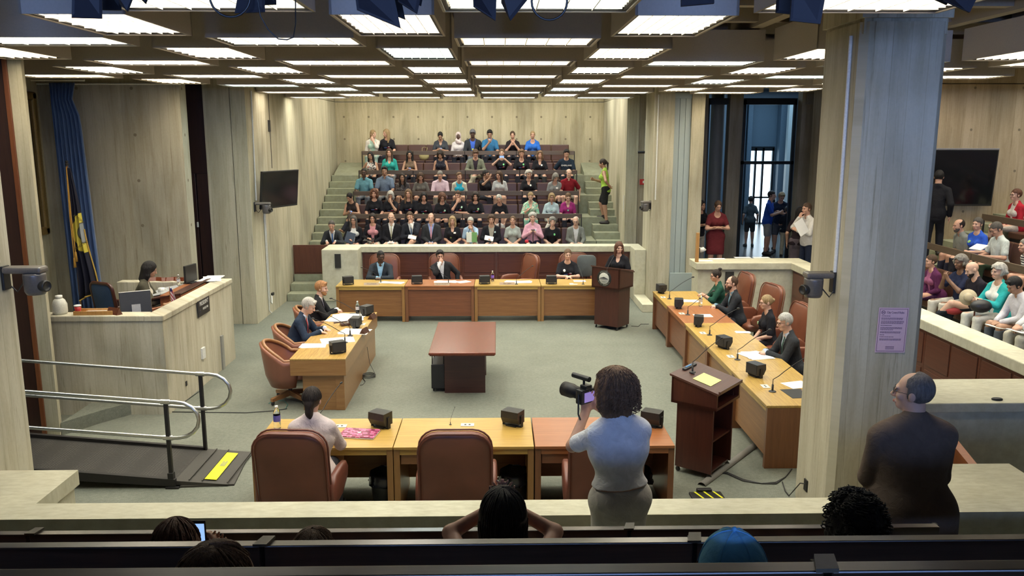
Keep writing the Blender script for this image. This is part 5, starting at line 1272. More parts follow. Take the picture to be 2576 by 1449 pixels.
# ================= THE PEOPLE =================
BK = (.014, .014, .018); NV = (.018, .024, .045); GRN = ((.18, .62, .22), .055, .365); WHB = ((.75, .8, .75), .055, .375)
def lean_for(S, drop, lean):
    """lean the trunk further when the head sits lower than an upright one"""
    c = math.cos(R(lean)) - drop / (.62 * S)
    return math.degrees(math.acos(max(.75, min(.9995, c))))
def proj(p):
    v = Vector(p) - Vector((0, 0, CAM_H)); c = v.dot(_F); return 1288 + FPX * v.dot(_R) / c, 724.5 - FPX * v.dot(_U) / c
def headtop(S, lean, seat, fem):
    """forward distance and height of the head top for a trunk leaning forward"""
    hs = S ** .5 * (.965 if fem else 1.0); a = R(lean); return (.585 * S - .015) * math.sin(a) - .02, seat * S + .095 + .585 * S * math.cos(a) + .232 * hs
def seated(label, px, v, y, zf, side=0, x=None, rz=0, vx=.0135, facing=None, **kw):
    """a seated person whose head top shows at the given pixel; the hips rest at depth y (or at x for the side rows)"""
    lean = kw.pop('lean', 7); seat = kw.get('seat', .43); S = kw.pop('h', None); fem = kw.get('sex', 'f') == 'f'; dz = 0
    fd = math.cos(rz)          # share of the lean that goes towards -y
    def top(S, lean):
        d, h = headtop(S, lean, seat, fem)
        if x is None: yy = y - d * fd; q = at(px, v, y=yy); return q, q.z - zf - h
        xx = x - d + .09; q = at(px, v, x=xx); return q, q.z - zf - h
    if S is None:
        S = .93; c = [(abs(top(k / 100, lean)[1]), k / 100) for k in range(89, 107)]; e, S = min(c)
        if e > .012: c = [(abs(top(S, l)[1]), l) for l in range(3, 34)]; e, lean = min(c)
    q, dz = top(S, lean); dz = max(-.16, min(.05, dz))
    loc = (q.x, y, zf + dz) if x is None else (x + .09, q.y, zf + dz)
    if rz == PI or x is None: pass
    kw['seat'] = seat
    return person(label, loc, rz, h=S, lean=lean, side=side, vx=vx, **kw)
def hp(i, k, off=.09, up=.0):
    """world point in front of the k-th hand of a person"""
    wr, el, d, pn, c = i['arms'][k]; o = i['root']; M = Matrix.Translation(o.location) @ o.rotation_euler.to_matrix().to_4x4()
    return M @ Vector(wr + d * off + pn * .03 + V3(0, 0, up))
def held(name, label, cat, pt, size, mat, rot=(0, 0, 0), group=None, bev=.003):
    b = MB(); w, d, h = size; b.box(-w / 2, w / 2, -d / 2, d / 2, -h / 2, h / 2, b=min(bev, h * .4)); o = obj(name, b, mat, loc=pt, rot=rot); return tag(o, label, cat, group)
SCREEN = emit('phone_screen', (.3, .5, .9), .8)
def phone(label, i, k=0, rot=(R(50), 0, 0), pt=None, s=1.0):
    t = thing('phone', label, 'phone'); b = MB(); b.box(-.036 * s, .036 * s, -.005, .005, -.07 * s, .07 * s, b=.004); obj('case', b, BLACK, t)
    b = MB(); b.box(-.031 * s, .031 * s, -.0065, -.005, -.058 * s, .058 * s); obj('screen', b, SCREEN, t)
    t.location = pt if pt is not None else hp(i, k, .07); t.rotation_euler = rot; return t

Y = [20.97 + TREAD * k - .36 if k < 4 else 24.79 for k in range(5)]
FL = [F0 + RISE * k for k in range(5)]
G = 'people in the far public seats'
# ---- far seats, front row ----
r = lambda lab, px, v, **kw: seated(lab, px, v, Y[0], FL[0], group=G, **kw)
seated('person in dark suit and bright blue tie, left end of the front far row', 834, 554, 20.25, FL[0], sex='m', hair='short', hc='dg', top='suit', tc=(.035, .04, .045), tie=((.06, .17, .42),), arms=('table', 'table'), arm_h=.62, lean=16, bc=(.03, .03, .035), head=(4, 8, 0), group=G)
i = r('person with long grey-brown hair, bangs and glasses in a black jacket holding a navy folder', 889, 542, hair='long', hc='dg', glasses=True, top='jacket', tc=BK, under=(.7, .7, .68), arms=('read', 'lap'), wide=1.05)
held('folder', 'navy folder with white edge held open by the long-haired person in black', 'folder', hp(i, 0, .05, .08), (.22, .02, .28), plain('navy_card', (.015, .03, .06), .5), (R(-20), R(20), R(10)))
i = r('person with dark shoulder-length hair and glasses, black blazer over a pink blouse', 937, 536, hair='bob', hc='dk', glasses=True, top='jacket', tc=BK, under=(.55, .25, .28), arms=('read', 'lap'), bc=(.55, .52, .45))
held('clipboard', 'dark clipboard on the lap of the person in a pink blouse', 'clipboard', hp(i, 0, .05, -.0), (.26, .2, .012), BLACK, (R(15), 0, R(-10)))
i = r('bald person in a black suit with a pale yellow striped tie', 984, 534, sex='m', hair='bald', skin='p', top='suit', tc=BK, tie=((.42, .40, .22), 'stripe', (.3, .3, .28)), arms=('lap', 'lap'), wide=1.12, bc=(.5, .48, .42))
held('card', 'white card in the hands of the bald person in a black suit', 'card', (hp(i, 0) + hp(i, 1)) / 2 + Vector((0, 0, .05)), (.17, .1, .004), WHITE, (R(20), 0, 0))
i = r('person in a dark suit resting his chin on one raised hand', 1036, 531, sex='m', hair='short', hc='br', top='suit', tc=(.018, .02, .028), tie=((.12, .17, .25),), arms=('fold', 'chin'), head=(-6, 6, 8), side=-3, legs='cross')
held('paper', 'crumpled white paper on the lap of the chin-resting person', 'paper', at(1037, 597, y=Y[0] - .32), (.20, .14, .02), WHITE, (R(30), R(10), 0))
r('person with receding reddish hair in a charcoal suit and pink tie', 1084, 535, sex='m', hair='balding', hc='br', skin='p', top='suit', tc=(.035, .037, .042), under=(.28, .35, .6), tie=((.62, .30, .36),), arms=('lap', 'lap'), bc=(.035, .035, .04), wide=1.05, lean=10)
r('person with blond-grey hair, black V-neck with leaf print and white name tag', 1138, 543, hair='mid', hc='bl', neck='v', top='tee', tc=BK, tpat=None, arms=('lap', 'lap'), tag_=True, pr=False, bc=(.45, .42, .36), badge=((.18, .22, .08), -.05, .22))
i = r('white-haired person in a light blue shirt with a hand over the mouth', 1184, 545, hair='short', hc='wh', top='tee', tc=(.36, .50, .66), arms=('lap', 'mouth'), bc=(.5, .5, .45), head=(-8, 10, 0))
q = MB(); q.prism_x([(-.05, 0), (.05, 0), (.04, .24), (-.04, .24)], -.13, .0); q.prism_x([(-.05, 0), (.05, 0), (.04, .24), (-.04, .24)], .0, .13, mi=1); q.tube([(-.08, -.03, .24), (-.05, -.03, .33), (.03, -.03, .33), (.06, -.03, .24)], .008, mi=2)
o = obj('tote_bag', q, [plain('white_canvas', (.7, .7, .62), .9), plain('green_canvas', (.16, .33, .12), .9), BLACK], loc=(at(1187, 610, y=Y[0] - .35).x, Y[0] - .36, FL[0] + .58)); tag(o, 'white and green tote bag with black handles on a front-row lap', 'bag')
i = r('brown-haired person in an open black jacket over a tan shirt with a round badge', 1236, 540, sex='m', hair='puff', hc='br', top='jacket', tc=BK, under=(.35, .32, .26), arms=('read', 'lap'), badge=((.6, .75, .72), .10, .36), bc=(.10, .11, .14), wide=1.05)
held('paper', 'white booklet held low by the person in the open black jacket', 'booklet', hp(i, 0, .06, .05), (.22, .015, .13), WHITE, (R(-35), R(12), 0))
r('person with pulled-back brown hair in a pale grey T-shirt, head tipped back', 1290, 543, hair='bun', hc='lb', top='tee', tc=(.34, .37, .34), arms=('lap', 'lap'), head=(-8, -10, 0), bc=(.10, .10, .10))
i = r('person with fluffy white hair in a pink button-up shirt, hands joined on a cane', 1340, 534, hair='puff', hc='wh', top='shirt', neck='collar', tc=(.66, .36, .44), arms=('clasp', 'clasp'), badge=((.5, .5, .55), .07, .37), bc=(.012, .014, .035), skin='p')
q = MB(); e = (hp(i, 0) + hp(i, 1)) / 2; q.tube([(e.x, e.y - .03, e.z + .03), (e.x, e.y - .06, FL[0])], .010); q.tube([(e.x - .05, e.y - .03, e.z + .03), (e.x + .05, e.y - .03, e.z + .03)], .012); tag(obj('cane', q, BLACK_M), 'thin dark cane under the joined hands of the person in pink', 'cane')
held('pouch', 'small bright red pouch on the lap of the person in pink', 'pouch', at(1325, 607, y=Y[0] - .34), (.09, .05, .07), plain('red_pouch', (.6, .03, .05), .6), bev=.015)
r('grey-haired person in a plain black T-shirt with a green badge, forearms crossed low', 1390, 546, hair='puff', hc='gr', top='tee', tc=BK, arms=('lap', 'lap'), badge=GRN, lean=12, bc=(.45, .28, .2), skin='p')
r('bald old person in glasses, grey sports jacket over a white shirt', 1449, 543, sex='m', hair='balding', hc='wh', skin='p', glasses=True, top='jacket', tc=(.20, .21, .19), under=(.6, .6, .62), arms=('lap', 'knee'), head=(-14, 10, 0), wide=1.05, bc=(.45, .42, .34))
# ---- second row ----
r = lambda lab, px, v, **kw: seated(lab, px, v, Y[1], FL[1], group=G, shoes=False, **kw)
i = r('person with a dark bun in a sleeveless black top looking down at a phone', 885, 482, hair='bun', hc='blk', skin='t', top='tank', tc=(.025, .018, .018), arms=('phone', 'phone'), head=(-25, 28, 0), legs='cross', side=-3)
phone('phone held by the person in the sleeveless black top', i, 0)
r('person with curly auburn hair and a red and blue striped black T-shirt', 941, 475, hair='curly', hc='rd', top='tee', tc=BK, pr=True, arms=('knee', 'knee'))
i = r('person with a silver bob in a black print T-shirt, fist at the mouth', 982, 479, hair='bob', hc='wh', top='tee', tc=BK, pr=True, arms=('fold', 'chin'), skin='t', head=(4, 12, 0))
r('person with long auburn-grey hair in a black print T-shirt, hands out of sight', 1027, 475, hair='long', hc='lb', top='tee', tc=BK, pr=True, arms=('knee', 'knee'))
r('person with a short black bob and black print T-shirt, green badge at the waist', 1066, 483, hair='bob', hc='blk', top='tee', tc=BK, pr=True, badge=((.2, .6, .25), -.02, .20), arms=('knee', 'knee'), head=(5, 5, 0))
r('person with frizzy red-brown hair, glasses and a pale round badge on a black T-shirt', 1112, 485, hair='afro', hc='rd', glasses=True, top='tee', tc=BK, pr=True, badge=((.5, .8, .6), .08, .33), arms=('knee', 'lap'), head=(8, 10, 0))
r('person with brown hair holding a cheek, black print T-shirt with a pale badge', 1153, 478, hair='short', hc='br', top='tee', tc=BK, pr=True, badge=((.5, .8, .6), .09, .36), arms=('chin', 'fold'), head=(-22, 10, 0))
r('person with dark curly chin-length hair and a long green badge on a black T-shirt', 1196, 483, hair='curly', hc='dk', top='tee', tc=BK, pr=True, badge=((.4, .75, .35), .08, .35), arms=('knee', 'knee'))
r('person with long white hair in a black T-shirt and white trousers drawn up', 1257, 488, hair='tied', hc='wh', top='tee', tc=BK, pr=True, arms=('knee', 'knee'), legs='up', bc=(.66, .64, .60), head=(-4, 14, 8))
r('short blond person in a loud green, black and orange floral shirt', 1335, 482, hair='short', hc='bl', top='blouse', neck='v', tc=(.25, .55, .38), tpat='floral', tc2=(.7, .68, .55), arms=('clasp', 'lap'), head=(-6, 12, 0), bc=(.3, .6, .45), wide=1.05, skin='p')
r('person with a wavy grey-blond bob and glasses in a pale blue shirt', 1388, 485, hair='bob', hc='bl', glasses=True, top='shirt', neck='collar', tc=(.46, .58, .62), arms=('fold', 'lap'), badge=((.3, .5, .45), 0, .34), legs='cross', bc=(.6, .58, .52))
r('person with short brown hair in a magenta V-neck top looking down', 1429, 483, hair='short', hc='lb', top='tee', neck='v', tc=(.30, .03, .16), arms=('knee', 'lap'), badge=((.2, .55, .4), 0, .30), head=(0, 22, 0), skin='p')
# ---- third row ----
r = lambda lab, px, v, **kw: seated(lab, px, v, Y[2], FL[2], group=G, shoes=False, **kw)
r('dark-skinned person in a teal polo shirt with white cuffs', 915, 422, sex='m', hair='buzz', hc='blk', skin='b', top='polo', neck='collar', tc=(.13, .30, .36), arms=('knee', 'knee'), bc=(.16, .17, .19))
r('person with thick black hair in a slate blue button-up shirt with pockets', 967, 418, sex='m', hair='crop', hc='blk', skin='t', top='polo', neck='collar', tc=(.15, .20, .28), arms=('knee', 'knee'), bc=(.2, .2, .2))
r('person with long dark hair and glasses in a grey speckled blouse', 1012, 435, hair='long', hc='dk', glasses=True, skin='t', top='blouse', tc=(.10, .09, .09), tpat='dots', tc2=(.5, .48, .45), arms=('lap', 'lap'))
r('person with very long brown hair looking down, folded arms, grey-brown top', 1058, 432, hair='long', hc='br', top='tee', tc=(.14, .13, .115), arms=('fold', 'fold'), head=(4, 22, 0))
r('grey-haired person in a pale pink shirt looking down', 1107, 428, sex='m', hair='short', hc='gr', top='shirt', neck='collar', tc=(.62, .46, .52), arms=('knee', 'knee'), head=(2, 18, 0), wide=1.1, bc=(.25, .22, .18))
r('person with short brown hair, cream cardigan over a bright turquoise top', 1155, 433, hair='crop', hc='lb', top='cardigan', tc=(.60, .60, .48), under=(.03, .42, .60), arms=('lap', 'lap'), head=(20, -4, 0), wide=1.08)
r('short dark-haired person in black turned right with a palm raised', 1218, 427, hair='short', hc='blk', top='tee', tc=BK, rz=R(38), arms=('wave', 'lap'), head=(25, 5, 0), skin='t')
r('person with long brown hair in a white shirt with grey stripes, talking', 1257, 429, hair='long', hc='br', top='tee', tc=(.60, .60, .58), tpat='stripe', tc2=(.25, .26, .27), arms=('lap', 'lap'), head=(-30, 10, 0), bc=(.5, .3, .22))
r('person with short white hair in a black keyhole top with a small white badge', 1330, 427, hair='puff', hc='wh', top='tee', neck='v', tc=BK, badge=WHB, arms=('knee', 'knee'), head=(10, 4, 0))
r('person with short grey hair bent forward, speckled grey T-shirt and white name tag', 1396, 433, hair='bob', hc='gr', top='tee', neck='scoop', tc=(.26, .27, .27), tag_=True, arms=('lap', 'lap'), lean=16, head=(16, 28, 0), skin='p')
r('balding person in a dark red polo shirt with sunglasses at the neck', 1431, 424, sex='m', hair='balding', hc='gr', skin='p', top='polo', neck='collar', tc=(.20, .012, .02), arms=('knee', 'bench'), head=(12, 0, 0), bot='shorts', bc=(.25, .22, .18), legs='wide')
# ---- fourth row ----
r = lambda lab, px, v, **kw: seated(lab, px, v, Y[3], FL[3], group=G, shoes=False, **kw)
r('person with long black hair and glasses in a black and white floral top', 933, 381, hair='long', hc='blk', glasses=True, skin='t', top='tank', tc=(.6, .58, .55), tpat='floral', tc2=(.03, .03, .03), arms=('bench', 'knee'), head=(-8, 2, 6), bc=BK)
r('smiling person with long brown hair in a teal open-neck blouse', 979, 373, hair='long', hc='br', top='blouse', neck='v', tc=(.03, .32, .28), arms=('lap', 'lap'), bc=(.2, .2, .2))
i = r('person with long wavy black hair, glasses and a brown patterned top holding a phone', 1030, 378, hair='long', hc='blk', glasses=True, skin='t', top='tank', tc=(.13, .09, .06), tpat='dots', tc2=(.3, .2, .14), arms=('phone', 'phone'), head=(6, 4, 0))
phone('phone held by the person with long wavy black hair', i, 0)
r('person with dark wavy hair looking down, sleeveless black dotted top', 1108, 376, hair='bob', hc='dk', top='tank', tc=(.02, .02, .03), tpat='dots', tc2=(.3, .3, .3), arms=('lap', 'lap'), head=(-4, 26, 0), skin='t')
i = r('person with floppy brown hair reading, grey-green open shirt', 1196, 373, sex='m', hair='crop', hc='br', top='jacket', tc=(.17, .18, .13), under=(.03, .02, .03), arms=('read', 'read'), head=(4, 30, 0), legs='cross', bc=(.42, .38, .28))
held('book', 'open dark book read by the person in the grey-green shirt', 'book', (hp(i, 0) + hp(i, 1)) / 2, (.20, .02, .14), plain('book_cover', (.05, .03, .03), .6), (R(-50), 0, 0))
i = r('short-haired blond person holding up a phone to take a picture, black T-shirt', 1262, 374, hair='short', hc='lb', top='tee', tc=BK, pr=True, badge=GRN, arms=('photo', 'photo'), skin='p')
phone('phone held sideways to take a picture in the fourth far row', i, 0, (0, R(90), 0), pt=(hp(i, 0) + hp(i, 1)) / 2 + Vector((0, -.02, .03)), s=1.1)
r('person with short brown hair in a black T-shirt with a bright green badge, fourth row', 1312, 374, hair='crop', hc='lb', top='tee', neck='scoop', tc=BK, pr=True, badge=GRN, arms=('knee', 'lap'), head=(0, 14, 0))
r('smiling person with long straight light brown hair in a black V-neck shirt', 1358, 378, hair='mid', hc='lb', top='tee', neck='v', tc=BK, badge=WHB, arms=('knee', 'knee'), bc=(.05, .05, .05))
i = r('young person with dark hair in a navy lettered T-shirt, arm out on the bench', 1425, 374, sex='m', hair='crop', hc='blk', top='half', tc=(.014, .024, .04), arms=('bench', 'knee'), head=(0, 16, 0), wide=1.05)
c_ = i['W'](0, .135, .34); text('lettering', 'OVERLAND', .058, WHITE, i['root'], c_, (R(84), 0, 0))
# ---- top row ----
r = lambda lab, px, v, **kw: seated(lab, px, v, Y[4], FL[4], group=G, shoes=False, **kw)
r('blond person turned right with a white cardigan over a mint top', 937, 326, hair='tied', hc='bl', top='cardigan', tc=(.62, .58, .52), under=(.42, .60, .50), arms=('lap', 'chin'), head=(50, 4, 0), bc=(.35, .48, .42), wide=1.05, skin='p')
r('person with long wavy blond hair turned left, black print T-shirt, top row', 973, 324, hair='long', hc='bl', top='tee', tc=BK, pr=True, arms=('bench', 'knee'), head=(-45, 4, 0))
i = r('person with a black side ponytail looking down at a phone, dark grey V-neck', 1108, 329, hair='pony', hc='blk', skin='t', top='tee', neck='v', tc=(.045, .05, .06), arms=('phone', 'phone'), head=(-2, 30, 0))
phone('phone with a dark case held by the person with a side ponytail', i, 0)
r('dark-skinned person in a pale patterned headscarf and white shirt', 1153, 332, hair='hijab', scarf=((.62, .52, .50), 'dots', (.25, .18, .18)), skin='b', top='shirt', tc=(.62, .58, .58), arms=('lap', 'lap'))
r('dark-skinned person in a grey cap, open dark jacket and blue T-shirt with a yellow mark', 1189, 325, sex='m', hair='buzz', hc='blk', skin='b', cap=(.14, .14, .15), top='jacket', tc=(.03, .034, .04), under=(.05, .12, .5), arms=('knee', 'bench'), badge=((.6, .6, .05), .0, .24), wide=1.1, bc=(.25, .28, .33), legs='cross')
i = r('black-haired person in a blue T-shirt holding a phone up at the chest', 1232, 325, sex='m', hair='crop', hc='blk', skin='t', top='tee', tc=(.035, .15, .30), arms=((( .03, .26, .44), (-.3, .2, .9), .9), 'knee'), head=(0, 18, 0))
phone('phone held chest-high by the person in the blue T-shirt', i, 0, (R(10), 0, 0))
r('person with dark pinned-up hair in a black V-neck, hands joined under the chin', 1290, 329, hair='bun', hc='br', top='tee', neck='v', tc=(.02, .015, .018), arms=(((.055, .20, .42), (-.55, .1, .85), .9), ((.055, .20, .42), (-.55, .1, .85), .9)), head=(-3, 4, 3))
r('person with tied blond hair in a royal blue scoop T-shirt, top row', 1340, 329, hair='bun', hc='bl', top='tee', neck='scoop', tc=(.03, .14, .52), arms=('knee', 'knee'))
# standing on the far right stairs
p = at(1522, 431, y=22.0)
person('person in a lime green tank top and dark shorts climbing the far right stairs', (2.86, 21.95, F0 + .17 * 5), R(-105), pose='stand', h=1.0, hair='pony', hc='dk', skin='t', top='tank', tc=(.34, .55, .08), bot='shorts', bc=(.02, .02, .02), arms=('phone', 'hipb'), legs='step', head=(-6, 10, 0))

# bags on the benches
q = MB(); q.ball((0, 0, .12), (.15, .08, .13), 10); q.tube([(-.06, -.02, .22), (-.05, -.03, .36), (.0, -.03, .38)], .008); q.tube([(.06, -.02, .22), (.10, -.03, .36), (.02, -.03, .38)], .008)
o = obj('handbag', q, plain('straw_yellow_bag', (.42, .36, .16), .7, bumpy=.6, bscale=40), loc=(at(1067, 370, y=Y[4]).x, Y[4] - .05, FL[4] + .42)); tag(o, 'straw yellow handbag on the bench of the top far row', 'bag')

# ---- council members, back row ----
i = person('dark-skinned person in glasses, dark suit jacket and blue checked shirt speaking at the back table', (-2.5, 17.50, 0), R(-3), sex='m', h=.985, hair='buzz', hc='blk', skin='b', glasses=True, top='suit', tc=(.032, .038, .048), under=(.30, .50, .68), arms=('tclasp', 'tclasp'), arm_h=.75, lean=15, head=(28, 10, 0), wide=1.15, vx=.010, bc=(.03, .03, .04), seat=.47,
           elbow=[(1, -.2, -.5)] * 2)
i = person('dark-haired person in a black suit leaning back with a hand over the mouth', (-1.17, 17.62, 0), R(6), sex='m', h=.955, hair='crop', hc='blk', skin='w', top='suit', tc=(.022, .022, .025), under=(.7, .7, .7), arms=('mouth', 'bench'), side=-8, lean=4, head=(2, 6, 3), wide=1.05, vx=.010, seat=.47)
i = person('short-haired person in a printed black T-shirt with white badge at the back table', (1.50, 17.52, 0), R(0), hair='short', hc='lb', skin='p', h=.99, top='tee', tc=BK, pr=True, badge=((.8, .82, .75), -.075, .36), arms=('tclasp', 'tclasp'), arm_h=.76, lean=9, head=(4, 4, 0), vx=.010, seat=.47, wide=1.1, elbow=[(1, -.2, -.7)] * 2)
i = person('person with auburn shoulder-length hair in a black V-neck speaking behind the seal lectern', (2.46, 16.45, 0), R(-25), pose='stand', h=.94, hair='mid', hc='rd', skin='p', top='tee', neck='v', tc=BK, arms=(((.12, .27, .20), (-.8, .4, .1), .5), ((.10, .27, .17), (-.9, .3, -.1), .4)), head=(30, 4, 0), vx=.010, wide=1.12, bc=BK)
phone('phone on the edge of the seal lectern in the speaker’s hand', i, 0, (R(70), 0, R(30)))
# ---- left striped table ----
i = person('red-haired bearded person in a black suit with a lavender tie at the striped table', (-3.14, 13.85, 0), R(92), sex='m', h=.96, hair='crop', hc='gi', skin='p', beard='gi', top='suit', tc=(.018, .018, .02), tie=((.25, .22, .33), 'stripe', (.1, .08, .15)), under=(.7, .7, .7), arms=('tclasp', 'tclasp'), arm_h=.755, lean=12, head=(-4, 6, 0), vx=.009, seat=.45)
i = person('silver-haired person in a navy suit and red tie reading papers at the striped table', (-3.14, 12.42, 0), R(86), sex='m', h=.985, hair='crop', hc='wh', skin='p', top='suit', tc=(.022, .034, .06), tie=((.48, .05, .05),), under=(.55, .62, .8), arms=('table', 'table'), arm_h=.755, lean=20, head=(0, 24, 0), vx=.009, wide=1.12, seat=.45)
# ---- right-hand table ----
i = person('person with a dark topknot and glasses in a green blouse at the right-hand table', (4.22, 15.15, 0), R(-92), hair='topbun', hc='dk', glasses=True, h=.93, top='blouse', tc=(.018, .075, .05), arms=('tclasp', 'tclasp'), arm_h=.755, lean=12, head=(4, 6, 0), vx=.010, seat=.46)
i = person('brown-bearded person in glasses and dark jacket, hands clasped on the table', (4.22, 14.12, 0), R(-88), sex='m', hair='thin', hc='br', beard='br', skin='p', glasses=True, h=.975, top='suit', tc=(.025, .027, .032), under=(.16, .28, .36), arms=('tclasp', 'tclasp'), arm_h=.755, lean=12, head=(2, 0, 0), vx=.009, seat=.45, badge=((.25, .5, .2), .10, .33))
i = person('blond person with a twisted bun, black short-sleeved top and green badge at the right-hand table', (4.28, 12.55, 0), R(-90), hair='bun', hc='bl', skin='p', glasses=True, h=.95, top='half', tc=BK, arms=('lap', 'lap'), lean=7, head=(2, 4, 0), vx=.009, seat=.45, badge=((.4, .6, .3), -.09, .33), bc=BK)
i = person('grey-haired person in glasses and a dark suit with joined hands on white papers', (4.10, 10.98, 0), R(-88), sex='m', hair='short', hc='wh', skin='p', glasses=True, h=1.0, top='suit', tc=(.032, .034, .038), under=(.42, .48, .6), tie=((.05, .10, .08),), arms=('tclasp', 'tclasp'), arm_h=.755, lean=13, head=(2, 10, 0), vx=.009, seat=.45)
i = person('person in a dark jacket hidden behind the big pillar, one hand on the papers', (4.22, 9.42, 0), R(-90), sex='m', hair='short', hc='br', h=1.0, top='half', tc=(.3, .3, .35), arms=('write', (( .12, .62, .235), (-.2, 1, -.1), .5)), arm_h=.755, lean=8, vx=.010, seat=.45)
# ---- president's desk ----
i = person('person with straight dark hair in an olive jacket working behind the president’s wall', (-5.50, 12.42, .51), R(108), hair='mid', hc='blk', skin='t', h=1.0, top='jacket', tc=(.07, .065, .045), under=(.6, .55, .45), arms=('table', 'table'), arm_h=.74, lean=16, head=(2, 18, 0), vx=.009, seat=.47)
# ---- nearest row ----
i = person('person with tied dark hair and pale pink blouse at the near table', (-1.74, 7.32, 0), R(182), hair='tied', hc='dk', skin='w', h=1.03, top='blouse', tc=(.62, .52, .50), loose=.014, arms=('table', 'lap'), arm_h=.755, lean=6, head=(-8, 2, 0), vx=.008, seat=.50, bc=(.05, .05, .06), wide=1.12)
q = MB(); a_, b_, c_ = i['H'](-.082, -.03, .02), i['H'](-.080, .0, .026), i['H'](-.078, .02, .02); q.tube([a_, b_, c_], .004); obj('hair_clip', q, WHITEP, i['root'])
# ---- photographer ----
i = person('photographer with curly brown hair in a white T-shirt and grey trousers seen from behind', (.76, 4.86, FL[0]), R(192), pose='stand', h=1.0, hair='curly', hc='ch', hvol=.026, loose=.018, hem_up=.20, skin='w', top='tee', tc=(.80, .80, .82), bc=(.60, .57, .51), arms=(((-.01, .33, .50), (-.5, .6, .5), .7), ((.10, .34, .47), (-.25, .35, .9), .8)), head=(28, 4, 0), lean=2, side=2, vx=.0075, wide=1.06,
           elbow=[(1, 0, -.8), (.7, .1, -1)])
t = thing('camera', 'black camera with a long lens, lit screen and top microphone held by the photographer', 'camera', tuple((hp(i, 0, .04) + hp(i, 1, .04)) / 2 + Vector((-.03, .03, .05))), R(40))
b = MB(); b.box(-.07, .07, -.03, .03, -.05, .05, b=.010); b.box(-.03, .03, -.03, .03, .045, .075, b=.008); obj('camera_body', b, BLACK, t)
b = MB(); b.lathe([(.001, .03), (.042, .03), (.042, .10), (.050, .13), (.050, .20), (.045, .20), (.040, .185), (.001, .185)], 24, M=Matrix.Rotation(R(-90), 4, 'X')); obj('lens', b, BLACK_M, t)
b = MB(); b.box(-.045, .045, -.034, -.031, -.035, .03); obj('screen', b, emit('camera_screen', (.35, .25, .7), .5), t)
b = MB(); b.tube([(0, -.03, .115), (0, .12, .115)], [.018, .018], 12); b.tube([(0, .02, .07), (0, .02, .115)], .008); obj('microphone', b, BLACK, t)
b = MB(); b.tube([(-.07, 0, .02), (-.10, -.03, -.10), (-.06, -.06, -.24), (.02, -.05, -.30)], .006); obj('strap', b, BLACK, t)
# ---- standing man ----
i = person('grey-haired person in glasses and brown jacket standing by the big pillar', (2.49, 4.66, FL[0]), R(183), sex='m', pose='stand', h=1.035, hair='thin', hc='sg', skin='p', beard=None, glasses=True, top='suit', tc=(.135, .098, .076), under=(.35, .40, .45), arms=(((.05, .22, .22), (-.9, .4, 0), .6), ((.05, .22, .26), (-.9, .4, 0), .6)), elbow=[(.55, -.35, -.9)] * 2, head=(50, -4, 0), lean=2, vx=.0075, wide=1.26, loose=.018, bc=(.40, .42, .48))
# ---- heads of the near seats ----
def near(label, px, v, y, zf, vx=.008, **kw): return seated(label, px, v, y, zf, rz=PI, vx=vx, shoes=False, group=None, **kw)
i = near('person with long dark hair in the near seats, bare arms raising a phone', 1265, 1240, 3.12, FL[1], hvol=.012, hair='long', hc='dk', top='tank', tc=(.06, .03, .03), arms=(((.04, .28, .66), (-.4, .5, .6), .8), ((.04, .28, .66), (-.4, .5, .6), .8)), elbow=[(1, .1, -.30)] * 2, lean=9)
phone('phone with a white edge and blue screen held up before the long-haired person', i, 0, (R(15), 0, 0), pt=at(1249, 1252, y=3.5), s=.95)
i = near('person with brown hair in the near seats filming with a black phone', 432, 1322, 3.05, FL[1], hair='mid', hc='rd', top='tee', tc=(.1, .1, .1), arms=('photo', (((-.02, .33, .50), (-.4, .4, .7), .8))), head=(8, 14, 0), hvol=.006)
phone('black phone showing a picture of the room, held up in the left near seats', i, 0, (0, 0, 0), pt=at(496, 1352, y=3.36), s=1.15)
near('brown-haired person slumped low in the near seats, only the crown showing', 785, 1338, 3.0, FL[1], hair='bob', hc='lb', top='tee', tc=(.2, .15, .12))
near('person with a mop of black curls in the near seats before the standing person', 2158, 1262, 3.1, FL[1], sex='m', hair='afro', hc='blk', hvol=.006, top='tee', tc=(.03, .03, .04))
i = near('person in a bright blue mesh cap in the nearest row', 1848, 1352, 1.95, FL[2], sex='m', hair='short', hc='dk', cap=(.22, .62, 1.0), top='tee', tc=(.05, .06, .08), head=(-12, 4, 0), vx=.007)
near('person with fine light brown hair close to the camera at the lower left', 532, 1400, 1.95, FL[2], hair='mid', hc='ch', hvol=.022, top='tee', tc=(.05, .05, .05), vx=.007)

# ---- right-hand seats (facing left) ----
GR = 'people in the right-hand public seats'
def rgt(label, px, v, k, rz=-90, **kw): return seated(label, px, v, None, FL[k], x=7.9 + 1.06 * k - .36 - .12, rz=R(rz), vx=kw.pop('vx', .011), group=GR, **kw)
r = rgt
r('person in a purple jacket in the right-hand seats, half behind the pillar', 2346, 640, 0, hair='short', hc='br', top='jacket', tc=(.09, .02, .07), under=(.3, .1, .2), arms=('lap', 'lap'), bc=(.06, .02, .06), wide=1.1)
i = r('grey-haired person in navy shirt and white trousers, hands joined before the face', 2420, 640, 0, rz=-80, hair='puff', hc='gr', skin='m', top='tee', tc=(.015, .02, .05), arms=(((.05, .28, .44), (-.4, .1, .8), .9), ((.05, .28, .44), (-.4, .1, .8), .9)), bc=(.55, .52, .46), head=(8, 4, 0))
q = MB(); q.ball((0, 0, .07), (.15, .10, .08), 10); q.tube([(-.1, 0, .12), (-.03, 0, .22), (.06, 0, .13)], .009); o = obj('handbag', q, plain('red_bag', (.45, .05, .05), .7), loc=at(2398, 790, x=7.15)); tag(o, 'red cloth bag on the lap of the person in navy', 'bag')
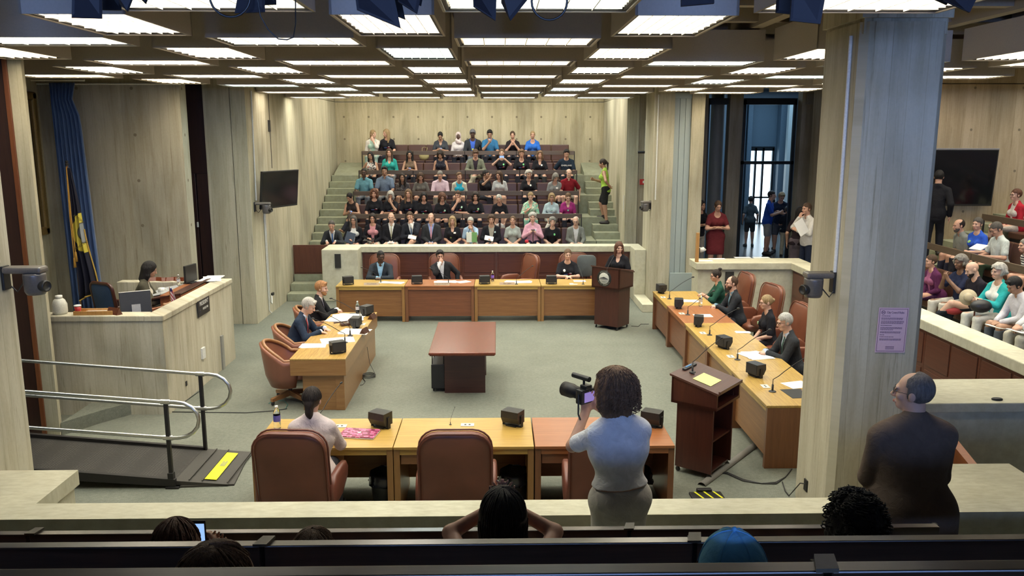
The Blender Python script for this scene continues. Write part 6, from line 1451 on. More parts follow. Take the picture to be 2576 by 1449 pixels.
r('bald bearded person in black, legs crossed, in the front right-hand row', 2457, 655, 0, sex='m', hair='bald', beard='dk', skin='p', top='long', tc=(.015, .013, .02), arms=('lap', 'lap'), bc=(.02, .022, .03), head=(-6, 22, 0), legs='cross', lean=12)
i = r('white-haired person in a turquoise cardigan resting hands on a wooden cane', 2516, 662, 0, rz=-84, hair='puff', hc='wh', skin='p', top='cardigan', tc=(.03, .38, .38), under=(.7, .7, .66), arms=('cane', 'cane'), bc=(.6, .58, .52), wide=1.12, head=(4, 0, 0))
e = (hp(i, 0) + hp(i, 1)) / 2; q = MB(); q.tube([(e.x, e.y, e.z + .02), (e.x - .03, e.y - .03, FL[0])], .013); q.tube([(e.x, e.y - .05, e.z + .02), (e.x, e.y + .06, e.z + .02)], .014); tag(obj('cane', q, W_CTR), 'dark brown wooden cane before the person in turquoise', 'cane')
def hat(label, loc, rot, c=(.50, .42, .28)):
    t = thing('straw_hat', label, 'hat', loc); t.scale = (.72, .72, .72); t.rotation_euler = rot; b = MB(); b.lathe([(.001, .11), (.05, .112), (.08, .09), (.09, .02), (.10, .0), (.17, -.015), (.172, -.02), (.10, -.008), (.085, .0)], 24); obj('crown_and_brim', b, plain('straw', c, .85, bumpy=.5, bscale=80), t)
    b = MB(); b.lathe([(.092, .004), (.0905, .035)], 24); obj('hat_band', b, plain('hat_band', (.28, .32, .38), .8), t)
hat('straw hat with a grey band hanging on the cane of the person in turquoise', tuple(at(2436, 748, x=7.08)), (R(80), R(35), R(-25)))
hat('straw hat on the rail behind the front right-hand row', tuple(at(2416, 652, x=7.95)), (0, R(-12), 0), (.45, .36, .22))
q = MB(); q.ball((0, 0, 0), (.16, .10, .10), 10); tag(obj('handbag', q, plain('black_leather_bag', (.02, .02, .022), .4), loc=at(2468, 770, x=7.15)), 'black leather bag on the lap of the person in turquoise', 'bag')
i = r('black-haired young person in a pale shirt writing on a pad in the front right-hand row', 2566, 692, 0, sex='m', hair='crop', hc='blk', skin='t', top='shirt', neck='collar', tc=(.58, .56, .60), arms=('write', 'write'), bc=(.09, .10, .12), head=(0, 30, 0), lean=14)
held('notepad', 'white notepad on the knees of the writing young person', 'notepad', hp(i, 1, .05, -.02), (.20, .28, .012), WHITE, (0, R(8), R(10)))
i = person('person in khaki trousers writing at the right edge of the front right-hand row', (7.40, 10.65, FL[0]), R(-90), sex='m', hair='short', hc='br', h=1.0, top='shirt', tc=(.6, .6, .6), arms=('write', 'write'), bc=(.45, .42, .34), vx=.011, group=GR)
held('notepad', 'white notepad on khaki knees at the right edge of the front right-hand row', 'notepad', hp(i, 1, .05, -.02), (.20, .28, .012), WHITE, (0, R(8), R(10)))
person('person in beige trousers beyond the right edge of the front right-hand row', (7.40, 10.0, FL[0]), R(-90), sex='m', hair='short', hc='dk', h=1.0, top='shirt', tc=(.6, .6, .6), arms=('lap', 'lap'), bc=(.50, .46, .36), vx=.013, group=GR)
r('bearded balding person in a grey short-sleeved shirt, second right-hand row', 2418, 550, 1, sex='m', hair='balding', hc='dk', beard='dg', top='polo', neck='collar', tc=(.22, .23, .21), arms=('lap', 'lap'), bc=(.03, .03, .05), wide=1.08, head=(0, 6, 0))
i = r('grey-haired person in a bright blue T-shirt with green badge, second right-hand row', 2461, 546, 1, rz=-75, hair='short', hc='dg', skin='p', top='tee', tc=(.03, .10, .55), arms=('lap', 'read'), badge=((.3, .6, .2), -.06, .36), head=(14, 0, 0))
held('book', 'open pale book in the hands of the second right-hand row', 'book', at(2462, 622, x=8.15), (.18, .24, .02), WHITE, (0, R(-25), R(15)))
r('grey-haired person in glasses and a light checked shirt looking down, second right-hand row', 2517, 555, 1, sex='m', hair='short', hc='dg', glasses=True, top='polo', neck='collar', tc=(.46, .52, .52), tpat='check', tc2=(.58, .62, .62), arms=('read', 'read'), bc=(.03, .05, .03), wide=1.05, head=(0, 26, 0))
r('person in a black and white striped shirt and green skirt at the right edge', 2585, 600, 1, hair='short', hc='gr', top='blouse', tc=(.66, .64, .60), tpat='stripe', tc2=(.03, .03, .04), arms=('lap', 'lap'), bot='skirt', bc=(.02, .30, .12), wide=1.1)
r('brown-haired person in a red jacket and white skirt in the third right-hand row', 2560, 474, 2, hair='short', hc='rd', skin='p', top='jacket', tc=(.42, .02, .035), under=(.6, .55, .5), arms=('lap', 'lap'), bot='skirt', bc=(.55, .5, .45), wide=1.08, glasses=True)
p = at(2362, 640, y=15.45)
person('person in black clothes standing on the stairs below the right-hand screen', (8.32, 15.45, .17 * 8), R(150), pose='stand', sex='m', h=1.0, hair='short', hc='blk', top='long', tc=(.012, .012, .015), bc=(.014, .014, .018), arms=('side', 'side'), legs='step', vx=.012)

# ---- lobby ----
GL = 'people in the lobby behind the right opening'
def lob(label, px, v, y, rz=0, **kw):
    p = at(px, v, y=y); h = kw.pop('h', (p.z - LF) / 1.755); return person(label, (p.x, y, LF), R(rz), pose='stand', h=h, vx=.013, group=GL, **kw)
lob('person in a dark red dress with folded arms standing behind the lobby ledge', 1805, 500, 18.4, hair='tied', hc='br', skin='w', top='dress', neck='scoop', tc=(.13, .02, .025), arms=('fold', 'fold'), head=(0, 16, 0))
i = lob('person in a white shirt and dark trousers holding up a white sheet by the pillar', 2036, 508, 17.5, rz=-70, sex='m', hair='short', hc='br', top='shirt', neck='collar', tc=(.6, .58, .54), arms=('chin', 'phone'), bc=NV)
held('paper', 'creased white sheets held up by the person in a white shirt', 'paper', at(2016, 572, y=17.15), (.24, .012, .32), WHITE, (R(-12), R(-28), R(20)))
lob('person with long black hair and a dotted skirt beside the white-shirted person', 2012, 519, 18.0, rz=150, hair='long', hc='blk', skin='t', top='tee', tc=(.02, .012, .015), bot='skirt', bc=(.1, .08, .09), arms=('side', 'side'))
lob('person in a black top at the left edge of the lobby opening', 1762, 502, 19.6, rz=30, hair='long', hc='dk', top='tee', tc=(.015, .015, .022), bc=(.4, .38, .36), arms=('fold', 'fold'))
lob('person in a bright blue shirt outlined against the lobby door', 1937, 478, 21.9, rz=60, sex='m', hair='short', hc='dk', top='tee', tc=(.02, .07, .38), bot='shorts', bc=(.3, .3, .3), arms=('phone', 'side'))
lob('tall blond person in dark clothes bending over a phone in the lobby', 1966, 480, 22.2, rz=-30, sex='m', hair='crop', hc='bl', top='tee', tc=(.02, .03, .06), bot='shorts', bc=(.1, .1, .12), arms=('phone', 'phone'), head=(30, 26, 0))
lob('grey-haired person in a navy T-shirt and white trousers by the lobby glass', 1981, 519, 21.6, rz=150, hair='short', hc='dg', top='tee', tc=(.015, .018, .03), bc=(.5, .48, .40), arms=('side', 'fold'))
lob('person in a dark top carrying a bag in the lobby doorway', 1945, 498, 22.9, rz=190, hair='short', hc='dk', top='tee', tc=(.02, .02, .03), bot='shorts', bc=(.12, .12, .12), arms=('side', 'fold'))
lob('person in grey silhouetted at the left of the lobby doorway', 1890, 493, 23.6, rz=170, hair='short', hc='dk', top='tee', tc=(.07, .09, .10), bot='shorts', bc=(.05, .05, .05), arms=('side', 'side'))
# ================= FITTINGS AND SMALL THINGS =================
# ---- wall screens ----
def screen(label, c, w, h, rot, stand=True):
    t = thing('wall_screen', label, 'television', c); t.rotation_euler = rot
    b = MB(); b.box(-w / 2, w / 2, -.03, .02, -h / 2, h / 2, b=.006); obj('housing', b, BLACK, t)
    b = MB(); b.box(-w / 2 + .025, w / 2 - .025, -.033, -.03, -h / 2 + .04, h / 2 - .025); obj('screen', b, plain('dark_glass', (.008, .009, .010), .12), t)
    b = MB(); b.box(-.12, .12, .02, .05, -.12, .12); b.tube([(0, .05, 0), (0, .28, 0)], .03); obj('wall_bracket', b, BLACK_M, t)
    return t
pc = (at(655, 433, x=-4.62) + at(738, 428, x=-4.42)) / 2
screen('black television tilted out from the concrete wall above the red-haired man', (-4.49, 17.05, 2.66), 1.18, .76, (R(6), 0, R(67)))
t = screen('large black television on the end wall above the right-hand seats', (8.80, 16.0, 2.93), 1.78, 1.10, (R(4), 0, R(-3)))
b = MB(); b.box(-.89, .89, -.035, .0, .54, .57, b=.004); obj('top_trim', b, plain('grey_trim', (.25, .24, .25), .4), t)
screen('small dark television seen edge-on in the niche right of the far seats', (3.62, 19.7, 3.35), .62, .50, (0, 0, R(82)))
# ---- pan and tilt cameras on brackets with their conduits ----
def ptz(label, base, rz, s=1.0, arm=.20, look=0):
    """base on the wall; the arm reaches along local +x"""
    t = thing('dome_camera', label, 'camera', base, rz); t.scale = (s, s, s)
    b = MB(); b.box(0, .025, -.05, .05, -.12, .08, b=.006); obj('wall_plate', b, BLACK, t)
    b = MB(); b.box(.02, arm + .12, -.07, .07, .02, .075, b=.02); obj('arm', b, plain('camera_shell', (.15, .135, .12), .35, .2), t)
    b = MB(); b.lathe([(0, .02), (.085, .02), (.088, .0), (.085, -.13), (.07, -.16), (0, -.165)], 24, (arm + .03, 0, 0)); obj('head', b, plain('camera_head', (.13, .12, .115), .3, .2), t)
    b = MB(); a = R(look); M = Matrix.Translation((arm + .03, 0, -.085)) @ Matrix.Rotation(a, 4, 'Z') @ Matrix.Rotation(R(90), 4, 'Y'); b.lathe([(0, .05), (.045, .05), (.048, .12), (.04, .13), (.035, .12), (0, .12)], 18, M=M); obj('lens', b, BLACK, t)
    b = MB(); b.tube([(.02, .05, -.10), (.06, .06, -.15), (.12, .05, -.08), (.16, .02, -.02)], .006); obj('cable', b, BLACK, t)
    return t
ptz('grey camera on a bracket on the near left pillar', (-4.095, 6.78, 2.60), 0, 1.0, .22, -20)
ptz('grey camera on a bracket on the big right pillar', (3.125, 7.46, 2.42), PI, 1.0, .16, 20)
ptz('small grey camera on the left concrete wall under the television', (-4.85, 16.47, 2.36), 0, .95, .22, -20)
ptz('small grey camera on the right pier beside the blue-grey duct', (3.36, 17.98, 2.26), R(200), .95, .12, 0)
def conduit(label, pts, r=.014, m=WHITEP, group='pale conduits on the concrete'):
    b = MB(); b.tube(pts, r, 8); o = obj('conduit', b, m); return tag(o, label, 'conduit', group)
conduit('pale conduit running up the near left pillar from its camera', [(-4.08, 6.70, 2.72), (-4.08, 6.70, 4.6)])
conduit('white conduit running up the big right pillar from its camera', [(3.11, 7.42, 2.50), (3.11, 7.42, 3.4), (3.11, 7.44, 4.6)], .017)
conduit('pale conduit above the camera on the left wall', [(-4.83, 16.55, 2.46), (-4.83, 16.62, 4.6)])
conduit('pale conduit from the left camera down to the floor', [(-4.83, 17.05, 2.28), (-4.83, 17.05, .10), (-4.80, 17.10, .04)])
conduit('second pale conduit beside the first down the left wall', [(-4.83, 17.13, 2.28), (-4.83, 17.13, .30), (-4.81, 17.2, .22), (-4.83, 17.28, .38)])
conduit('dark joint line down the left wall above the television', [(-4.85, 17.9, 3.05), (-4.85, 17.9, 4.6)], .010, BLACK_M, None)
conduit('pale conduit running up the right pier from its camera', [(3.44, 17.89, 2.36), (3.44, 17.89, 4.6)])
conduit('thin conduit up the niche from the red fire alarm', [(3.66, 20.6, 2.66), (3.66, 20.6, 4.1), (3.9, 20.6, 4.5)], .008)
conduit('thin pale pipe across the top of the dais wall', [(-7.98, 14.76, 4.62), (-5.5, 14.76, 4.62)], .016)
t = thing('fire_alarm', 'small red fire alarm box in the niche right of the far seats', 'fire alarm', (3.66, 20.6, 2.6)); b = MB(); b.box(-.11, .11, -.05, 0, -.07, .07, b=.008); obj('box', b, RED, t); b = MB(); b.box(-.04, .04, -.056, -.05, -.03, .03, b=.002); obj('strobe', b, WHITEP, t)
def plate(label, loc, size, mat, rz=0, name='wall_plate', cat='wall plate', group=None):
    b = MB(); w, d, h = size; b.box(-w / 2, w / 2, -d / 2, d / 2, -h / 2, h / 2, b=.003); o = obj(name, b, mat, loc=loc, rot=(0, 0, rz)); return tag(o, label, cat, group)
plate('tall black speaker panel on the left block of the far parapet', (-3.63, 18.48, .94), (.135, .03, .32), GRILLE, name='wall_speaker', cat='speaker')
plate('black speaker panel on the concrete below the lobby ledge', (4.72, 16.40, .80), (.17, .03, .42), GRILLE, name='wall_speaker', cat='speaker')
plate('dark vent slot high on the left wall', (-4.84, 17.83, 3.94), (.14, .02, .24), GRILLE, PI / 2, 'vent_slot', 'vent')
plate('square vent panel high on the lobby pier', (7.72, 20.58, 4.62), (.22, .02, .26), plain('pale_vent', (.24, .23, .2), .6), 0, 'square_vent', 'vent')
plate('white junction box low on the president’s wall', (-4.47, 12.12, .50), (.12, .04, .17), WHITEP, PI / 2, 'junction_box', 'socket box')
plate('grey cable trunking standing on the president’s wall', (-4.47, 12.98, .28), (.10, .03, .56), plain('grey_trunking', (.27, .27, .24), .5), PI / 2, 'trunking', 'trunking')
plate('small dark socket low on the president’s wall', (-4.475, 11.41, .24), (.05, .012, .07), BLACK, PI / 2, 'wall_socket', 'socket')
plate('small dark socket low on the big pillar with a cable in it', (3.118, 7.77, .25), (.08, .014, .12), BLACK_M, PI / 2, 'wall_socket', 'socket')
plate('dark wall socket low on the left wall under the conduits', (-4.83, 17.36, .40), (.12, .04, .06), BLACK, PI / 2, 'wall_socket', 'socket')
plate('small white notice strip on the wall right of the far stairs', (3.185, 20.75, 2.05), (.03, .012, .42), WHITEP, PI / 2, 'notice_strip', 'notice')
# black president sign
t = thing('president_sign', 'black PRESIDENT sign hanging on the concrete wall of the dais', 'sign', (-4.462, 12.245, 1.225), PI / 2)
b = MB(); b.box(-.245, .245, -.012, .0, -.15, .09, b=.002); obj('board', b, plain('black_board', (.025, .022, .022), .5), t)
text('lettering', 'PRESIDENT', .088, WHITEP, t, (0, -.015, .035), (R(90), 0, 0), sx=.85); text('lettering', 'MICHELLE WU', .050, WHITEP, t, (.05, -.015, -.055), (R(90), 0, 0), sx=.70)
b = MB(); b.lathe([(.022, 0), (.026, 0), (.026, .003), (.022, .003)], 20, M=Matrix.Translation((-.17, -.012, -.075)) @ Matrix.Rotation(R(90), 4, 'X')); obj('seal_mark', b, plain('grey_seal', (.12, .10, .13), .5), t)
# rules poster on the big pillar
POST = plain('lilac_paper', (.74, .52, .62), .8, var=.03); PINK = plain('poster_ink', (.13, .07, .13), .8)
t = thing('rules_poster', 'lilac City Council Rules sheet taped to the big pillar', 'poster', (3.60, 7.244, 1.99)); t.rotation_euler = (0, R(1), 0)
b = MB(); b.box(-.138, .138, -.002, .0, -.21, .21); obj('sheet', b, POST, t)
b = MB()
for q in ((-.128, .128, .196, .199), (-.128, .128, -.199, -.196)): b.box(q[0], q[1], -.0035, -.002, q[2], q[3])
for q in ((-.128, -.125), (.125, .128)): b.box(q[0], q[1], -.0035, -.002, -.196, .196)
obj('border', b, PINK, t)
text('title', 'City Council Rules', .028, PINK, t, (.018, -.003, .165), (R(90), 0, 0), ext=.0006, sx=.75)
b = MB(); b.lathe([(.014, 0), (.018, 0), (.018, .002), (.014, .002)], 20, M=Matrix.Translation((-.095, -.002, .165)) @ Matrix.Rotation(R(90), 4, 'X')); b.box(-.105, -.085, -.004, -.002, .163, .168); obj('seal_mark', b, PINK, t)
rn = random.Random(11); z = .130
for k, (n_, w_) in enumerate(((1, .11), (2, .20), (3, .21), (1, .17), (3, .20), (2, .19), (1, .06), (1, .19), (2, .20))):
    for j in range(n_):
        b = MB(); x = -.108; e = -.108 + w_ * (1 if j < n_ - 1 else rn.uniform(.55, 1))
        while x < e: l = rn.uniform(.008, .024); b.box(x, min(x + l, e), -.0032, -.002, z, z + .0042); x += l + .003
        obj('text_line', b, PINK, t); z -= .0105
    z -= .0085
for k in range(4):
    b = MB(); b.box(-.045, .035, -.003, -.002, -.155 - k * .008, -.152 - k * .008); obj('text_line', b, PINK, t)

# ---- stage lights hanging before the camera ----
NAVY = plain('navy_black_metal', (.012, .011, .016), .6)
b = MB(); b.tube([(-3.5, 3.1, 4.48), (6.0, 3.1, 4.48)], .025); o = obj('lighting_pipe', b, BLACK_M); tag(o, 'black pipe carrying the stage lights under the ceiling', 'pipe')
b = MB()
for x in (-3.2, 0, 3, 5.6): b.tube([(x, 3.1, 4.48), (x, 3.1, ZC + .05)], .012)
obj('hanger', b, BLACK_M, o)
def flap(pts, th=.006):
    b = MB(); P = [Vector(p) for p in pts]; n = (P[1] - P[0]).cross(P[2] - P[0]).normalized() * th; k = len(P); b.add(P + [p + n for p in P], [tuple(range(k))[::-1], tuple(range(k, 2 * k))] + [(i, (i + 1) % k, k + (i + 1) % k, k + i) for i in range(k)]); return b
SL = [(220, ((182, -60), (257, -60), (257, 46), (180, 44)), 'second from the left'), (315, ((285, -30), (345, -30), (322, 29), (300, 8)), 'third from the left'), (628, ((605, -50), (665, -50), (667, 30), (590, 33)), 'above the left-hand box lights'),
      (950, ((890, -40), (985, -40), (1008, 70), (898, 24)), 'with the long pointed flap'), (1035, ((1000, -40), (1065, -40), (1050, 34), (1002, 4)), 'beside the long pointed flap'), (1222, ((1190, -40), (1250, -30), (1247, 52), (1192, 16)), 'left of the centre cable loop'),
      (1300, ((1262, -30), (1335, -10), (1285, 52), (1262, 6)), 'with a flap like an arrowhead'), (1753, ((1714, -40), (1798, -40), (1797, 8), (1714, 15)), 'barely showing at the top edge'), (2036, ((1995, -50), (2084, -50), (2064, 60), (1988, 52)), 'over the big right pillar'), (2420, ((2375, -30), (2470, -30), (2440, 31), (2376, 2)), 'at the top right corner')]
for k, (px, fl, lab) in enumerate(SL):
    c = at(px, -150, y=3.1); t = thing('stage_light', 'dark stage light with navy barn doors ' + lab, 'stage light', tuple(c), 0, 'stage lights on the pipe')
    b = MB(); b.lathe([(0, .10), (.05, .10), (.07, .03), (.075, -.06), (.065, -.07), (.06, -.05), (0, -.05)], 16, M=Matrix.Rotation(R(-35), 4, 'X')); obj('housing', b, NAVY, t)
    b = MB(); b.tube([(-.09, 0, 0), (-.09, 0, .08), (0, 0, 4.48 - c.z), (.09, 0, .08), (.09, 0, 0)], .007); obj('yoke', b, BLACK_M, t)
    P = [at(q[0], q[1], y=3.02 + .03 * (i % 2)) - c for i, q in enumerate(fl)]; obj('barn_door', flap(P), NAVY, t)
    P = [p + Vector((.0, .16, .05)) for p in P]; obj('barn_door', flap(P), NAVY, t)
for lab, c, r_, ex in (('round loop of black cable hanging over the middle ceiling lights', at(1382, 4, y=3.0), .062, 0), ('loose loop of black cable hanging at the upper left', at(578, -10, y=3.0), .07, 0), ('thin drooping cable beside the left stage light', at(700, 60, y=3.0), .06, 1)):
    b = MB()
    if not ex: b.tube([(c.x + r_ * math.cos(a), c.y, c.z + r_ * math.sin(a)) for a in [2 * PI * k / 24 for k in range(24)]], .004, 6, closed=True); b.tube([(c.x, c.y, c.z + r_), (c.x, 3.1, 4.47)], .004)
    else: b.tube([at(645, -20, y=3.0), at(655, 40, y=3.0), at(675, 75, y=3.0), at(700, 98, y=3.0), at(722, 100, y=3.0), at(738, 94, y=3.0), at(744, 60, y=3.05), Vector((at(744, 60, y=3.05).x, 3.1, 4.47))], .0022, 6)
    tag(obj('cable', b, BLACK), lab, 'cable')

# ---- dais: curtain, flag, frame, desk things ----
P = []
for i in range(16):
    s = i / 15; z = 4.62 - (4.62 - .55) * s; row = []; wdt = .46 + .10 * s; off = -.10 * math.exp(-((s - .06) / .05) ** 2)
    for k in range(49): u = k / 48; row.append((-7.60 + .02 * s + (wdt + off) * u, 14.45 + .045 * math.sin(u * 2 * PI * 7 + .6 * s) * (.5 + .5 * min(1, s * 4)), z))
    P.append(row)
def velvet():
    m, t, b = nt('blue_velvet'); b.inputs['Roughness'].default_value = .9; b.inputs['Sheen Weight'].default_value = .4; n = noise(t, coords(t, (9, 9, .6)), 4, 4); t.links.new(ramp(t, n, [(.3, (.028, .065, .18)), (.7, (.07, .14, .33))]), b.inputs['Base Color']); return m
b = MB(); b.sheet(P, .006); o = obj('curtain', b, velvet()); tag(o, 'long blue velvet curtain gathered in the corner behind the flag', 'curtain')
b = MB(); b.tube([(-7.9, 14.45, 4.66), (-7.0, 14.45, 4.66)], .018); tag(obj('curtain_rod', b, WHITEP), 'pale rod carrying the blue curtain', 'curtain rod')
t = thing('picture_frame', 'tall ornate gilt picture frame seen edge-on on the dais wall', 'picture', (-7.99, 13.95, 3.25), PI / 2)
gold = plain('old_gilt', (.28, .20, .08), .4, .6, bumpy=.8, bscale=45)
b = MB()
for q in ((-.62, .62, 1.08, 1.22), (-.62, .62, -1.22, -1.08), (-.62, -.48, -1.22, 1.22), (.48, .62, -1.22, 1.22)): b.box(q[0], q[1], -.10, .0, q[2], q[3], b=.03)
for k in range(26): b.ball((.62, -.06, -1.15 + k * .092), (.02, .03, .035), 6)
obj('gilt_frame', b, gold, t); b = MB(); b.box(-.5, .5, -.02, 0, -1.1, 1.1); obj('painting', b, plain('dark_painting', (.05, .04, .03), .5), t)
t = thing('flag', 'dark blue city flag with a yellow seal and gold fringe on a pole', 'flag', (-7.15, 13.9, .51))
b = MB(); b.tube([(0, 0, 0), (0, 0, 2.78)], .013); b.lathe([(0, .03), (.14, .02), (.15, 0)], 20); obj('pole', b, wood('flag_pole', (.25, .12, .03), (.3, .15, .04), 'z'), t)
b = MB(); b.ball((0, 0, 2.80), .025, 8); b.tube([(0, 0, 2.74), (0, 0, 2.77)], .03); obj('finial', b, BLACK, t)
P = []
for i in range(26):
    s = i / 25; z = 2.70 - 2.24 * s; row = []
    for k in range(31): u = k / 30; row.append((.01 + (.05 + .26 * s) * u + .03 * s * math.sin(9 * s), -.02 - .045 * math.sin(u * 2 * PI * 2.6 + 2 * s) * (.4 + s), z + .45 * u * s * (1 - u * .6) - .16 * u * s * s))
    P.append(row)
def flag_mat():
    m, tt, b = nt('navy_flag'); b.inputs['Roughness'].default_value = .8
    tc = tt.nodes.new('ShaderNodeTexCoord'); sx = tt.nodes.new('ShaderNodeSeparateXYZ'); tt.links.new(tc.outputs['Object'], sx.inputs[0])
    dx = mth(tt, 'DIVIDE', mth(tt, 'SUBTRACT', sx.outputs[0], .17), .17); dz = mth(tt, 'DIVIDE', mth(tt, 'SUBTRACT', sx.outputs[2], 1.62), .34)
    d = mth(tt, 'SQRT', mth(tt, 'ADD', mth(tt, 'POWER', dx, 2), mth(tt, 'POWER', dz, 2)))
    c = ramp(tt, d, [(0, (.30, .32, .34)), (.45, (.28, .30, .30)), (.5, (.02, .02, .03)), (.54, (.60, .50, .08)), (.97, (.62, .52, .06)), (1.0, (.008, .009, .025))]); tt.links.new(c, b.inputs['Base Color']); return m
b = MB(); b.sheet(P, .003); obj('cloth', b, flag_mat(), t)
for s_, u_, z_ in (('BOSTONIA', .17, 1.86), ('CONDITA AD', .17, 1.42)): text('seal_letters', s_, .052, plain('seal_ink', (.12, .10, .02), .7), t, (u_, -.115, z_), (R(90), R(38 if z_ > 1.6 else -32), 0), sx=.8)
edge = [Vector(P[i][30]) for i in range(12, 26)] + [Vector(P[25][k]) for k in range(29, -1, -1)]
b = MB(); b.tube(edge, .013, 6); obj('fringe', b, plain('gold_fringe', (.50, .32, .06), .6), t)
b = MB(); b.tube([(0, -.03, 2.72), (.03, -.09, 1.9), (.05, -.10, 1.30)], .009, 6); b.tube([(0, -.03, 2.72), (.01, -.09, 1.9), (.02, -.10, 1.20)], .009, 6)
for x, z in ((.05, 1.24), (.02, 1.14)): b.lathe([(.0, .08), (.016, .06), (.024, -.10), (0, -.10)], 10, (x, -.10, z))
obj('tassel_cord', b, plain('gold_cord', (.55, .30, .05), .6), t)
WT = 1.381
t = thing('water_jug', 'white plastic jug with a round cap on the dais wall', 'jug', tuple(at(152, 789, z=WT))); b = MB(); b.lathe([(0, 0), (.085, 0), (.095, .03), (.095, .13), (.07, .19), (.045, .21), (.0, .21)], 24); obj('body', b, plain('milky_plastic', (.62, .62, .55), .35), t); b = MB(); b.lathe([(0, .21), (.045, .21), (.045, .25), (0, .25)], 20); obj('cap', b, WHITEP, t)
t = thing('paper_cup', 'red paper cup with a white rim on the dais wall', 'cup', tuple(at(197, 791, z=WT))); b = MB(); b.lathe([(0, 0), (.032, 0), (.043, .115), (.040, .115), (.03, .005)], 20); obj('cup', b, RED, t); b = MB(); b.lathe([(.0, .112), (.046, .112), (.046, .128), (.0, .13)], 20); obj('lid', b, WHITEP, t)
t = thing('paper_tray', 'pale wooden letter tray on the dais wall', 'tray', tuple(at(243, 789, z=WT)), .04); b = MB(); b.box(-.25, .25, -.09, .09, 0, .01); b.box(-.25, .25, -.10, -.085, 0, .055, b=.003); b.box(-.25, .25, .085, .10, 0, .055, b=.003); b.box(-.26, -.245, -.10, .10, 0, .055, b=.003); obj('tray', b, W_GOLD, t)
sheet_of('white sheets lying in the pale wooden letter tray', (248, 783), 1.40, .34, .16, .1, n=2, group=None)
t = thing('name_block', 'dark wooden wedge name block beside the letter tray', 'name block', tuple(at(288, 790, z=WT)), R(-30)); b = MB(); b.prism_x([(-.045, 0), (.045, 0), (0, .09)], -.11, .11); obj('wedge', b, W_PANEL, t)
# computer seen from behind
t = thing('computer', 'flat computer screen seen from behind with a bent metal foot', 'computer', tuple(at(352, 800, z=1.20)), R(22)); t.location.z = 1.25
t.location = (-5.03, 11.25, 1.20); t.scale = (.80, .80, .80); t.rotation_euler = (0, 0, R(30))
b = MB(); M = Matrix.Translation((0, 0, .30)) @ Matrix.Rotation(R(-6), 4, 'X'); b.box(-.25, .25, -.02, .015, -.24, .22, b=.008, M=M); obj('screen_back', b, plain('graphite_back', (.04, .042, .045), .4), t)
b = MB(); b.box(-.255, .255, -.005, .02, -.245, .226, b=.006, M=M); obj('bezel', b, CHROME, t)
b = MB(); b.prism_x([(-.03, .30), (-.045, .30), (-.06, .05), (-.17, .006), (-.17, 0), (.10, 0), (.10, .008), (-.045, .02)], -.07, .07); obj('foot', b, plain('pale_aluminium', (.55, .55, .53), .35, .6), t)
b = MB(); b.box(-5.45, -4.74, 11.04, 12.2, 1.16, 1.20, b=.006); b.box(-4.78, -4.74, 11.04, 12.2, .52, 1.155); o = obj('inner_counter', b, W_PANEL); tag(o, 'dark wooden counter inside the president’s wall', 'counter')
t = thing('writing_desk', 'reddish brown sloping wooden desk inside the president’s wall', 'desk', (-5.0, 12.85, .51), 0)
b = MB(); b.prism_x([(-.75, 0), (.62, 0), (.62, .90), (-.75, .74)], -.42, -.38) if False else b.box(-.10, .22, -.62, .62, .60, .86, b=.006); obj('front_panel', b, wood('desk_front_wood', (.26, .09, .035), (.34, .13, .05), 'y'), t)
b = MB(); b.prism_y([(-.52, .74), (.23, .88), (.23, .90), (-.52, .76)], -.66, .66); obj('desktop', b, W_CTR_B, t)
b = MB(); b.box(-.5, .2, -.6, .6, 0, .60); obj('pedestal', b, W_CTR_B, t)
b = MB(); b.prism_y([(-.50, .772), (-.12, .845), (-.12, .850), (-.50, .777)], -.45, .45); o = obj('desk_mat', b, plain('grey_mat', (.40, .42, .44), .5)); o.location = (-5.0, 12.85, .51); tag(o, 'pale grey writing mat covered with papers on the sloping desk', 'mat')
t = thing('gavel', 'brown wooden gavel lying on the inner counter of the dais', 'gavel', (-4.88, 11.85, 1.20), R(20)); b = MB(); b.lathe([(0, -.06), (.035, -.06), (.042, -.04), (.034, -.02), (.034, .02), (.042, .04), (.035, .06), (0, .06)], 18, M=Matrix.Translation((.04, .0, .10)) @ Matrix.Rotation(R(80), 4, 'Y')); obj('head', b, W_RIM, t); b = MB(); b.tube([(.02, 0, .09), (-.22, -.02, .04)], [.012, .016], 8); obj('handle', b, W_RED, t); b = MB(); b.lathe([(0, .05), (.07, .05), (.075, 0)], 20, (.02, 0, 0)); obj('sound_block', b, W_CTR_B, t)
t = thing('small_flag', 'small American flag with red and white stripes on the dais counter', 'flag', (-4.90, 12.12, 1.20)); b = MB(); b.tube([(0, 0, 0), (.0, 0, .32)], .005); obj('stick', b, W_GOLD, t)
def usflag():
    m, tt, b = nt('striped_flag'); tc = tt.nodes.new('ShaderNodeTexCoord'); sx = tt.nodes.new('ShaderNodeSeparateXYZ'); tt.links.new(tc.outputs['Object'], sx.inputs[0])
    f_ = mth(tt, 'LESS_THAN', mth(tt, 'FRACT', mth(tt, 'MULTIPLY', mth(tt, 'ADD', sx.outputs[0], mth(tt, 'MULTIPLY', sx.outputs[2], .45)), 38)), .5); c = mixc(tt, (.7, .68, .66), (.45, .04, .06), f_)
    c = mixc(tt, c, (.02, .03, .14), mth(tt, 'GREATER_THAN', sx.outputs[2], .25)); tt.links.new(c, b.inputs['Base Color']); b.inputs['Roughness'].default_value = .8; return m
P = [[(.005 + (.03 + .07 * s) * u, -.012 * math.sin(u * 8), .30 - .22 * s) for u in [k / 8 for k in range(9)]] for s in [i / 8 for i in range(9)]]; b = MB(); b.sheet(P, .002); obj('cloth', b, usflag(), t)
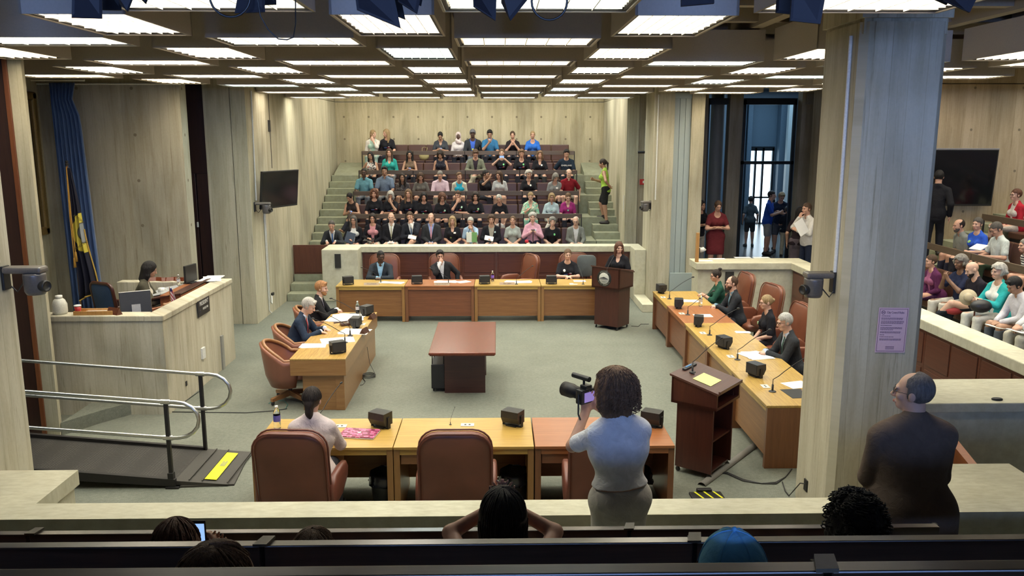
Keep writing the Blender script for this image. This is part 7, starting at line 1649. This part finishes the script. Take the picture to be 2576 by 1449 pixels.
held('highlighter', 'turquoise highlighter pen lying on the dais counter', 'pen', (-4.86, 11.97, 1.225), (.018, .12, .018), plain('turquoise', (.03, .42, .55), .4), (0, 0, R(30)))
sheet_of('thick white stack of papers at the far end of the dais wall', (530, 702), WT, .28, .55, .1, n=6, group=None)
t = thing('small_monitor', 'small dark monitor seen edge-on at the far end of the dais', 'monitor', (-5.02, 13.3, 1.37), R(80)); b = MB(); b.box(-.17, .17, -.02, .02, .02, .30, b=.006); obj('screen', b, BLACK, t); b = MB(); b.box(-.10, .10, -.08, .08, 0, .015); b.box(-.03, .03, -.01, .01, 0, .1); obj('foot', b, BLACK, t)
t = None
for k, (px, rz) in enumerate(((385, 20), (402, -15), (428, 25), (447, -20), (463, 15))):
    b = MB(); b.prism_x([(-.03, 0), (.03, 0), (0, .06)], -.13, .13); o = obj('name_block', b, W_CTR, loc=at(px, 706, z=1.36), rot=(0, 0, R(rz))); o.location.y = 13.56; o.location.x = at(px, 706, y=13.56).x; o.location.z = 1.361; tag(o, 'reddish wooden wedge name block in the loose row along the back of the dais', 'name block', 'wedge name blocks at the back of the dais')
def bottle2(label, p, z): bottle(label, (p[0], p[1], z), labcol=(.6, .6, .62), s=.8)
bottle2('small water bottle standing behind the sloping desk', (-5.12, 13.05, 0), 1.37)
b = MB(); b.lathe([(0, 0), (.05, .0), (.055, .05), (.05, .08), (0, .085)], 16); b.tube([(.05, 0, .02), (.085, 0, .03), (.08, 0, .06), (.05, 0, .07)], .007); o = obj('white_mug', b, WHITEP, loc=(-5.28, 12.75, 1.31)); tag(o, 'white mug on the president’s sloping desk', 'mug')
t = thing('office_chair', 'wooden armchair with a blue seat back behind the computer', 'chair', (-5.98, 12.75, .51), R(150))
obj('backrest', pad(rr(.24, .26, .09), -.03, .03, Matrix.Translation((0, .22, .72)) @ Matrix.Rotation(R(-8), 4, 'X')), plain('blue_upholstery', (.035, .075, .16), .9), t)
b = MB(); M = Matrix.Translation((0, .22, .72)) @ Matrix.Rotation(R(-8), 4, 'X'); b.tube([M @ Vector((p[0] * 1.06, 0, p[1] * 1.06)) for p in rr(.24, .26, .09)], .028, 8, closed=True)
for s in (-1, 1): b.tube([(s * .26, .2, .62), (s * .29, .0, .66), (s * .27, -.2, .62), (s * .25, -.2, .42)], .025)
b.tube([(0, 0, .1), (0, 0, .42)], .03)
for k in range(4): a = R(45 + 90 * k); b.tube([(0, 0, .1), (.28 * math.cos(a), .28 * math.sin(a), .03)], .025)
obj('frame', b, W_LECT, t); obj('seat', pad(rr(.24, .24, .08), -.04, .04, Matrix.Translation((0, -.02, .44)) @ Matrix.Rotation(R(90), 4, 'X')), plain('blue_upholstery', (.035, .075, .16), .9), t)
o = dup(m0, (-5.10, 12.25, 1.30), R(200)); o['label'] = 'gooseneck microphone on the president’s sloping desk'

# ---- ramp with handrails ----
t = thing('access_ramp', 'black metal access ramp with a yellow warning strip rising to the left', 'ramp', (0, 0, 0))
def tread_plate():
    m, tt, b = nt('tread_plate'); b.inputs['Roughness'].default_value = .5; b.inputs['Metallic'].default_value = .3
    v = coords(tt, (1, 1, 1)); ck = N(tt, 'ShaderNodeTexVoronoi', i_Scale=32.0); ck.distance = 'CHEBYCHEV'; tt.links.new(v, ck.inputs['Vector']); ck.inputs['Randomness'].default_value = .15
    c = ramp(tt, ck.outputs['Distance'], [(.15, (.085, .078, .070)), (.30, (.035, .032, .030))]); tt.links.new(c, b.inputs['Base Color']); bump(tt, b, ck.outputs['Distance'], .5, .006); return m
TP = tread_plate(); zr = lambda x: .07 + (-3.5 - x) * .085
b = MB(); b.prism_y([(-3.5, zr(-3.5)), (-7.0, zr(-7)), (-7.0, zr(-7) - .03), (-3.5, zr(-3.5) - .03)], 8.40, 9.30); obj('deck', b, TP, t)
b = MB()
for y in (8.36, 9.28): b.prism_y([(-3.48, zr(-3.5) + .03), (-7.0, zr(-7) + .05), (-7.0, zr(-7) - .10), (-3.48, zr(-3.5) - .05)], y, y + .045)
obj('side_beam', b, BLACK_M, t)
b = MB(); b.prism([(-3.5, 8.37), (-2.87, 8.42), (-2.97, 9.36), (-3.5, 9.31)], 0, .02); b.prism_y([(-3.5, .02), (-2.93, .02), (-2.93, .024), (-3.5, zr(-3.5))], 8.40, 9.33)
for x in (-3.36, -3.22, -2.95): b.box(x, x + .012, 8.42, 9.32, .03 + (-3.0 - x) * .08 + .01, .036 + (-3.0 - x) * .08 + .012)
obj('end_flap', b, plain('dark_flap', (.050, .046, .040), .55), t)
b = MB(); M = Matrix.Translation((-3.14, 8.87, .052)) @ Matrix.Rotation(R(5), 4, 'Y'); b.box(-.065, .065, -.40, .36, 0, .003, M=M); obj('warning_strip', b, plain('bright_yellow', (.75, .75, .02), .5), t)
b = MB()
for k in range(5): b.box(-3.16 + k * .012, -3.154 + k * .012, 8.82 + .01 * (k % 2), 8.98 - .02 * (k % 3), .058, .060)
obj('warning_text', b, plain('grey_print', (.35, .35, .25), .6), t)
for y, x0, tops in ((8.40, -3.53, (.96, .56)), (9.30, -3.48, (1.0, .58))):
    xe = x0 + .02; zt, zl = tops; L = -7.2; sl = .085
    pts = [(L, y, zt + (x0 - L) * sl), (xe, y, zt)] + [(xe + .08 + .24 * math.sin(a), y, (zt + zl) / 2 + (zt - zl) / 2 * math.cos(a)) for a in [PI * k / 8 for k in range(9)]] + [(xe, y, zl), (L, y, zl + (x0 - L) * sl)]
    b = MB(); b.tube(pts, .021, 10); obj('handrail', b, CHROME, t)
    b = MB(); b.box(x0 - .02, x0 + .02, y - .02, y + .02, 0, zt + .02, b=.004)
    if y < 9: b.box(x0 - .05, x0 + .09, y - .06, y + .04, 0, .02); b.box(x0 - .03, x0 + .03, y - .035, y + .03, .02, .17, b=.004)
    obj('post', b, BLACK_M, t)
    for x in ():
        b = MB(); b.box(x - .02, x + .02, y - .02, y + .02, 0, zt + (x0 - x) * sl + .01, b=.004); obj('post', b, BLACK_M, t)
    for z in (zt, zl): b = MB(); b.tube([(x0 - .05, y, z + .004), (x0 + .05, y, z)], .029, 10); obj('rail_clamp', b, CHROME, t)

# ---- floor cables ----
def cable(label, pts, r=.006, m=BLACK, closed=False, name='floor_cable', cat='cable'):
    b = MB(); b.tube([tuple(p) for p in pts], r, 6, closed=closed); return tag(obj(name, b, m), label, cat)
F_ = lambda px, py, z=.008: at(px, py, z=z)
cable('black cable lying from the seal lectern to the right-hand tables', [F_(1588, 820), F_(1606, 821), F_(1612, 815), F_(1632, 815)])
cable('coil of black cable on the carpet beside the striped table', [(-2.03 + .10 * math.cos(k * .7) + .01 * k % 3 * .01, 12.45 + .11 * math.sin(k * .7), .01 + .0015 * k) for k in range(34)], .005)
cable('thin black cable hanging down the side of the striped table to its coil', [(-2.105, 12.83, .40), (-2.06, 12.75, .15), (-1.97, 12.65, .02), (-2.0, 12.5, .015)], .004)
cable('small black cable end by the striped table pedestal', [F_(912, 950), F_(919, 960), F_(912, 968), F_(905, 969)], .005)
cable('long thin black cable across the carpet to the dais', [F_(722, 1028), F_(690, 1033), F_(620, 1038), F_(520, 1037), F_(432, 1036), F_(440, 1028), F_(500, 985)], .006)
cable('thin teal cable looping on the carpet by the tub chairs', [F_(676, 1015), F_(690, 1008), F_(715, 1008), F_(724, 1018), F_(718, 1028)], .004, plain('teal_cable', (.05, .25, .22), .5))
b = MB(); p0, p1 = F_(1765, 1222, 0), F_(1912, 1112, 0); d_ = (p1 - p0).normalized(); n_ = Vector((-d_.y, d_.x, 0)) * .045
P = [[(p0 if s < .5 else p1) + n_ * math.cos(a) + Vector((0, 0, .035 * math.sin(a))) for a in [PI * k / 8 for k in range(9)]] for s in (0, 1)]; b.sheet(P, .003); tag(obj('cable_cover', b, plain('grey_rubber', (.17, .16, .14), .6)), 'grey rounded cable cover lying across the carpet beside the lectern', 'cable cover')
for k, off in enumerate((0, .02, -.02)): cable('black cable from the nearer lectern to the big pillar, %s of three' % ['middle', 'upper', 'lower'][k], [F_(1795, 1187), F_(1830, 1190 + off * 100), F_(1870, 1208 + off * 100), F_(1915, 1216), F_(1952, 1215 + off * 100), F_(1976, 1200), F_(1992, 1180)], .006)
cable('thin black cable into the socket of the big pillar', [F_(1968, 1212), F_(1975, 1235), F_(1985, 1247), Vector((3.06, 7.95, .10)), Vector((3.08, 7.82, .25)), Vector((3.11, 7.78, .26))], .006)
t = thing('floor_box', 'black hinged floor box with bright yellow stripes by the near parapet', 'floor box', tuple(F_(1775, 1246, 0)), R(2)); b = MB(); b.box(-.17, .17, -.14, .04, 0, .025, b=.004); b.box(-.08, .08, .03, .09, .0, .05, b=.01); obj('box', b, BLACK_M, t)
b = MB()
for x in (-.10, .0, .10): b.prism([(x - .02, .03), (x, .03), (x + .05, -.13), (x + .03, -.13)], .025, .029)
obj('yellow_stripe', b, plain('bright_yellow', (.75, .75, .02), .5), t)
# ---- pale wooden stand with a small lamp head on the lobby ledge ----
t = thing('ledge_lamp', 'narrow orange wooden post with a small white lamp head on the lobby ledge', 'lamp', (4.06, 16.5, 1.2)); b = MB(); b.box(-.03, .03, -.04, .04, 0, .60, b=.004); obj('post', b, W_GOLD, t)
b = MB(); M = Matrix.Translation((.10, -.04, .26)) @ Matrix.Rotation(R(-25), 4, 'Y'); b.lathe([(.02, .045), (.035, .045), (.07, -.03), (.06, -.03)], 16, M=M); b.tube([(.02, 0, .30), (.09, -.03, .29)], .008); obj('lamp_head', b, WHITEP, t)
b = MB(); b.box(-.04, .04, -.03, .03, 0, .012, b=.003); o = obj('small_cable_clip', b, WHITE, loc=(at(1447, 1, y=16.5).x, 16.5, .751)); tag(o, 'tiny white box on the back row of tables', 'box')
